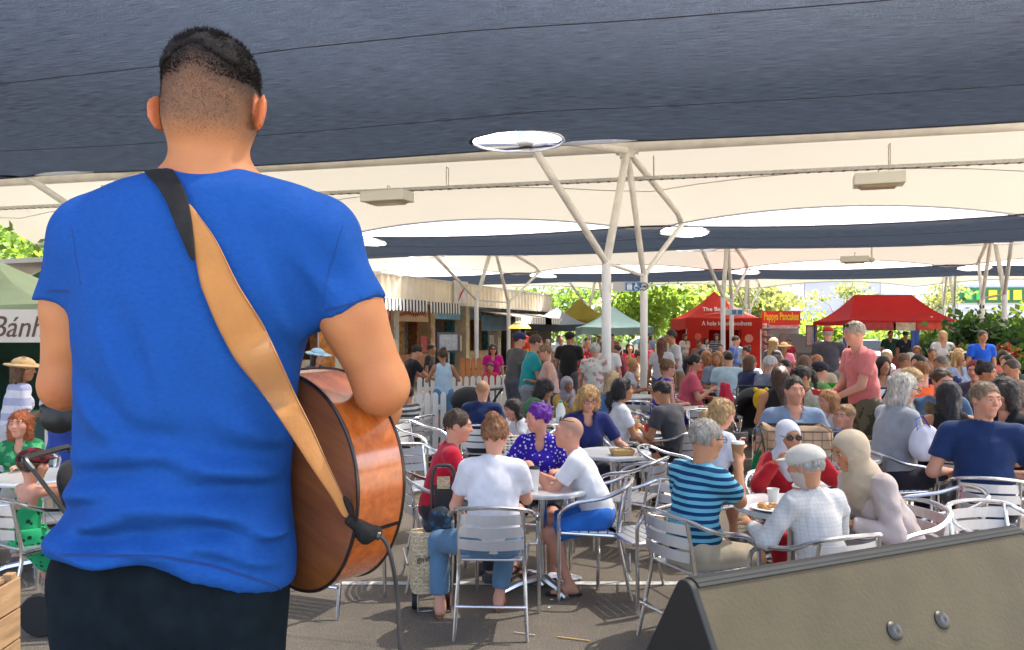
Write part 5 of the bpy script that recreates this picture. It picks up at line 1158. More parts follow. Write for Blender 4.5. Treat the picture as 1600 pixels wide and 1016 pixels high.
# big red marquee
BLU = mat('frame_blue', (.02,.07,.32), .5)
rt = marquee(1380, 27.5, 3.75, 3.0, 2.18, 3.10, RED, 'wide crimson red marquee with blue corner panels near the garden', ridge=2.0, valance=.12, legm=BLU)
for x in (-1.9, .35, 1.78):
    for dx in (-.06, .09): MB().box((x+dx,-1.47,1.0), (.12,.03,2.0)).build('corner_panel', BLU, rt)
for (x, w_, c, s_) in ((-1.05,1.5,(.45,.04,.03),''), (.0,.75,(.55,.42,.28),''), (.55,.4,(.5,.03,.02),''), (1.2,.9,(.60,.06,.02),''), (1.75,.4,(.62,.55,.45),'')):
    bo = MB().box((x,-1.52,1.98), (w_,.015,.26)).build('menu_board', mat('board_%d' % int(x*10+50), c, .6, var=.35, vs=7), rt)
    if s_: text('lettering', s_, .17, TY if s_ == 'SPECIALS' else TW, rt, frame((x,-1.532,1.98), (1,0,0), (0,0,1)), .003)
MB().box((0,-1.3,.5), (3.3,.5,1.0)).build('counter', mat('counter_red', (.25,.03,.03), .6), rt)
# pancake stall
ps = empty('pancake_stall', (GX(1220, 31), 31, 0), 0, 'pancake stall trailer with a red and yellow sign board', 'food stall')
pk = 31/F
MB().box((0,.9,1.15), (1.5,1.6,2.3)).build('trailer_wall', mat('trailer_grey', (.36,.36,.36), .5, var=.15, vs=4), ps)
MB().box((0,-.02,CZ+(HY-497)*pk), (60*pk,.06,22*pk)).build('sign_board', mat('sign_red', (.62,.035,.02), .5), ps)
text('lettering', 'Pappys Pancakes', .42, TY, ps, frame((0,-.055,CZ+(HY-495)*pk), (1,0,0), (0,0,1)), .006, bold=.008, fit=54*pk)
MB().box((0,-.05,CZ+(HY-511)*pk), (58*pk,.03,5*pk)).build('menu_strip', mat('menu_strip', (.55,.35,.38), .6, var=.6, vs=14), ps)
for k in range(4): MB().box((-.6+k*.06, -.02, 1.95-k*.28), (.34,.3,.03)).build('shelf', mat('shelf_white', (.6,.55,.5), .6), ps)
for k in range(12): MB().lathe([(.05,0),(.06,.12),(.03,.16)], 8, (-.72+(k % 3)*.10, -.05, 1.13+.28*(k//3))).build('jar', mat('jar_%d' % (k % 3), [(.5,.2,.25),(.6,.55,.45),(.2,.15,.3)][k % 3], .4), ps)
MB().prism([(-.5,0),(.75,0),(.75,.55),(.35,.72),(-.15,.75)], .7, frame((.15,-.05,1.0), (1,0,0), (0,0,1))).build('cooking_hood', mat('hood_grey', (.22,.22,.23), .4, metal=.4), ps)
MB().box((.3,-.4,.5), (1.9,.6,1.0)).build('counter', mat('counter_dark', (.10,.10,.11), .6), ps)
bo = empty('menu_sign', P(1268, 530, 29), 0, 'small upright menu board beside the pancake stall', 'sign'); MB().box((0,0,.12), (.42,.03,.8)).build('board', mat('menu_board_brown', (.30,.16,.15), .6, var=.4, vs=12), bo); MB().box((0,-.02,.12), (.34,.01,.66)).build('sheet', mat('menu_sheet', (.6,.5,.48), .6, var=.3, vs=20), bo); MB().tube([(0,.02,-1.65),(0,.02,0)], .02, 6).build('pole', GALV, bo)
# far tents at left centre
marquee(868, 38, 3.0, 3.0, 2.15, 3.05, (.12,.14,.16), 'charcoal grey pointed market tent beside the kiosks', scal=True)
marquee(906, 41, 3.0, 3.0, 2.45, 3.55, (.42,.34,.05), 'mustard yellow pointed market tent', scal=True)
marquee(958, 34, 3.0, 3.0, 2.0, 2.9, (.30,.45,.43), 'pale teal market tent behind the white posts', scal=True)
marquee(846, 43, 3.4, 3.0, 2.2, 3.1, (.06,.09,.16), 'navy blue market tent at the end of the kiosks', scal=True)
marquee(938, 48, 3.2, 3.0, 2.6, 3.9, (.55,.55,.52), 'off white market tent farthest back', scal=True)
# green tent with the script banner, far left
gt_ = marquee(-40, 9.9, 3.0, 2.6, 2.12, 2.75, (.34,.42,.26), 'green market tent with a white script banner at the left edge', valance=.16, X=-6.55)
MB().box((.02,-1.33,1.88), (3.05,.02,.36)).build('banner', mat('banner_white', (.62,.60,.56), .6, var=.05, vs=3), gt_)
text('lettering', 'Bánh mì', .33, TBR, gt_, frame((GX(54, 8.57)+6.55,-1.345,1.86), (1,0,0), (0,0,1)), .003, shear=.28, fit=.96)
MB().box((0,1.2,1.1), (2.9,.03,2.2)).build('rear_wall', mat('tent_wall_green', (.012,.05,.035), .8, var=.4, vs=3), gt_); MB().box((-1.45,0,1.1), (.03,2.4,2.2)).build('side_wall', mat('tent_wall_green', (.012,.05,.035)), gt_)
MB().box((.0,-.9,.45), (2.8,.6,.9)).build('counter', mat('counter_green', (.03,.08,.06), .7), gt_)
marquee(60, 14.5, 3.0, 3.0, 2.25, 3.3, (.04,.16,.10), 'dark green market tent behind the banner tent', X=-8.0, scal=True)
# ---- kiosk block on the left, running away from the camera
KB = Vector((-4.55, 26, 0)); Kd = Vector((.37,.929,0)).normalized(); Kn = Vector((.929,-.37,0)).normalized()
kz = math.atan2(Kd.y, Kd.x)
ko = empty('kiosk_block', KB, kz, 'long cream kiosk building with corrugated parapet and open stall fronts', 'building')
# local frame: x along the front (away), y to the left = into the building; the front is y = 0
CRM = mat('corrugated_cream', (.80,.70,.52), .5, var=.10, vs=2); WALLK = mat('kiosk_wall', (.42,.34,.24), .7, var=.2, vs=3)
x0, x1 = -11.0, 15.4
mb = MB(); n = int((x1-x0)/.10); pts = []
for i in range(n+1): pts.append((x0+i*.10, -.95+(.03 if (i//1) % 4 in (0, 1) else -.03)))
mb.add([(x, y, 2.86) for x, y in pts]+[(x, y, 3.62) for x, y in pts], [(i, i+1, n+2+i, n+1+i) for i in range(n)]); mb.build('parapet_sheet', CRM, ko)
MB().box(((x0+x1)/2,-.93,3.64), (x1-x0,.14,.06)).build('parapet_cap', mat('cap_metal', (.55,.5,.42), .4), ko); MB().box(((x0+x1)/2,-.90,2.84), (x1-x0,.10,.08)).build('gutter', STEEL, ko)
MB().box(((x0+x1)/2,2,3.3), (x1-x0,5.6,.1)).build('roof', mat('roof_sheet', (.4,.4,.4), .5), ko); MB().box((x1+.03,1.9,1.7), (.1,5.6,3.3)).build('end_wall', mat('end_cream', (.45,.42,.36), .6), ko)
MB().box(((x0+x1)/2,3.4,1.45), (x1-x0,.1,2.9)).build('rear_wall', mat('kiosk_inner', (.55,.27,.06), .8, var=.35, vs=1.4), ko)
bays = [x0, -7.5, -4.2, -1.6, 1.2, 3.9, 7.0, 10.4, 12.8, x1]
hdr = [((.40,.46,.52),), ((.6,.55,.46),), ((.55,.54,.54),), ((.55,.55,.58),), ((.65,.42,.2),), ((.22,.44,.58),), ((.40,.52,.60),), ((.2,.3,.46),), ((.45,.45,.45),)]
for i, x in enumerate(bays): MB().box((x, .1, 1.42), (.34,.5,2.84)).build('pier', mat('pier_%d' % (i % 3), [(.66,.54,.36),(.74,.66,.52),(.55,.38,.20)][i % 3], .7, var=.2, vs=4), ko)
for i in range(len(bays)-1):
    a_, b_ = bays[i]+.17, bays[i+1]-.17; c_ = (a_+b_)/2; w_ = b_-a_
    MB().box((c_, .12, 2.56), (w_,.1,.52)).build('header_board', mat('header_%d' % i, hdr[i][0], .6, var=.3, vs=2.5), ko)
    if i not in (5, 7): MB().box((c_, .1, .5), (w_,.4,1.0)).build('counter', mat('kcounter_%d' % (i % 3), [(.50,.36,.20),(.42,.18,.08),(.5,.44,.33)][i % 3], .6, var=.25, vs=4), ko)
    for k in range(3): MB().box((c_-w_*.3+k*w_*.3, 1.9+.3*(k % 2), 1.2), (w_*.22,.5,2.2)).build('back_shelf', mat('kshelf_%d' % ((i+k) % 4), [(.12,.38,.52),(.58,.30,.07),(.18,.18,.20),(.50,.20,.08)][(i+k) % 4], .6, var=.5, vs=6), ko)
    MB().box((c_+w_*.28, -.12, 1.35), (.5,.02,.6)).build('menu_board', mat('kmenu_%d' % (i % 3), [(.55,.52,.46),(.5,.08,.06),(.6,.5,.3)][i % 3], .6, var=.3, vs=14), ko)
    MB().box((bays[i], -.17, 1.75), (.24,.02,.42)).build('notice', mat('knotice_%d' % (i % 2), [(.6,.58,.55),(.6,.35,.25)][i % 2], .6), ko)
for (a_, b_, s_, c_, m_) in ((-4.0,-.2,1,(.62,.64,.68),TBR), (-.1,1.0,2,(.45,.10,.08),TW), (1.3,3.8,3,(.72,.50,.28),mat('print_red', (.5,.10,.05), .6))):
    MB().box(((a_+b_)/2, -.02, 2.42), (b_-a_,.05,.50)).build('shop_sign', mat('shop_%d' % int(a_*10+100), c_, .6, var=.1, vs=4), ko); MB().tube([(a_+(b_-a_)*(.12+.76*k/60), -.055, 2.45+.07*math.sin(k*1.3+s_)*(1+.5*math.sin(k*.37*s_))) for k in range(61)], .018, 5).build('script_mark', m_, ko)
# striped awnings with scalloped fringe
def awning(xa, xb, out, zt, zb, c1, c2, st, label_stripe, fr=.34):
    mb = MB(); n = int((xb-xa)/st); y0 = -.15
    for i in range(n):
        a_, b_ = xa+i*st, xa+(i+1)*st; mi = i % 2
        mb.add([(a_,y0,zt),(b_,y0,zt),(b_,-out,zb),(a_,-out,zb)], [(0,3,2,1)], mi)
        zz_ = zb-fr; mb.add([(a_,-out,zb),(b_,-out,zb),(b_,-out-.01,zz_+.05),((a_+b_)/2,-out-.01,zz_),(a_,-out-.01,zz_+.05)], [(0,4,3,2,1)], mi)
    ao = mb.build('awning', [mat('aw_'+label_stripe+'a', c1, .8), mat('aw_'+label_stripe+'b', c2, .8)], ko); sv = ao.modifiers.new('solid', 'SOLIDIFY'); sv.thickness = .015
awning(-8, 1.4, 1.25, 2.86, 2.86, (.72,.70,.66), (.03,.03,.035), .11, 'bw', .40); awning(1.6, 3.95, 1.25, 2.86, 2.84, (.72,.70,.66), (.03,.03,.035), .11, 'bw', .40)
awning(7.4, 11.2, 2.1, 2.75, 2.42, (.46,.44,.40), (.22,.20,.19), .16, 'gr', .30); awning(11.4, 15.2, 2.3, 2.75, 2.42, (.46,.44,.40), (.22,.20,.19), .16, 'gr', .30)
MB().box((4.5,-1.02,3.3), (1.2,.04,.85)).build('roof_banner', mat('roof_banner', (.6,.58,.55), .6, var=.2, vs=3), ko); MB().tube([(4.2,-1.05,2.95),(4.5,-1.05,3.3),(4.95,-1.05,3.6)], [.02,.06,.02], 6, flat=.3).build('banner_swirl', mat('banner_red', (.5,.04,.04), .6), ko)
MB().box((9.0,-.6,2.15), (3.2,.05,.6)).build('blue_fascia', mat('fascia_blue', (.13,.24,.34), .6, var=.3, vs=2), ko)
po = empty('poster_board', P(512, 545, 14), R(-25), 'orange food poster glimpsed between the musician\'s arm and body', 'poster'); MB().box((0,0,0), (.42,.03,.85)).build('board', mat('poster_frame', (.7,.65,.55), .6), po); MB().box((0,-.02,0), (.34,.01,.72)).build('print', mat('poster_orange', (.65,.22,.03), .5, var=.5, vs=7), po); MB().box((0,.02,-1.0), (.05,.03,1.2)).build('stand', GALV, po)
# ---- warehouse behind on the right
wh = empty('warehouse', (30, 78, 0), R(-4), 'pale grey warehouse with strip windows behind the trees', 'building')
PAN = mat('warehouse_panel', (.62,.65,.68), .6, var=.06, vs=.4); PAN2 = mat('warehouse_panel_dark', (.44,.47,.52), .6, var=.06, vs=.4); GLS = mat('window_glass', (.06,.10,.16), .1, spec=.8); 
for k in range(9): MB().box((-12+k*7.3+.0,0,3.6), (7.24,.3,7.2)).build('wall_panel', PAN if k % 4 != 2 else PAN2, wh)
MB().box((18,2,7.4), (68,5,.5)).build('roof_edge', PAN2, wh); MB().box((18,-.2,3.9), (66,.12,.14)).build('girt_band', PAN2, wh)
for k in range(6):
    wn = MB().box((-9+k*8.2,-.19,2.6), (3.0,.1,1.0)).build('window', GLS, wh)
    for q in range(4): MB().box((-10.4+k*8.2+q*.95,-.26,2.6), (.07,.05,1.0)).build('mullion', WHITE, wn)
MB().box((6.0,-.5,4.4), (4.2,.5,2.0)).build('white_awning_box', WHITE, wh)
sg = MB().box((17.2,-.35,5.35), (9.2,.2,1.5)).build('sign_band', mat('sign_dkgreen', (.02,.14,.05), .5), wh)
for k in range(7): MB().box((14.4+k*1.15,-.48,5.35), (.78,.08,.95)).build('sign_letter', mat('sign_green' if k < 2 else 'sign_yellow', (.05,.45,.08) if k < 2 else (.72,.55,.03), .5), sg)
# ---- parked cars far behind
def car(px, Y, rz, c, label):
    o = empty('parked_car', (GX(px, Y), Y, 0), rz, label, 'car', 'parked cars')
    mb = MB(); pr = [(-2.1,.35),(-2.15,.7),(-1.95,.92),(-1.1,1.0),(-.45,1.42),(.75,1.45),(1.6,1.0),(2.05,.9),(2.15,.6),(2.1,.35)]
    k = len(pr); W = .86
    for y, s_ in ((-W,1),(-W*.98,1),(W*.98,1),(W,1)): pass
    vs = []
    for y in (-1, 1): vs += [(x, y*(W if z < 1.05 else W*.82), z) for x, z in pr]
    mb.add(vs, [tuple(range(k)), tuple(range(k, 2*k))[::-1]]+[(i, k+i, k+(i+1) % k, (i+1) % k)[::-1] for i in range(k)]); body = mb.build('body', mat('car_%d' % int(px), c, .25, coat=.6), o, bevel=.06)
    for y in (-1, 1):
        MB().add([(-1.0,y*.852,1.0),(.35,y*.852,1.0),(1.45,y*.852,1.0),(.7,y*.74,1.38),(-.42,y*.74,1.36)], [(0,1,2,3,4) if y < 0 else (4,3,2,1,0)]).build('side_window', GLS, o)
    MB().add([(-1.14,-.72,1.02),(-1.14,.72,1.02),(-.50,.64,1.40),(-.50,-.64,1.40)], [(0,3,2,1)]).build('windscreen', GLS, o); MB().add([(1.64,-.72,1.02),(1.64,.72,1.02),(.82,.64,1.42),(.82,-.64,1.42)], [(0,1,2,3)]).build('rear_window', GLS, o)
    for sx in (-1.35, 1.35):
        for y in (-.80, .80):
            tb = MB().lathe([(.2,-.09),(.31,-.09),(.33,-.05),(.33,.05),(.31,.09),(.2,.09)], 18); tb.v = [(p[0]+sx, p[2]+y, p[1]+.33) for p in tb.v]; wl = tb.build('wheel', mat('tyre', (.015,.015,.015), .8), o, True)
            rb = MB().lathe([(.2,-.06),(.2,.06)], 14); rb.v = [(p[0]+sx, p[2]+y, p[1]+.33) for p in rb.v]; rb.build('rim', ALU, wl)
    for y in (-.6, .6): MB().box((-2.12,y,.72), (.08,.34,.14)).build('headlight', mat('headlamp', (.7,.7,.7), .1), o)
car(1345, 36, R(80), (.55,.57,.60), 'silver parked car seen through the red marquee'); car(1428, 37, R(100), (.40,.45,.5), 'grey parked car at the right behind the red marquee'); car(1300, 45, R(20), (.65,.65,.65), 'white parked car beyond the pancake stall'); car(905, 55, R(15), (.1,.2,.45), 'blue parked car beyond the far tents'); car(1000, 52, R(10), (.6,.6,.62), 'white parked car under the trees')
# ---- trees and bushes
def leafmat(nm, c, v):
    m = mat(nm, c, .55, var=v, vs=.8, spec=.3); n = m.node_tree; b = n.nodes['Principled BSDF']; tr = n.nodes.new('ShaderNodeBsdfTranslucent'); tr.inputs[0].default_value = (c[0]*2.0, c[1]*1.8, c[2]*.9, 1)
    mx = n.nodes.new('ShaderNodeMixShader'); mx.inputs[0].default_value = .4; n.links.new(b.outputs[0], mx.inputs[1]); n.links.new(tr.outputs[0], mx.inputs[2]); n.links.new(mx.outputs[0], n.nodes['Material Output'].inputs[0]); return m
LF = [leafmat('leaf_fresh', (.13,.215,.04), .4), leafmat('leaf_mid', (.085,.15,.04), .4), leafmat('leaf_dark', (.028,.065,.022), .45), leafmat('leaf_olive', (.16,.19,.085), .35)]
BARK = mat('bark', (.16,.13,.10), .9, var=.3, vs=6)
def leaves(rg, cen, rad, n, size):
    nc = max(8, n//90); d = rg.normal(size=(nc, 3)); d /= np.linalg.norm(d, axis=1)[:,None]; cc = np.array(cen)+d*np.array(rad)*(rg.rand(nc, 1)**.45)*.85
    ids = rg.randint(0, nc, n); sp = np.array(rad)*.24*(.5+rg.rand(nc, 1))[ids]
    p = cc[ids]+rg.normal(size=(n, 3))*sp*np.array((1,1,.7)); t = rg.normal(size=(n, 3)); t[:,2] -= .4; t /= np.linalg.norm(t, axis=1)[:,None]; s_ = np.cross(t, rg.normal(size=(n, 3))); s_ /= np.linalg.norm(s_, axis=1)[:,None]
    L_ = size*(.6+.8*rg.rand(n, 1)); W = L_*.36
    v = np.stack([p, p+t*L_*.5+s_*W, p+t*L_, p+t*L_*.5-s_*W], 1).reshape(-1, 3); return v, np.arange(4*n).reshape(-1, 4), cc
def tree(px, Y, h, r, mi, label, n=4200, size=.30, trunk=.16, zc=.66, X=None, seed=1, sq=.8):
    X = GX(px, Y) if X is None else X; o = empty('tree', (X, Y, 0), 0, label, 'tree', 'trees round the market'); rg = np.random.RandomState(seed)
    v, q, cc = leaves(rg, (0,0,h*zc), (r, r, h*(1-zc)*sq+.2), int(n*(.7 if Y > 40 else 1)), size)
    np_mesh('crown', v, q, LF[mi], o, smooth=False)['kind'] = 'stuff'
    tr = MB(); top = Vector((.1*h*rg.normal()*.3, 0, h*.62)); mid = Vector((rg.normal()*.1, 0, h*.3)); tr.tube([(0,0,0), mid, top], [trunk, trunk*.75, trunk*.4], 8)
    for c in cc[::max(1, len(cc)//12)]: tr.tube([mid*.5+top*.5*rg.rand()+mid*.5*0, (Vector(c)+top)/2+Vector((0,0,-.2)), Vector(c)], [trunk*.45, trunk*.3, trunk*.08], 5)
    tr.build('trunk', BARK, o, True); return o
tree(1015, 47, 5.0, 3.4, 0, 'bright green spreading tree left of the bagel marquee', 6500, .30, seed=2, zc=.62)
tree(962, 60, 6.2, 4.0, 1, 'mid green tree behind the pale teal tent', 5000, .36, seed=3); tree(1085, 62, 6.4, 4.2, 3, 'pale olive tree behind the bagel marquee', 5000, .36, seed=4)
tree(1180, 60, 6.2, 3.8, 3, 'olive green tree behind the pancake sign', 4500, .36, seed=5); tree(870, 62, 5.6, 4.0, 1, 'green tree above the charcoal tent', 4500, .36, seed=6); tree(815, 70, 5.6, 4.2, 1, 'distant green tree past the kiosk roof', 3800, .4, seed=16)
tree(1316, 56, 5.6, 2.2, 3, 'thin sparse young tree in front of the warehouse', 900, .26, trunk=.08, zc=.75, seed=7); tree(1470, 58, 5.6, 2.4, 3, 'sparse young tree in front of the green and yellow sign', 1100, .26, trunk=.08, zc=.72, seed=8)
for i, (px, Y, h, r, mi, lb) in enumerate(((1265,50,2.9,2.6,0,'round bright green bush behind the pancake stall'),(1295,44,2.5,1.7,0,'low yellow green bush left of the red marquee'),(1500,36,2.7,2.3,0,'bright green bush right of the red marquee'),(1590,34,2.9,2.6,0,'tall bright green bush at the right edge'),(1235,56,3.2,3.0,1,'green bush above the pancake sign'),(1450,48,2.6,2.4,1,'green bush behind the red marquee'),(1130,50,3.6,2.4,1,'leafy bush directly behind the bagel marquee'),(1055,52,3.2,2.4,0,'low green bush between tree and bagel marquee'),(930,52,3.0,2.2,1,'low green bush between the yellow and teal tents'),(1380,52,2.6,2.6,0,'hedge bush seen through the red marquee'))):
    tree(px, Y, h, r, mi, lb, 2600, .26, trunk=.08, zc=.48, seed=20+i, sq=.95)
for i, (px, Y, h, r, lb) in enumerate(((1500,21,2.05,.9,'dark glossy leaved shrub left in the garden bed'),(1545,20,2.3,.95,'tall dark green shrub in the garden bed'),(1592,19,1.95,1.0,'dark green shrub at the right frame edge'),(1470,23,1.5,.7,'low shrub beside the red marquee leg'))):
    tree(px, Y, h, r, 2, lb, 2600, .17, trunk=.04, zc=.58, seed=40+i, sq=.95)
for i, (px, Y) in enumerate(((1507,19),(1570,18))):
    o = empty('flower_bush', (GX(px, Y), Y, 0), 0, ('red flowering plant at the left of the garden bed', 'red flowering plant at the right of the garden bed')[i], 'plant', 'red flowering plants'); rg = np.random.RandomState(60+i)
    v, q, cc = leaves(rg, (0,0,1.1), (.5,.4,.45), 700, .13); np_mesh('foliage', v, q, LF[1], o, smooth=False)['kind'] = 'stuff'; v, q, cc = leaves(rg, (0,0,1.30), (.45,.35,.22), 110, .11); np_mesh('flowers', v, q, mat('petal_red', (.42,.03,.02), .6), o, smooth=False)['kind'] = 'stuff'
tree(30, 26, 7.0, 4.4, 0, 'sunlit tree seen past the roof edge at the far left', 5500, .26, X=-16.5, seed=51); tree(-60, 22, 6.0, 3.2, 1, 'green tree behind the green tents', 3500, .24, X=-17.5, seed=52)
# low distant hedge line closing the view
hd_ = np.random.RandomState(70); v, q, cc = leaves(hd_, (0,110,.9), (95,3,1.5), 16000, .8); tag(np_mesh('distant_trees', v, q, LF[1], smooth=False), 'continuous belt of distant trees along the horizon', 'trees', kind='stuff')
# ---- fences
PK = mat('picket_white', (.76,.75,.72), .6, var=.06, vs=5)
def fence(A, B_, h, label, m, pitch=.105, w=.07, name='picket_fence'):
    A = Vector(A); B_ = Vector(B_); d = B_-A; Ln = d.length; o = empty(name, A, math.atan2(d.y, d.x), label, 'fence', 'low fences'); n = int(Ln/pitch)
    me = None
    for i in range(n+1):
        if me is None:
            k = MB().prism([(-w/2,.04),(w/2,.04),(w/2,h-.05),(w*.3,h-.012),(0,h),(-w*.3,h-.012),(-w/2,h-.05)], .018, frame((0,-.012,0),(1,0,0),(0,0,1))).build('picket', m, o); me = k.data
        else: k = link('picket', me, o)
        k.location = (i*pitch, 0, 0)
    for z in (h*.28, h*.74): MB().box((Ln/2,.02,z), (Ln,.03,.075)).build('rail', m, o)
    return o
fence((GX(628,11.6),11.6,0), (GX(692,12.0),12.0,0), .90, 'white picket fence panel beside the musician\'s elbow', PK, .138, .092)
fence((GX(655,15.5),15.5,0), (GX(800,16.3),16.3,0), .92, 'white picket fence behind the man in the navy tee', PK, .14, .095)
fence((GX(838,13.0),13.0,0), (GX(905,13.4),13.4,0), .85, 'white picket fence panel behind the purple haired woman', PK, .14, .095)
fence((GX(722,20),20,0), (GX(772,20.5),20.5,0), 1.15, 'orange brown timber fence by the kiosks', mat('fence_timber', (.32,.12,.035), .7, var=.25, vs=6), .16, .13, name='timber_fence')
# ---------------------------------------------------------------- people and furniture
NAVY = (.010,.018,.075); WHT = (.72,.72,.74); BLKc = (.014,.014,.017)
BRN = (.055,.028,.014); DK = (.015,.011,.010); BLD = (.42,.25,.09); GREY = (.42,.40,.37); RDH = (.28,.07,.02)
def seated(label, sh, px, Y, a=180, ch=True, ca=None, **kw):
    J = person(label, px, Y, a, 'sit', **kw)
    if ch:
        f = Vector((math.sin(R(a)), math.cos(R(a)), 0)); q = Vector((GX(px, Y), Y, 0))+f*.07
        chair(0, q.y, a if ca is None else ca, 'aluminium slatted armchair under '+sh, X=q.x)
    return J
# --- left front table
table(848, 5.6, 'round aluminium table between the white tee woman and the purple haired woman', .34)
seated('woman with a red streaked bun, white tee and jeans, back to the camera', 'the bun haired woman in the white tee', 770, 4.83, 2, hy=655, sex='f', w=1.13, lean=6, hd=(12, 14), hr=(.14,.42,.74), hl=(-.22,.32,.62), fl=(-.35,.20), fr=(.02,.34), knee=(.1,-1.0),
       top=('tee', (.66,.65,.69)), bot=('capri', cloth((.10,.19,.29))), hair=('bun', mat('hair_bun', (.22,.06,.022), .5, var=.5, vs=45, bump=.5, bs=140, var2=(.40,.19,.08))), skin='pink', shoes='thong', ex=('tan',))
seated('brown haired man in a crimson red tee leaning in towards the table', 'the man in the crimson tee', 678, 5.72, 78, hy=642, lean=16, hd=(14, 8), hr=(.1,.42,.76), hl=(-.12,.40,.74), top=('tee', (.46,.008,.030)), bot=('trousers', (.03,.03,.04)), hair=('short', BRN), skin='pink')
seated('woman with short bright purple hair and a blue polka dot top', 'the purple haired woman', 848, 6.35, 196, hy=630, sex='f', w=1.2, lean=6, hd=(58, 4), hr=(.22,.36,.74), hl=(-.20,.34,.76), fl=(-.22,.40), top=('blouse', cloth((.035,.015,.33), 'dots', (.62,.62,.72), 1.15)), bot=('shorts', (.02,.025,.03)), hair=('pixie', (.13,.012,.30)), skin='pink', shoes='thong', ex=('nobrow',))
seated('bald man in a white tee with a green back print and bright blue shorts', 'the bald man in bright blue shorts', 938, 5.55, 278, hy=652, lean=24, hd=(2, -4), hl=(-.06,.46,.84), hr=(.10,.44,.78), fl=(-.16,.20), fr=(.10,.36), top=('tee', (.70,.71,.74)), bot=('shorts', (.025,.16,.58)), hair=('buzz', (.34,.20,.14)), skin='pink', shoes='thong', ex=('headglasses',), pl=(-.3,.4,-1), pr=(.3,.4,-1))
# --- right front table
table(1238, 4.98, 'round aluminium table with plates in front of the man in the striped polo', .36)
JST = seated('grey haired man in a teal and navy striped polo lifting a coffee cup', 'the man in the striped polo', 1078, 4.62, 62, hy=658, lean=10, w=1.12, hd=(6, 6), hr=(.02,.36,1.02), hl=(-.18,.38,.76), pr=(.35,-.2,-1), fl=(-.14,.46), fr=(.14,.40), top=('polo', cloth((.14,.42,.55), 'stripe', (.006,.045,.12), 1.0)), bot=('shorts', (.40,.34,.24)), hair=('short', (.33,.30,.26)), skin='tan', ex=('glasses',))
seated('woman in a white headscarf, dark glasses and embroidered red tunic', 'the woman in the white headscarf', 1226, 5.62, 184, hy=655, sex='f', lean=7, hd=(-8, 6), hr=(.12,.24,.93), hl=(-.16,.24,.98), pr=(.7,0,-1), pl=(-.7,0,-1), top=('robe', cloth((.40,.012,.018))), bot=('none', (.5,.1,.1)), hair=('hijab', (.56,.56,.62)), skin='olive', ex=('sunglasses',))
seated('old man in a white flat cap and white shirt with his back turned', 'the old man in the white flat cap', 1288, 4.18, -20, hy=703, lean=12, hd=(-20, 10), hr=(.20,.36,.72), hl=(-.22,.34,.74), top=('long', cloth((.54,.53,.50), 'grid', (.45,.45,.46))), bot=('trousers', (.02,.04,.10)), hair=('short', (.45,.43,.40)), skin='tan', ex=('beard', 'cap:.56,.53,.46'))
seated('woman in a cream headscarf and beige robe bending over her food', 'the woman in the cream headscarf', 1405, 4.72, 258, hy=672, sex='f', lean=30, hd=(2, 20), hr=(.08,.40,.72), hl=(-.12,.42,.72), top=('robe', (.47,.39,.36)), bot=('none', (.5,.5,.5)), hair=('hijab', (.46,.37,.26)), skin='tan')
JPH = seated('blonde woman with a ponytail looking down at her phone', 'the blonde woman with the phone', 1108, 6.35, 60, hy=627, sex='f', lean=8, hd=(20, 22), hr=(.05,.30,.86), hl=(-.06,.32,.88), top=('tee', (.62,.64,.70)), bot=('shorts', (.35,.3,.25)), hair=('ponylow', (.44,.28,.12)), skin='pink', ex=('headglasses',))
# --- second rank
table(958, 7.15, 'round aluminium table with a kraft food box beside the blonde woman in navy', .34)
seated('blonde woman with glasses and a navy top resting on the table', 'the blonde woman in the navy top', 912, 7.75, 170, hy=603, sex='f', w=1.22, lean=16, hd=(6, 16), hr=(.30,.34,.76), hl=(-.28,.40,.76), top=('blouse', (.014,.022,.11)), bot=('trousers', (.03,.03,.05)), hair=('mop', (.46,.27,.10)), skin='pink', ex=('glasses',))
seated('woman with a black ponytail, white tee and sunglasses on her head', 'the black ponytail woman in the white tee', 962, 8.35, 84, hy=592, sex='f', lean=6, hd=(4, 0), hr=(.1,.36,.62), hl=(-.1,.36,.64), fr=(.12,.46), fl=(-.1,.44), top=('tee', (.70,.70,.72)), bot=('shorts', (.12,.12,.14)), hair=('ponylow', DK), skin='tan', ex=('headglasses',), shoes='thong')
seated('man in a charcoal tee hunched over a table, black hair, back turned', 'the hunched man in the charcoal tee', 1062, 8.3, -42, hy=598, lean=20, hd=(-14, 14), hr=(.12,.40,.76), hl=(-.16,.38,.78), top=('tee', (.050,.050,.058)), bot=('trousers', (.02,.02,.03)), hair=('short', DK), skin='olive')
table(1000, 8.75, 'round aluminium table with orange drinks before the black ponytail woman', .38)
seated('cropped fair haired man in a navy tee sitting with his back turned', 'the cropped haired man in the navy tee', 752, 8.9, 8, hy=595, lean=8, hd=(0, 4), w=1.08, top=('tee', (.010,.022,.085)), bot=('trousers', (.03,.03,.04)), hair=('buzz', (.25,.15,.07)), skin='pink')
seated('dark haired man in a green tee bowing his head', 'the bowing man in the green tee', 806, 9.9, 80, hy=597, lean=34, hd=(10, 30), top=('tee', (.03,.13,.045)), hair=('curly', DK), skin='olive')
seated('dark haired woman in a white top behind the purple haired woman', 'the dark haired woman in white behind purple hair', 832, 8.6, 250, hy=624, sex='f', lean=26, hd=(-10, 18), top=('tee', (.66,.66,.69)), hair=('bob', (.03,.02,.018)), skin='pink')
seated('woman in a grey headscarf and mustard top behind the picket fence', 'the woman in the grey headscarf', 880, 10.6, 150, hy=588, sex='f', lean=8, hd=(12, 6), lod=1, hr=(.1,.25,.9), top=('long', (.45,.27,.05)), hair=('hijab', (.30,.27,.30)), skin='brown')
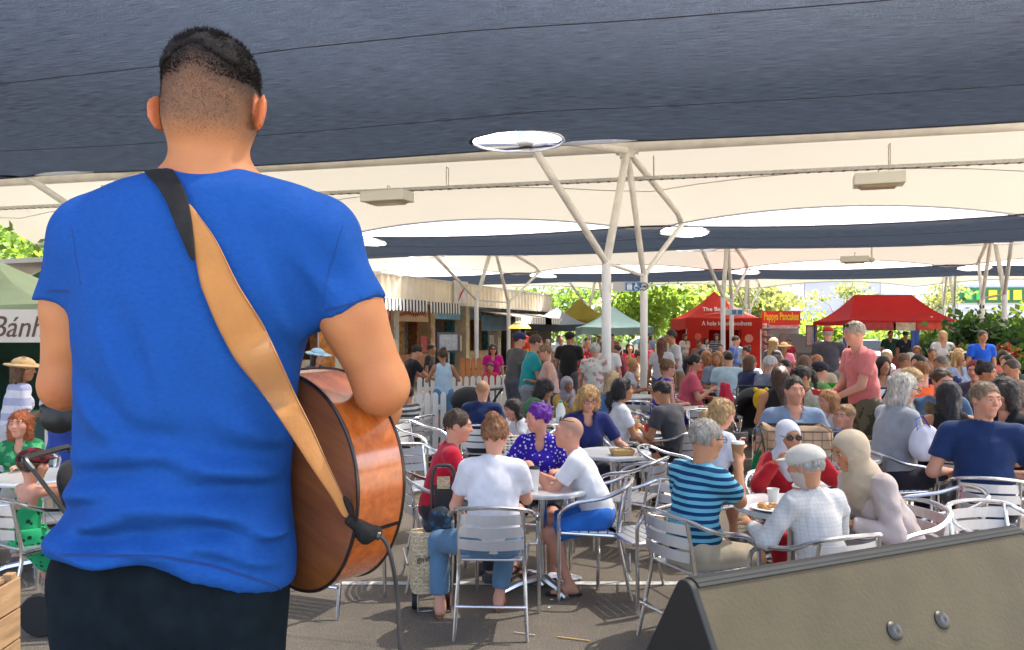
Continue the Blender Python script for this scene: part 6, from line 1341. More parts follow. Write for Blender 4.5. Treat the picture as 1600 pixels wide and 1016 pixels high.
seated('woman with short blonde hair and a denim shirt seen from behind the post', 'the short blonde woman in denim', 945, 9.6, 60, hy=582, sex='f', lean=10, hd=(0, 10), top=('blouse', (.06,.14,.30)), hair=('bob', (.40,.28,.15)), skin='tan')
seated('man in a pale blue v neck tee with a moustache looking at the camera', 'the moustached man in the pale blue tee', 1238, 7.25, 182, hy=588, lean=4, hd=(0, 2), w=1.1, hr=(.26,.30,.72), hl=(-.26,.30,.72), top=('tee', (.20,.27,.38)), bot=('trousers', (.03,.03,.04)), hair=('short', (.035,.022,.015)), skin='pink', ex=('moustache',))
table(1310, 6.9, 'round aluminium table in front of the small boy', .34); table(1240, 6.0, 'round aluminium table behind the white headscarf', .34)
seated('small boy with fair hair and a navy tee leaning on a chair', 'the small fair haired boy', 1328, 7.35, 250, hy=632, H=1.15, lean=4, hd=(-10, 2), seat=.42, hr=(.16,.22,.70), hl=(-.14,.22,.70), top=('tee', (.05,.09,.22)), hair=('short', (.36,.21,.09)), skin='pink')
seated('toddler girl with ginger hair and a white top', 'the ginger haired toddler', 1303, 8.0, 262, hy=610, H=.95, sex='f', bust=False, lean=4, hd=(0, 10), seat=.55, hr=(.10,.2,.78), hl=(-.1,.2,.78), top=('tank', (.66,.62,.62)), hair=('bob', (.42,.19,.07)), skin='pink', fl=(-.08,.25), fr=(.08,.25))
seated('silver haired woman in a grey top with a white tote bag', 'the silver haired woman in grey', 1388, 6.95, 82, hy=580, sex='f', w=1.12, lean=9, hd=(8, 14), hr=(.12,.40,.82), hl=(-.08,.44,.84), top=('blouse', (.33,.35,.38)), bot=('trousers', (.022,.02,.03)), hair=('bob', (.48,.44,.38)), skin='pink', ex=('glasses',))
seated('man in a navy polo turning his head to look at the camera', 'the man in the navy polo', 1537, 5.75, 20, hy=598, lean=6, w=1.12, twist=10, hd=(154, 2), hr=(.26,.30,.74), hl=(-.2,.3,.74), top=('polo', (.012,.032,.105)), bot=('shorts', (.02,.02,.03)), hair=('short', (.22,.15,.09)), skin='pink')
seated('woman with long black hair, black top and red dotted skirt, back turned', 'the woman in the red dotted skirt', 1487, 7.0, 14, hy=598, sex='f', w=1.1, lean=8, hd=(10, 8), top=('tank', (.012,.012,.014)), bot=('skirt', cloth((.50,.012,.02), 'dots', (.6,.5,.5), .8)), hair=('long', (.012,.010,.012)), skin='tan')
seated('dark haired man in a black tee with a tattooed arm at the right edge', 'the tattooed man in black', 1590, 6.7, 262, hy=592, lean=10, hd=(0, 6), hl=(-.1,.30,.98), pl=(0,.2,-1), top=('tee', (.010,.016,.022)), hair=('curly', (.03,.018,.012)), skin='pink', ex=('stubble',))
table(1585, 5.9, 'round aluminium table in front of the man in the navy polo', .36)
table(1452, 7.45, 'round aluminium table with beer glasses before the silver haired woman', .36)
seated('boy with dark hair and a blue tee facing the camera behind two beers', 'the boy in the blue tee', 1464, 7.95, 182, hy=572, H=1.5, lean=6, hd=(0, 10), top=('tee', (.05,.10,.19)), hair=('short', (.06,.03,.02)), skin='pink')
seated('man in an orange tee with ginger hair seen from behind', 'the man in the orange tee', 1450, 9.4, -10, hy=556, lean=8, w=1.15, hd=(0, 8), top=('tee', (.66,.10,.018)), hair=('short', (.24,.10,.03)), skin='pink')
seated('blonde woman half hidden behind the silver haired woman', 'the half hidden blonde woman', 1402, 7.9, 120, hy=576, sex='f', lean=8, hd=(10, 12), top=('tee', (.28,.30,.27)), hair=('bob', (.45,.30,.12)), skin='pink')
seated('sunglassed woman in a cobalt blue sleeveless dress', 'the woman in the cobalt sleeveless dress', 1028, 11.6, 78, hy=562, sex='f', lean=12, hd=(4, 4), lod=1, top=('strap', (.025,.03,.36)), bot=('skirt', (.025,.03,.36)), hair=('bun', (.16,.08,.03)), skin='pink', ex=('sunglasses',))
seated('woman in a coral pink tee with sunglasses eating', 'the woman in the coral pink tee', 1072, 12.6, 100, hy=554, sex='f', w=1.3, lean=10, hd=(8, 4), lod=1, hr=(.12,.38,.9), top=('tee', (.60,.10,.14)), hair=('pony', DK), skin='pink', ex=('sunglasses',))
table(1105, 11.2, 'round aluminium table beside the woman in cobalt blue', .40); 
seated('woman in white and pale green with dark tied hair facing left', 'the woman in white and pale green', 1288, 9.4, 262, hy=566, sex='f', w=1.12, lean=22, hd=(0, 14), top=('tee', cloth((.62,.66,.58), 'floral', (.42,.58,.38), .6)), hair=('pony', DK), skin='tan', ex=('headglasses',))
seated('woman in a black tank top with long brown hair, back turned', 'the woman in the black tank', 1222, 9.2, 5, hy=572, sex='f', w=1.1, lean=6, hd=(0, 6), top=('tank', (.016,.015,.016)), hair=('long', (.07,.035,.02)), skin='tan')
seated('dark haired man directly behind the moustached man', 'the dark haired man behind the moustached man', 1246, 10.0, 10, hy=578, lean=8, top=('tee', (.10,.06,.05)), hair=('short', DK), skin='tan')
seated('white haired man in a slate blue shirt with a grey beard', 'the white haired man in slate blue', 1186, 12.2, 80, hy=556, lean=14, w=1.15, lod=1, hd=(0, 10), top=('tee', (.16,.20,.28)), hair=('short', (.55,.53,.50)), skin='pink', ex=('glasses', 'beard'))
seated('woman in a navy top beside the white haired man', 'the woman in navy beside the white haired man', 1163, 13.2, 75, hy=555, sex='f', top=('tee', (.02,.03,.10)), hair=('bob', (.12,.06,.03)), skin='pink')
seated('woman in a crimson sleeveless top facing the white haired man', 'the woman in the crimson sleeveless top', 1203, 13.4, 110, hy=555, sex='f', lean=8, top=('tank', (.46,.02,.06)), hair=('pony', (.12,.05,.03)), skin='pink')
# --- far left
seated('red haired woman in a green patterned blouse at the left edge', 'the red haired woman in green', 34, 6.5, 170, hy=643, sex='f', lean=2, hd=(4, -4), top=('blouse', cloth((.02,.20,.08), 'floral', (.10,.38,.16), .8)), bot=('trousers', (.35,.33,.3)), hair=('bob', (.34,.085,.02)), skin='pink')
MATS['plaid_cap'] = cloth((.16,.012,.018), 'check', (.02,.012,.014), .9)
seated('child in a red and black cap and a green star print sun dress', 'the child in the green star print dress', 40, 5.1, 30, hy=704, H=1.12, sex='f', bust=False, lean=4, hd=(-12, 4), seat=.45, fl=(-.06,.26), fr=(.10,.30), top=('strap', cloth((.03,.42,.17), 'dots', (.01,.06,.03), .75)), bot=('skirt', cloth((.03,.42,.17), 'dots', (.01,.06,.03), .75)), hair=('short', (.10,.05,.02)), skin='pink', shoes='none', ex=('cap:plaid_cap',))
person('woman in a tan straw sun hat and embroidered white top by the banner stall', 20, 7.9, 40, 'stand', hy=560, sex='f', hd=(40, 6), lod=0, top=('blouse', cloth((.66,.66,.72), 'stripe', (.40,.42,.58), .28)), bot=('skirt', (.5,.5,.52)), hair=('bob', (.14,.07,.03)), skin='tan', ex=('hat:.50,.34,.16',))
person('woman in a black and white patterned dress with a black handbag', 108, 7.4, 200, 'stand', H=1.66, sex='f', w=1.1, hr=(.16,.26,1.03), hl=(-.22,.22,1.0), top=('blouse', cloth((.62,.60,.66), 'dots', (.06,.04,.14), 1.3)), bot=('skirt', (.03,.07,.36)), hair=('bob', (.10,.06,.03)), skin='tan')
# --- standing, middle distance
person('tall man in a salmon tee and camo shorts holding a red tray', 1352, 8.4, 268, 'stand', hy=503, w=1.1, hd=(0, 8), hl=(-.08,.36,1.12), hr=(.06,.36,1.12), top=('tee', (.66,.19,.18)), bot=('shorts', cloth((.16,.14,.09), 'floral', (.07,.07,.04), .5)), hair=('short', (.38,.32,.24)), skin='pink', ex=('headglasses',))
person('man in a teal team polo standing by the fence', 825, 11.8, 80, 'stand', hy=524, w=1.12, lod=1, hl=(-.06,.36,1.12), hr=(.1,.34,1.10), hd=(4, 12), top=('polo', (.015,.30,.31)), bot=('shorts', (.30,.30,.30)), hair=('short', (.07,.035,.02)), skin='pink')
person('man in a grey polo and navy cap behind the teal polo', 803, 13.2, 60, 'stand', hy=520, w=1.12, lod=1, hd=(20, 4), top=('polo', (.11,.10,.10)), hair=('short', BRN), skin='pink', ex=('cap:.02,.03,.09',))
person('woman in a pale pink tank top with cropped hair facing the teal polo', 862, 11.4, 270, 'stand', hy=538, sex='f', lod=1, w=1.1, hd=(-6, 6), hr=(.1,.32,1.1), top=('tank', (.56,.38,.33)), bot=('trousers', (.05,.09,.17)), hair=('short', (.22,.13,.06)), skin='pink', ex=('sunglasses',))
person('woman with a dark ponytail and light blue tank, back turned by the stall', 693, 12.9, -10, 'stand', hy=545, sex='f', w=1.05, lod=1, hd=(-20, 6), hr=(.2,.32,1.1), hl=(-.2,.3,1.08), top=('tank', (.42,.56,.66)), bot=('shorts', (.10,.22,.38)), hair=('bun', (.09,.045,.02)), skin='tan')
person('dark haired man in a black shirt bending over the stall counter', 634, 13.4, 62, 'stand', hy=541, lean=16, hd=(8, 22), lod=1, hr=(.1,.5,1.0), hl=(-.1,.5,1.0), top=('tee', (.02,.02,.025)), bot=('trousers', (.02,.02,.02)), hair=('short', DK), skin='pink')
person('shop worker in black inside the kiosk window', 668, 17.5, 100, 'stand', hy=538, top=('tee', (.03,.03,.035)), hair=('short', DK), skin='olive')
person('woman in a magenta tee with sunglasses by the timber fence', 770, 17.3, 175, 'stand', hy=537, sex='f', w=1.1, top=('tee', (.50,.01,.22)), bot=('trousers', (.03,.02,.05)), hair=('bob', DK), skin='pink', ex=('sunglasses',))
person('small child in a red top in front of the magenta tee', 767, 16.8, 190, 'stand', hy=567, H=1.1, top=('tee', (.60,.03,.035)), hair=('short', DK), skin='tan')
person('man in a black tee and black cap seen from behind', 888, 15.6, 20, 'stand', hy=519, w=1.1, hd=(20, 0), hr=(.1,.34,1.1), top=('tee', (.016,.016,.018)), hair=('short', DK), skin='tan', ex=('cap:.015,.015,.018',))
person('white haired woman in a pastel floral shirt, back turned', 928, 12.6, 15, 'stand', hy=536, sex='f', w=1.2, lod=1, top=('tee', cloth((.64,.62,.54), 'floral', (.50,.26,.28), .5)), bot=('trousers', (.45,.42,.38)), hair=('short', (.55,.53,.47)), skin='pink')
person('long haired woman in a white tee beside the white post', 948, 13.9, 30, 'stand', hy=529, sex='f', top=('tee', (.68,.66,.64)), bot=('trousers', (.2,.2,.25)), hair=('long', (.24,.10,.04)), skin='pink')
person('woman in a maroon top right of the thick white post', 970, 16.2, 300, 'stand', hy=538, sex='f', w=1.2, top=('tee', (.16,.02,.045)), hair=('short', (.05,.03,.03)), skin='pink')
person('woman with long auburn hair and a grey strap top standing back turned', 1033, 14.6, 20, 'stand', hy=528, sex='f', hd=(20, 0), lod=1, top=('tee', (.50,.50,.54)), bot=('shorts', (.10,.12,.2)), hair=('long', (.13,.035,.02)), skin='tan')
person('man in a pale grey tee with glasses eating while standing', 1057, 15.0, 262, 'stand', hy=516, w=1.08, lod=1, hr=(.06,.22,1.35), hl=(-.06,.3,1.15), top=('tee', (.52,.54,.58)), bot=('shorts', (.28,.20,.12)), hair=('short', DK), skin='tan', ex=('glasses',))
person('man in a charcoal tee and red cap seen from behind', 1295, 14.8, 15, 'stand', hy=511, w=1.12, lod=1, top=('tee', (.075,.07,.085)), bot=('shorts', (.22,.22,.2)), hair=('short', GREY), skin='pink', ex=('cap:.50,.03,.03',))
person('woman with long fair hair and a charcoal tee carrying plates', 1204, 17.0, 60, 'stand', hy=528, sex='f', hr=(.1,.36,1.0), lod=1, top=('tee', (.06,.06,.065)), hair=('long', (.36,.22,.09)), skin='pink')
person('man in a bright blue tee standing by the garden shrubs', 1531, 16.5, 182, 'stand', hy=517, w=1.1, lod=1, top=('tee', (.01,.09,.55)), hair=('short', (.08,.06,.05)), skin='tan')
person('blonde woman in a white top standing under the red marquee edge', 1472, 19, 200, 'stand', hy=517, sex='f', w=1.1, top=('tee', (.66,.62,.60)), hair=('long', (.50,.34,.14)), skin='pink')
person('man in black with a dark cap inside the red marquee', 1413, 26.2, 185, 'stand', hy=518, top=('tee', (.02,.018,.03)), hair=('short', DK), skin='tan', ex=('cap:.03,.03,.03',))
person('man in dark green working inside the red marquee', 1390, 26.3, 190, 'stand', hy=517, top=('tee', (.02,.05,.03)), hair=('short', DK), skin='tan')
# --- the farther crowd: (px, head row, distance, facing, pose, sex, garment colour, hair, label, short)
crowd = [
 (903,541,20,30,'t','f',(.55,.04,.03),('long',(.1,.04,.02)),'woman in a tomato red top near the black capped man',''),
 (918,527,22,190,'t','m',(.30,.02,.03),('short',DK),'man in a dark red shirt left of the thick post',''),
 (985,536,19,200,'t','f',(.50,.02,.04),('bob',DK),'woman in a cherry red top between the two posts',''),
 (995,548,17.5,120,'s','f',(.42,.30,.2),('bun',BRN),'woman in tan between the two posts, seated','the woman in tan between the posts'),
 (978,560,14.5,100,'s','f',(.30,.33,.38),('bun',BLD),'fair haired girl in grey stripes right of the thick post','the fair haired girl in grey'),
 (1090,532,24,20,'t','m',(.14,.09,.06),('short',DK),'man in brown standing left of the bagel counter',''),
 (1102,549,15.5,175,'s','f',(.50,.05,.05),('curly',(.32,.14,.05)),'curly ginger haired woman in a red print top','the curly ginger haired woman'),
 (1120,549,15.2,185,'s','f',(.12,.16,.22),('long',(.26,.13,.05)),'long haired woman in slate next to the curly ginger woman','the long haired woman in slate'),
 (1138,546,14.3,20,'s','m',(.30,.42,.56),('short',DK),'man in a sky blue shirt, back turned, dark hair','the man in the sky blue shirt'),
 (1149,541,15.8,250,'s','m',(.06,.055,.07),('short',(.1,.06,.04)),'man in dark grey facing left at the shaded table','the man in dark grey'),
 (1088,546,16.5,150,'s','m',(.20,.25,.40),('short',BRN),'man in a blue cap and denim blue shirt','the man in the blue cap'),
 (1126,538,24,200,'t','m',(.62,.20,.03),('short',DK),'person in orange standing before the bagel counter',''),
 (1143,525,20,60,'t','m',(.05,.08,.22),('short',BRN),'young man in indigo standing by the second posts',''),
 (1156,528,22,250,'t','f',(.25,.42,.45),('short',BRN),'woman in aqua standing right of the second posts',''),
 (1103,528,30,180,'t','f',(.60,.58,.50),('bob',DK),'bagel seller in a cream apron inside the red tent',''),
 (1120,522,29,200,'t','m',(.03,.04,.07),('curly',DK),'bagel seller in navy inside the red tent',''),
 (1175,536,20,280,'s','f',(.58,.36,.30),('bun',BRN),'woman in peach seated left of the pancake stall','the woman in peach'),
 (1226,535,18,330,'t','f',(.50,.15,.22),('short',BRN),'person in dusty pink wearing a straw hat',''),
 (1213,532,27,190,'t','f',(.10,.08,.07),('long',BRN),'pancake seller with long brown hair',''),
 (1232,530,27.5,180,'t','m',(.35,.02,.03),('short',DK),'pancake seller in a dark red shirt',''),
 (1222,558,14.5,300,'s','f',(.45,.47,.55),('bob',(.3,.15,.06)),'girl in pale lilac behind the white haired man','the girl in pale lilac'),
 (1241,562,12.8,270,'s','m',(.16,.16,.18),('short',DK),'dark haired boy in grey behind the black tank top','the dark haired boy in grey'),
 (1257,556,12.2,20,'s','f',(.50,.36,.22),('long',(.13,.06,.03)),'long brown haired woman in a sand top, back turned','the long brown haired woman in sand'),
 (1275,552,12.6,190,'s','m',(.40,.30,.20),('short',(.36,.14,.05)),'ginger haired boy facing the camera near the green tub','the ginger haired boy'),
 (1268,566,10.6,80,'s','m',(.06,.20,.05),('short',DK),'boy in a dark cap and green tee left of the green tub','the boy in the dark cap'),
 (1318,537,17,280,'s','m',(.30,.34,.42),('short',GREY),'grey haired man in blue right of the red capped man','the grey haired man in blue'),
 (1376,552,11.4,190,'s','f',(.62,.60,.55),('curly',DK),'curly dark haired woman in white right of the salmon tee','the curly dark haired woman in white'),
 (1372,532,16.5,80,'s','m',(.50,.54,.56),('short',(.4,.3,.2)),'man in a pale striped shirt right of the salmon tee','the man in the pale striped shirt'),
 (1404,532,13.2,90,'s','f',(.60,.60,.62),('short',(.16,.08,.04)),'short haired woman in white with glasses facing right','the short haired woman in white'),
 (1419,545,13.6,40,'s','m',(.46,.03,.04),('short',GREY),'grey haired man in a red tee, back turned','the grey haired man in a red tee'),
 (1440,548,12.2,300,'s','f',(.20,.12,.10),('curly',DK),'dark curly haired woman left of the orange tee','the dark curly haired woman'),
 (1478,545,11.8,240,'s','m',(.014,.022,.085),('short',(.1,.07,.05)),'man in a navy tee right of the orange tee','the man in the navy tee behind the boy'),
 (1432,538,20,190,'s','f',(.50,.10,.12),('bob',(.25,.1,.04)),'woman in rose seated below the red marquee','the woman in rose'),
 (1450,540,18,170,'s','m',(.20,.10,.08),('short',BRN),'man in rust seated below the red marquee','the man in rust'),
 (1497,540,17,200,'s','m',(.40,.30,.18),('short',(.2,.12,.06)),'man in a khaki hat near the bushes','the man in the khaki hat'),
 (1490,548,14.5,160,'s','f',(.14,.18,.26),('bob',BLD),'blonde woman in steel blue near the bushes','the blonde woman in steel blue'),
 (1514,558,9.8,110,'s','f',(.03,.035,.05),('bun',DK),'dark haired woman in black and white holding a baby bottle','the dark haired woman with the baby bottle'),
 (1530,556,10.2,230,'s','f',(.05,.04,.06),('short',(.30,.035,.03)),'woman with crimson dyed hair in a dark top','the crimson haired woman'),
 (1588,545,12.5,250,'s','m',(.05,.09,.07),('short',DK),'man in bottle green near the right edge','the man in bottle green'),
 (1566,548,15,190,'s','f',(.45,.10,.08),('bob',DK),'woman in brick red by the flowers','the woman in brick red'),
 (1598,552,10.5,270,'s','m',(.30,.20,.15),('short',BRN),'man cut by the right frame edge in brown','the man at the right frame edge'),
 (488,545,11.5,120,'t','f',(.08,.08,.10),('bob',DK),'woman in a light blue bucket hat between the musician\'s arm and body',''),
 (645,605,9.8,300,'s','m',(.016,.018,.02),('short',DK),'man in black seated behind the guitar by the picket fence','the man in black by the picket fence'),
 (1010,520,26,180,'t','m',(.20,.22,.30),('short',DK),'man in slate standing far behind between posts',''),
 (1068,522,30,150,'t','f',(.40,.35,.30),('bob',BRN),'woman in beige standing by the tree left of the bagel tent',''),
 (1020,548,22,90,'s','f',(.50,.48,.50),('pony',BRN),'woman in light grey seated far between posts','the woman in light grey far off'),
 (955,522,27,170,'t','m',(.30,.03,.03),('short',DK),'man in burgundy far behind the thick post',''),
 (936,524,30,190,'t','m',(.08,.09,.13),('short',DK),'man in dark navy far behind the floral shirt',''),
 (874,523,24,160,'t','m',(.45,.45,.48),('short',DK),'man in a light grey shirt near the charcoal tent',''),
 (855,530,26,10,'t','m',(.50,.52,.55),('short',GREY),'grey haired man in white behind the pale pink tank',''),
 (1008,533,21,15,'t','m',(.45,.03,.04),('short',DK),'boy in a red tee standing between posts',''),
 (1556,530,22,190,'t','f',(.4,.38,.4),('bob',BLD),'blonde woman in light grey by the garden bed',''),
 (1340,528,24,180,'t','m',(.3,.3,.34),('short',GREY),'man in stone grey standing before the red marquee',''),
 (1282,532,22,170,'t','f',(.48,.1,.08),('bob',BRN),'woman in a brick tee beyond the red capped man',''),
 (1172,558,16.8,200,'s','m',(.2,.26,.36),('short',BRN),'man in denim blue seated left of the white haired man','the man in denim blue'),
 (1045,566,14.2,260,'s','f',(.30,.14,.14),('bob',BRN),'woman in dusky red behind the cobalt dress','the woman in dusky red'),
]
for (px, hy_, Y, a, ps_, sx, c, hr_, lb, sh) in crowd:
    ex = ()
    c = tuple(min(.72, x*1.45+.012) for x in c)
    if 'back' not in lb and Y > 11 and (a < 75 or a > 285) and (px*7) % 5 < 3: a = 180-a
    if 'straw hat' in lb: ex = ('hat:.50,.34,.16',)
    elif 'khaki hat' in lb: ex = ('hat:.40,.30,.16',)
    elif 'bucket hat' in lb: ex = ('hat:.30,.50,.62',)
    elif 'blue cap' in lb: ex = ('cap:.02,.03,.10',)
    elif 'dark cap' in lb: ex = ('cap:.02,.02,.03',)
    rg_ = random.Random(px*3+int(Y*10)); sk = rg_.choice(['pink', 'light', 'pink', 'tan', 'tan', 'olive'])
    if rg_.random() < .3: c = cloth(c, rg_.choice(['stripe', 'floral', 'dots']), tuple(min(.7, x*.5+.3) for x in c), rg_.choice([.5, .7]))
    kw = dict(hy=hy_, sex=sx, top=(rg_.choice(['tee', 'tee', 'polo' if sx == 'm' else 'blouse']), c), bot=(rg_.choice(['shorts', 'trousers']), rg_.choice([(.05,.06,.1), (.2,.18,.15), (.1,.14,.22), (.03,.03,.035)])), hair=hr_, skin=sk, ex=ex, hd=(rg_.uniform(-25, 25), rg_.uniform(0, 12)), w=rg_.uniform(.98, 1.18))
    if ps_ == 't': person(lb, px, Y, a, 'stand', **kw)
    else: seated(lb, sh, px, Y, a, lean=rg_.uniform(4, 16), **kw)
# --- empty chairs and far tables
for (px, Y, a, lb) in ((985,6.55,-60,'empty aluminium chair facing the kraft food box'), (648,7.0,150,'empty aluminium chair left of the crimson tee man'), (1110,10.2,170,'empty aluminium chair beside the red shopping bag'), (1010,10.3,60,'empty aluminium chair behind the orange drinks'),
                       (1458,5.2,-80,'empty aluminium chair right of the cream headscarf'), (1578,4.55,170,'empty aluminium chair at the right edge behind the speaker'), (1300,6.3,200,'empty aluminium chair behind the old man\'s flat cap'), (1050,7.0,110,'empty aluminium chair left of the blonde phone woman'),
                       (660,9.0,110,'empty aluminium chair by the picket fence panel'), (1160,12.6,0,'empty aluminium chair in the shaded aisle'), (1000,12.0,20,'empty aluminium chair at the foot of the white post'), (520,5.3,20,'empty aluminium chair glimpsed under the guitar'), (1420,8.8,200,'empty aluminium chair behind the silver haired woman'), (1560,8.6,220,'empty aluminium chair left of the bottle green man'),
                       (1005,5.35,250,'empty aluminium chair right of the bald man'), (1350,10.6,20,'empty aluminium chair behind the salmon tee man'), (95,5.9,230,'empty aluminium chair behind the musician\'s back')):
    chair(px, Y, a, lb)
for (px, Y, lb, r_) in ((1120,14.8,'round table among the seated group under the second posts',.4), (1200,12.8,'round table before the white haired man',.38), (1255,10.9,'round table before the woman in white and pale green',.36), (1395,12.4,'round table before the curly dark haired woman',.38), (1445,12.9,'round table behind the orange tee',.38), (1520,10.7,'round table between the crimson hair and the baby bottle',.36), (790,9.5,'round table behind the navy tee',.36), (870,9.6,'round table with a milk bottle behind purple hair',.36), (1180,18.5,'round table left of the pancake stall',.45), (990,13.4,'round table between the white posts',.4), (60,6.0,'round table by the red haired woman',.34), (1440,17.0,'round table below the red marquee',.4), (1580,11.6,'round table near the right edge',.38), (1330,12.8,'round table beyond the salmon tee man',.38)): table(px, Y, lb, r_)
# ---------------------------------------------------------------- small things
T = lambda px, py_unused, Y, z=.725: Vector((GX(px, Y), Y, z))
cup(T(835,0,5.42), 'pale travel mug with a dark lid on the left front table', CUPW, .15, .036, lid=RIM)
cup(T(1208,0,5.05), 'small white paper cup on the right front table', CUPW, .085, .038)
cup(T(1249,0,4.9), 'brown coffee cup with a white lid on the right front table', CUPB, .13, .042, lid=LIDW)
plate(T(1205,0,4.82), 'white plate of golden pastry on the right front table', .125)
cup(JST['hand'][0]-Vector((0,0,.055)), 'white coffee cup in the striped polo man\'s hand', CUPB, .09, .04, lid=LIDW)
PHN = mat('phone_black', (.015,.015,.018), .15)
o = empty('phone', (JPH['hand'][0]+JPH['hand'][1])/2+Vector((0,0,.015)), R(30), 'phone in the blonde ponytail woman\'s hands', 'phone'); MB().box((0,0,0), (.16,.012,.08)).build('case', PHN, o, bevel=.004)
OJ = mat('orange_juice', (.80,.34,.02), .3); BEER = mat('beer', (.72,.33,.03), .2); FOAM = mat('foam', (.8,.75,.62), .8)
for (px, Y, lb) in ((993,8.65,'orange drink, left one beside the black ponytail woman'), (1022,8.75,'orange drink, right one beside the white post')):
    o = cup(T(px,0,Y), lb, OJ, .095, .042); MB().lathe([(.043,.095),(.046,.13),(.044,.13),(.042,.098)], 14).build('clear_rim', mat('cup_clear', (.6,.58,.52), .2), o); MB().tube([(0,0,.08),(.02,.01,.19)], .003, 5).build('straw', LIDW, o)
cup(T(1013,0,8.35), 'red paper cup on the orange drinks table', mat('cup_red', (.55,.02,.02), .5), .11, .048)
for (px, Y, lb) in ((1457,7.3,'full beer glass in front of the boy in blue'), (1476,7.42,'pale drink with a straw in front of the boy in blue')):
    o = cup(T(px,0,Y), lb, BEER if 'beer' in lb else CUPW, .13, .042); MB().lathe([(.043,.13),(.044,.15),(.0,.152)], 14).build('foam', FOAM, o)
    MB().tube([(0,0,.1),(.025,0,.22)], .003, 5).build('straw', LIDW, o)
plate(T(1448,0,7.1), 'plate of food beside the beer glass', .12)
KRAFT = mat('kraft', (.42,.25,.10), .8, var=.1, vs=8)
def tray(p, label, m=KRAFT, L=.2, W=.13, h=.05, rz=0, fill=True):
    o = empty('food_tray', p, rz, label, 'food tray'); mb = MB(); a, b_ = L/2, W/2
    mb.add([(-a*.85,-b_*.8,0),(a*.85,-b_*.8,0),(a*.85,b_*.8,0),(-a*.85,b_*.8,0),(-a,-b_,h),(a,-b_,h),(a,b_,h),(-a,b_,h)], [(0,1,2,3),(0,4,5,1),(1,5,6,2),(2,6,7,3),(3,7,4,0)])
    bx = mb.build('box', m, o); s_ = bx.modifiers.new('s', 'SOLIDIFY'); s_.thickness = .004
    if fill:
        D = SDF(); rg = random.Random(9)
        for _ in range(12): D.ell((rg.uniform(-a*.7,a*.7), rg.uniform(-b_*.6,b_*.6), h*.7), (.02,.018,.014), None, .006)
        v, q = D.mesh(.008); np_mesh('food', v, q, mat('salad', (.30,.28,.06), .7, var=.6, vs=40), o)
tray(T(972,0,6.98), 'kraft cardboard food box on the blonde woman\'s table', rz=R(8))
hx = Vector((GX(1350,8.4)-.36, 8.4, 1.16)); tray(hx-Vector((.05,0,.02)), 'red tray carried by the tall man in salmon', mat('tray_red', (.55,.03,.03), .5), .24, .2, .06)
o = empty('milk_bottle', T(876,0,9.5), 0, 'white plastic milk bottle on the table behind purple hair', 'bottle'); MB().lathe([(.055,0),(.058,.02),(.058,.16),(.03,.22),(.022,.235)], 16).build('jug', mat('milk_white', (.7,.74,.7), .4), o, True); MB().lathe([(.024,.235),(.024,.26),(0,.26)], 12).build('cap', mat('cap_green', (.1,.4,.15), .4), o)
for i, (px, Y) in enumerate(((1100,11.1),(1195,12.7),(1250,10.8),(1395,12.3),(1440,12.8),(1120,14.7))): plate(T(px,0,Y), ['white plate on the table by the cobalt dress','white plate before the white haired man','white plate by the woman in pale green','white plate by the curly dark haired woman','white plate behind the orange tee','white plate among the group under the second posts'][i], .13)
o = empty('paper_sheet', T(1190,0,12.4,.728), R(15), 'open newspaper on the white haired man\'s table', 'newspaper'); MB().box((0,0,.004), (.5,.34,.006)).build('sheet', mat('newsprint_far', (.5,.49,.46), .9, var=.5, vs=25), o)
# tote bag on the silver haired woman's lap
o = empty('tote_bag', P(1446, 690, 6.68), R(10), 'white cotton tote bag with a blue strap and small print', 'bag'); D = SDF().ell((0,0,0), (.15,.05,.15), None, .02).ell((.03,0,-.08), (.16,.06,.09), None, .05).noise(.004, 22, 3); v, q = D.mesh(.014); np_mesh('bag_body', v, q, cloth((.62,.63,.72)), o, relax=1)
MB().tube([(-.09,-.02,.10),(-.10,-.01,.19),(-.03,.0,.22),(.03,-.02,.12)], .012, 6, flat=.3).build('strap', cloth((.03,.10,.45)), o)
for k in range(3): MB().box((.02+.035*k,-.062,-.06), (.026,.006,.03)).build('print_mark', mat('print_mark_%d' % k, [(.3,.08,.1),(.1,.1,.12),(.2,.3,.2)][k], .7), o)
o = empty('tablet', P(1478, 640, 7.2), 0, 'brown wallet held open by the silver haired woman', 'wallet'); MB().box((-.12,0,.0), (.16,.02,.11), M=Matrix.Rotation(R(25), 3, 'Y')).build('cover', mat('wallet_brown', (.16,.13,.07), .6, var=.3, vs=20), o, bevel=.004)
# handbag on the far left
o = empty('handbag', P(92, 655, 7.0), 0, 'black leather handbag carried by the woman in the patterned dress', 'bag'); D = SDF().ell((0,0,0), (.17,.07,.13), None, .02).cone((-.13,0,.1), (.13,0,.1), .04, .04, .04); v, q = D.mesh(.015); np_mesh('bag_body', v, q, mat('leather_black', (.012,.014,.014), .4), o, relax=1); MB().tube([(-.12,0,.1),(-.08,0,.3),(.08,0,.3),(.12,0,.1)], .012, 6).build('handle', MATS['leather_black'], o)
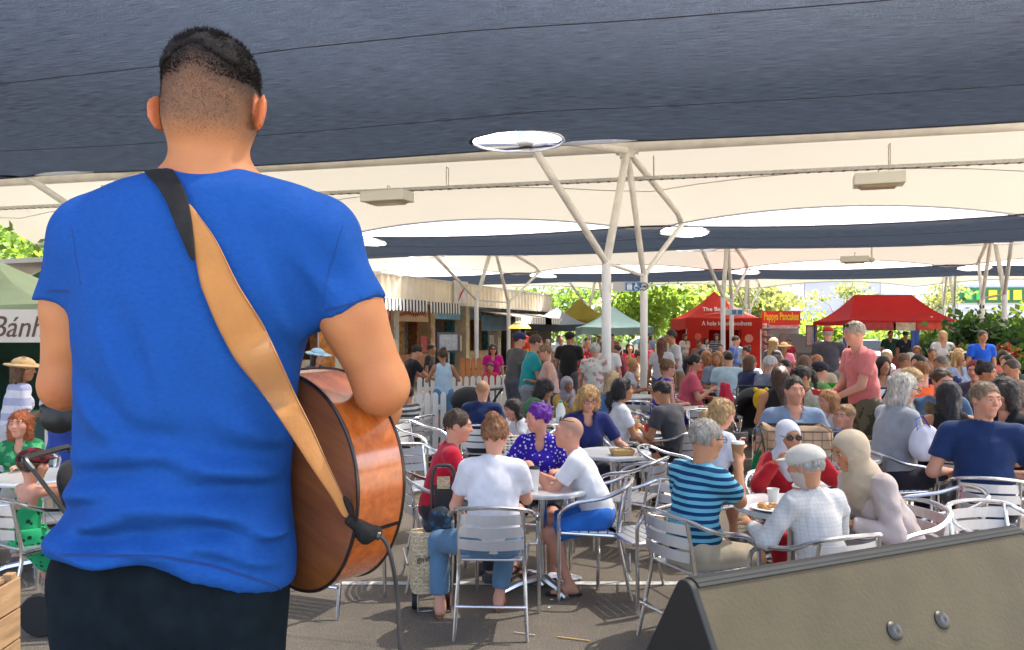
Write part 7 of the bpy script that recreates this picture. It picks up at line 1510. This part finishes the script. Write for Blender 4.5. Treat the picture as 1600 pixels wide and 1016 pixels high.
# shopping trolley with newsprint bag
def newsprint():
    m, n, b = node_mat('newsprint_bag'); tc = n.nodes.new('ShaderNodeTexCoord'); mp = n.nodes.new('ShaderNodeMapping'); mp.inputs['Scale'].default_value = (1,1,1); n.links.new(tc.outputs['Object'], mp.inputs[0])
    br = n.nodes.new('ShaderNodeTexBrick'); br.inputs['Scale'].default_value = 9; br.inputs['Color1'].default_value = (.52,.40,.23,1); br.inputs['Color2'].default_value = (.60,.47,.28,1); br.inputs['Mortar'].default_value = (.66,.53,.34,1); br.inputs['Mortar Size'].default_value = .05
    wv = n.nodes.new('ShaderNodeTexNoise'); wv.inputs['Scale'].default_value = 60; mp2 = n.nodes.new('ShaderNodeMapping'); mp2.inputs['Scale'].default_value = (1, 1, 4); n.links.new(tc.outputs['Object'], mp2.inputs[0]); n.links.new(mp2.outputs[0], wv.inputs['Vector'])
    r = n.nodes.new('ShaderNodeValToRGB'); r.color_ramp.elements[0].position = .42; r.color_ramp.elements[1].position = .55; r.color_ramp.elements[0].color = (.25,.22,.2,1); r.color_ramp.elements[1].color = (1,1,1,1)
    sw = n.nodes.new('ShaderNodeSeparateXYZ'); cb = n.nodes.new('ShaderNodeCombineXYZ'); n.links.new(tc.outputs['Object'], sw.inputs[0]); n.links.new(sw.outputs[0], cb.inputs[0]); n.links.new(sw.outputs[2], cb.inputs[1]); n.links.new(cb.outputs[0], br.inputs['Vector'])
    mx = n.nodes.new('ShaderNodeMix'); mx.data_type = 'RGBA'; mx.blend_type = 'MULTIPLY'; mx.inputs[0].default_value = .6; n.links.new(wv.outputs[0], r.inputs[0]); n.links.new(br.outputs[0], mx.inputs[6]); n.links.new(r.outputs[0], mx.inputs[7]); n.links.new(mx.outputs[2], b.inputs['Base Color']); b.inputs['Roughness'].default_value = .7; return m
NP = newsprint(); YT = 5.15
o = empty('shopping_trolley', (GX(672, YT), YT, 0), R(8), 'two wheeled shopping trolley with a newsprint patterned bag', 'trolley')
bg = MB(); nb_ = 9
for k in range(nb_):
    t = k/(nb_-1); w_ = .115+.02*math.sin(t*3.1)+.006*math.sin(k*2.3); d_ = .075+.018*math.sin(t*3.1)+.006*math.cos(k*1.9); z_ = .13+.39*t
    bg.v += [(w_*math.copysign(abs(math.cos(u))**.5, math.cos(u))+.008*math.sin(3*u+k), d_*math.copysign(abs(math.sin(u))**.5, math.sin(u))+.006*math.sin(4*u+k*1.3), z_) for u in np.linspace(0, 2*math.pi, 25)[:-1]]
bg.f = [(k*24+i, k*24+(i+1) % 24, (k+1)*24+(i+1) % 24, (k+1)*24+i) for k in range(nb_-1) for i in range(24)]+[tuple(range(24))[::-1], tuple((nb_-1)*24+i for i in range(24))]; bg.m = [0]*len(bg.f)
bg.build('bag', NP, o, True)
text('lettering', 'gnWeek', .052, SBK, o, frame((.0,-.104,.36), (1,0,0), (0,0,1)), .002)
D = SDF().ell((.07,0,.60), (.075,.06,.07), None, .03).ell((.05,0,.54), (.10,.07,.05), None, .03).noise(.005, 35, 4); v, q = D.mesh(.012); np_mesh('cover_flap', v, q, cloth((.03,.035,.045), 'floral', (.02,.08,.16), 1.0), o, relax=1)
MB().tube(rounded([(-.055+.07,.05,.15),(-.055+.07,.06,.86),(-.035+.07,.06,.93),(.075+.07,.06,.93),(.095+.07,.06,.86),(.095+.07,.05,.15)], .05, 5), .012, 8).build('handle_frame', mat('trolley_frame', (.03,.03,.03), .4), o, True)
bk = MB().box((.09,.055,.70), (.12,.02,.22)).build('back_panel', mat('trolley_panel', (.02,.02,.022), .7), o); MB().box((.09,.044,.82), (.085,.006,.08)).build('print_patch', NP, bk)
for sx in (-.1, .12):
    tb = MB().lathe([(.03,-.018),(.062,-.018),(.068,0),(.062,.018),(.03,.018)], 18); tb.v = [(p[2]+sx, p[0]+.03, p[1]+.068) for p in tb.v]; tb.build('wheel', mat('trolley_wheel', (.02,.02,.02), .7), o, True)
MB().tube([(-.08,-.06,.16),(-.08,-.08,.02),(.04,-.08,.02),(.04,-.06,.16)], .008, 6).build('stand', ALU, o)
# wire trolley with a paper bag
YT = 6.75; o = empty('wire_trolley', (GX(1245, YT), YT, 0), R(-3), 'wire basket trolley holding a brown paper bag', 'trolley'); WR = mat('wire_dark', (.10,.09,.08), .4, metal=.6)
zb, zt_, a_, b_ = .62, .985, .30, .19
wm = MB()
for k in range(9):
    x = -a_+k*2*a_/8
    for y in (-b_, b_): wm.tube([(x,y,zb),(x,y,zt_)], .003, 4)
for k in range(6):
    z = zb+k*(zt_-zb)/5; r_ = .004 if k < 5 else .007; wm.tube([(-a_,-b_,z),(a_,-b_,z),(a_,b_,z),(-a_,b_,z)], r_, 4, closed=True)
wm.build('wire_basket', WR, o)
pb = MB(); 
for k in range(7):
    t = k/6; z_ = .63+.37*t
    pb.v += [(.265*math.copysign(abs(math.cos(u))**.35, math.cos(u))+.012*math.sin(5*u+k*1.7), .16*math.copysign(abs(math.sin(u))**.35, math.sin(u))+.012*math.sin(7*u+k), z_+(.03*math.sin(3*u)*t)) for u in np.linspace(0, 2*math.pi, 33)[:-1]]
pb.f = [(k*32+i, k*32+(i+1) % 32, (k+1)*32+(i+1) % 32, (k+1)*32+i) for k in range(6) for i in range(32)]; pb.m = [0]*len(pb.f)
pbo = pb.build('paper_bag', mat('paper_tan', (.50,.33,.20), .85, var=.2, vs=8), o, True); pbo.modifiers.new('s', 'SOLIDIFY').thickness = .004
for sx in (-1, 1): MB().tube([(sx*.26,.15,.08),(sx*.26,-.1,.62),(sx*.26,.2,1.0)], .009, 6).build('leg', WR, o)
for sx in (-1, 1):
    tb = MB().lathe([(.05,-.015),(.085,-.015),(.09,0),(.085,.015),(.05,.015)], 18); tb.v = [(p[2]+sx*.28, p[0]+.15, p[1]+.09) for p in tb.v]; tb.build('wheel', mat('trolley_wheel', (.02,.02,.02)), o, True)
MB().tube([(-.26,.2,1.0),(.26,.2,1.0)], .012, 6).build('handle', RIM, o)
o = empty('carry_bag', (GX(1192, 6.9), 6.9, 0), 0, 'emerald green shopping bag hanging beside the wire trolley', 'bag'); D = SDF().cone((0,0,.32), (0,0,.68), .12, .10, .03, flat=((0,1,0), .6)).noise(.006, 20, 3); v, q = D.mesh(.016); np_mesh('bag_body', v, q, cloth((.01,.20,.07)), o, relax=1); MB().tube([(-.06,0,.74),(0,0,.9),(.06,0,.74)], .008, 5).build('handle', cloth((.01,.20,.07)), o); MB().box((0,0,.12), (.16,.1,.24)).build('base_fold', cloth((.01,.16,.06)), o, bevel=.02)
o = empty('wire_basket', (GX(815, 7.6), 7.6, 0), R(12), 'white wire shopping basket behind the purple haired woman', 'basket'); wm = MB()
for k in range(10):
    x = -.18+k*.04
    for y in (-.12, .12): wm.tube([(x,y,.50),(x,y,.80)], .004, 4)
for k in range(6): wm.tube([(-.18,-.12,.5+k*.06),(.18,-.12,.5+k*.06),(.18,.12,.5+k*.06),(-.18,.12,.5+k*.06)], .005, 4, closed=True)
wm.build('wires', WHITE, o)
for sx in (-1, 1): MB().tube([(sx*.17,.1,0),(sx*.17,.1,.5)], .01, 6).build('leg', ALU, o)
# strollers
BLKF = cloth((.016,.016,.018)); 
def stroller(px, Y, rz, label, hood=True):
    o = empty('stroller', (GX(px, Y), Y, 0), rz, label, 'stroller', 'strollers')
    for sx in (-.24, .24):
        MB().tube([(sx,.42,.12),(sx,-.1,.62),(sx,-.40,1.02)], .014, 7).build('side_frame', RIM, o, True); MB().tube([(sx,-.30,.14),(sx,.12,.50)], .014, 7).build('side_frame', ALU, o, True)
        for y, r_ in ((.42,.10),(-.32,.13)):
            tb = MB().lathe([(r_*.55,-.02),(r_*.93,-.02),(r_,0),(r_*.93,.02),(r_*.55,.02)], 20); tb.v = [(p[2]+sx*1.1, p[0]+y, p[1]+r_) for p in tb.v]; wl = tb.build('wheel', mat('stroller_tyre', (.015,.015,.015), .8), o, True)
            hb = MB().lathe([(r_*.55,-.012),(r_*.55,.012)], 14); hb.v = [(p[2]+sx*1.1, p[0]+y, p[1]+r_) for p in hb.v]; hb.build('hub', GALV, wl)
    MB().tube(rounded([(-.24,-.38,.99),(-.24,-.44,1.06),(.24,-.44,1.06),(.24,-.38,.99)], .05, 4), .02, 8).build('handle', RIM, o, True)
    D = SDF().cone((0,.18,.46), (0,-.12,.46), .17, .17, .05, flat=((0,0,1), .45)).cone((0,-.14,.48), (0,-.26,.86), .17, .16, .05, flat=((0,.95,.3), .4)); v, q = D.mesh(.022); np_mesh('seat', v, q, BLKF, o, relax=1)
    if hood:
        D = SDF().ell((0,-.06,.84), (.25,.30,.24), None, .02).ell((0,.10,.74), (.22,.32,.22), None, .02, op=-1); D.cut((0,0,.74), (0,.5,-1)); v, q = D.mesh(.02); np_mesh('hood', v, q, BLKF, o, relax=1)
    return o
stroller(1178, 10.4, R(160), 'black pram parked in the aisle left of the moustached man')
b_ = empty('bear_backpack', P(1189, 625, 9.95), 0, 'yellow bear face toy bag hanging on the black pram', 'bag'); D = SDF().ell((0,0,0), (.10,.07,.14), None, .02).ell((-.07,0,.13), .03, None, .01).ell((.07,0,.13), .03, None, .01).ell((0,-.06,-.01), (.045,.03,.035), None, .01); v, q = D.mesh(.012); np_mesh('bag_body', v, q, cloth((.70,.42,.02)), b_, relax=1)
for sx in (-1, 1): MB().lathe([(.0001,-.012),(.011,0),(.0001,.012)], 8, (sx*.04,-.07,.045)).build('eye', RIM, b_)
MB().lathe([(.0001,-.012),(.016,0),(.0001,.012)], 8, (0,-.092,.0)).build('nose', RIM, b_)
stroller(728, 10.6, R(60), 'grey and black pram with a striped hood behind the navy tee man'); stroller(182, 4.95, R(-90), 'black stroller whose handle pokes out left of the musician', hood=False); stroller(1330, 11.0, R(20), 'dark stroller half hidden by the salmon tee man')
# tubs, bags, litter, umbrella, market goods
for (px, Y, c, lb) in ((1303,12.6,(.05,.50,.03),'bright green plastic tub right of the woman in pale green'), (1262,12.8,(.04,.42,.03),'bright green plastic tub behind the boy in the dark cap')):
    o = empty('plastic_tub', (GX(px, Y), Y, .55), 0, lb, 'tub', 'green tubs'); MB().lathe([(.17,0),(.24,.42),(.26,.43),(.26,.46),(.235,.46),(.225,.43),(.16,.02)], 24).build('tub', mat('tub_%d' % px, c, .4), o, True); MB().lathe([(.2,-.55),(.2,-.01)], 16).build('stand', RIM, o)
o = empty('shopping_bag', P(1134, 622, 10.0), 0, 'red shopping bag hung on an empty chair', 'bag'); D = SDF().cone((0,0,-.12), (0,0,.14), .10, .07, .03, flat=((0,1,0), .5)).noise(.006, 24, 3); v, q = D.mesh(.014); np_mesh('bag_body', v, q, cloth((.46,.02,.05)), o, relax=1)
o = empty('market_umbrella', (GX(812, 18.5), 18.5, 0), 0, 'yellow and black striped bee umbrella by the kiosk', 'umbrella'); mb = MB(); n = 16
zc_ = CZ+(HY-512)/F*18.5
for k in range(n):
    for j, (r1, z1, r2, z2) in enumerate(((.0,.15,.11,.12),(.11,.12,.20,.06),(.20,.06,.27,-.02))):
        a1, a2 = k*2*math.pi/n, (k+1)*2*math.pi/n; mb.add([(r1*math.cos(a1),r1*math.sin(a1),zc_+z1),(r2*math.cos(a1),r2*math.sin(a1),zc_+z2),(r2*math.cos(a2),r2*math.sin(a2),zc_+z2),(r1*math.cos(a2),r1*math.sin(a2),zc_+z1)], [(0,1,2,3)], j % 2)
mb.build('canopy', [mat('bee_yellow', (.70,.45,.03), .7), mat('bee_black', (.03,.025,.02), .7)], o); MB().tube([(0,0,0),(0,0,zc_+.15)], .014, 6).build('pole', GALV, o)
o = empty('bee_figure', (GX(818, 19.0), 19.0, 0), 0, 'red and yellow inflatable figure beside the bee umbrella', 'figure'); D = SDF().ell((0,0,1.5), (.22,.2,.24), None, .05).ell((0,0,1.15), (.2,.2,.25), None, .05).cone((0,0,0), (0,0,1.0), .18, .18, .05); v, q = D.mesh(.03); np_mesh('figure_body', v, q, cloth((.55,.04,.02), 'floral', (.70,.40,.02), .12), o, relax=1)
o = empty('menu_stand', P(672, 545, 15), 0, 'framed price list standing on the kiosk counter', 'sign'); MB().box((.35,0,.12), (.34,.03,.30)).build('board', mat('pricelist', (.45,.45,.46), .6, var=.2, vs=18), o); MB().box((.35,.03,.12), (.44,.02,.38)).build('frame', mat('pricelist_frame', (.10,.10,.12), .5), o); MB().tube([(.35,.04,-1.4),(.35,.04,0)], .02, 6).build('stand', GALV, o)
for i, (px, py, L, rz, lb) in enumerate(((820,992,.13,-20,'pale paper straw dropped on the asphalt'), (896,1000,.20,-18,'long tan stirrer stick dropped on the asphalt'))):
    Yl = CZ*F/(py-HY); o = empty('litter_stick', (GX(px, Yl), Yl, .006), R(rz), lb, 'litter'); MB().box((0,0,0), (L,.008,.006)).build('stick', mat('stick_%d' % i, [(.6,.45,.4),(.6,.38,.14)][i], .7), o)
for i, (px, py) in enumerate(((862,938),(858,950),(866,930))):
    Yl = CZ*F/(py-HY); o = empty('litter_scrap', (GX(px, Yl), Yl, .004), i, ('middle', 'nearest', 'farthest')[i]+' of three white paper scraps on the asphalt by the bald man\'s sandals', 'litter', 'paper scraps'); MB().add([(-.012,-.006,0),(.01,-.008,.002),(.014,.006,0),(-.008,.008,.003)], [(0,1,2,3)]).build('scrap', WHITE, o)

# round print on the bald man's tee
bm_ = [x for x in bpy.data.objects if x.get('label', '').startswith('bald man in a white tee')][0]
dgx = bpy.context.evaluated_depsgraph_get(); bpy.context.view_layer.update(); shx = [c for c in bm_.children if c.name.startswith('shirt')][0]; bvx = BVHTree.FromObject(shx, dgx)
def stick(ob, bvh, px, py, rpx, name, m, n=20, off=.003):
    inv = ob.matrix_world.inverted(); org = inv @ Vector((0,0,CZ)); mb = MB(); ok = True
    def hit(x, y):
        d = (inv.to_3x3() @ (P(x, y, 1)-Vector((0,0,CZ)))).normalized(); h = bvh.ray_cast(org, d)
        return None if h[0] is None else h[0]-d*off
    rings = [[hit(px+rpx*k/3*math.cos(t), py+rpx*k/3*math.sin(t)) for t in np.linspace(0, 2*math.pi, n+1)[:-1]] for k in (1, 2, 3)]; c = hit(px, py)
    if c is None or any(q is None for r_ in rings for q in r_): return
    mb.v = [tuple(c)]+[tuple(q) for r_ in rings for q in r_]; mb.f = [(0, 1+i, 1+(i+1) % n) for i in range(n)]+[(1+k*n+i, 1+(k+1)*n+i, 1+(k+1)*n+(i+1) % n, 1+k*n+(i+1) % n) for k in (0, 1) for i in range(n)]; mb.m = [0]*len(mb.f)
    return mb.build(name, m, ob.parent, True)
stick(shx, bvx, 941, 722, 15, 'round_print', mat('tee_print', (.04,.28,.20), .8, var=.7, vs=40, var2=(.10,.40,.52)))
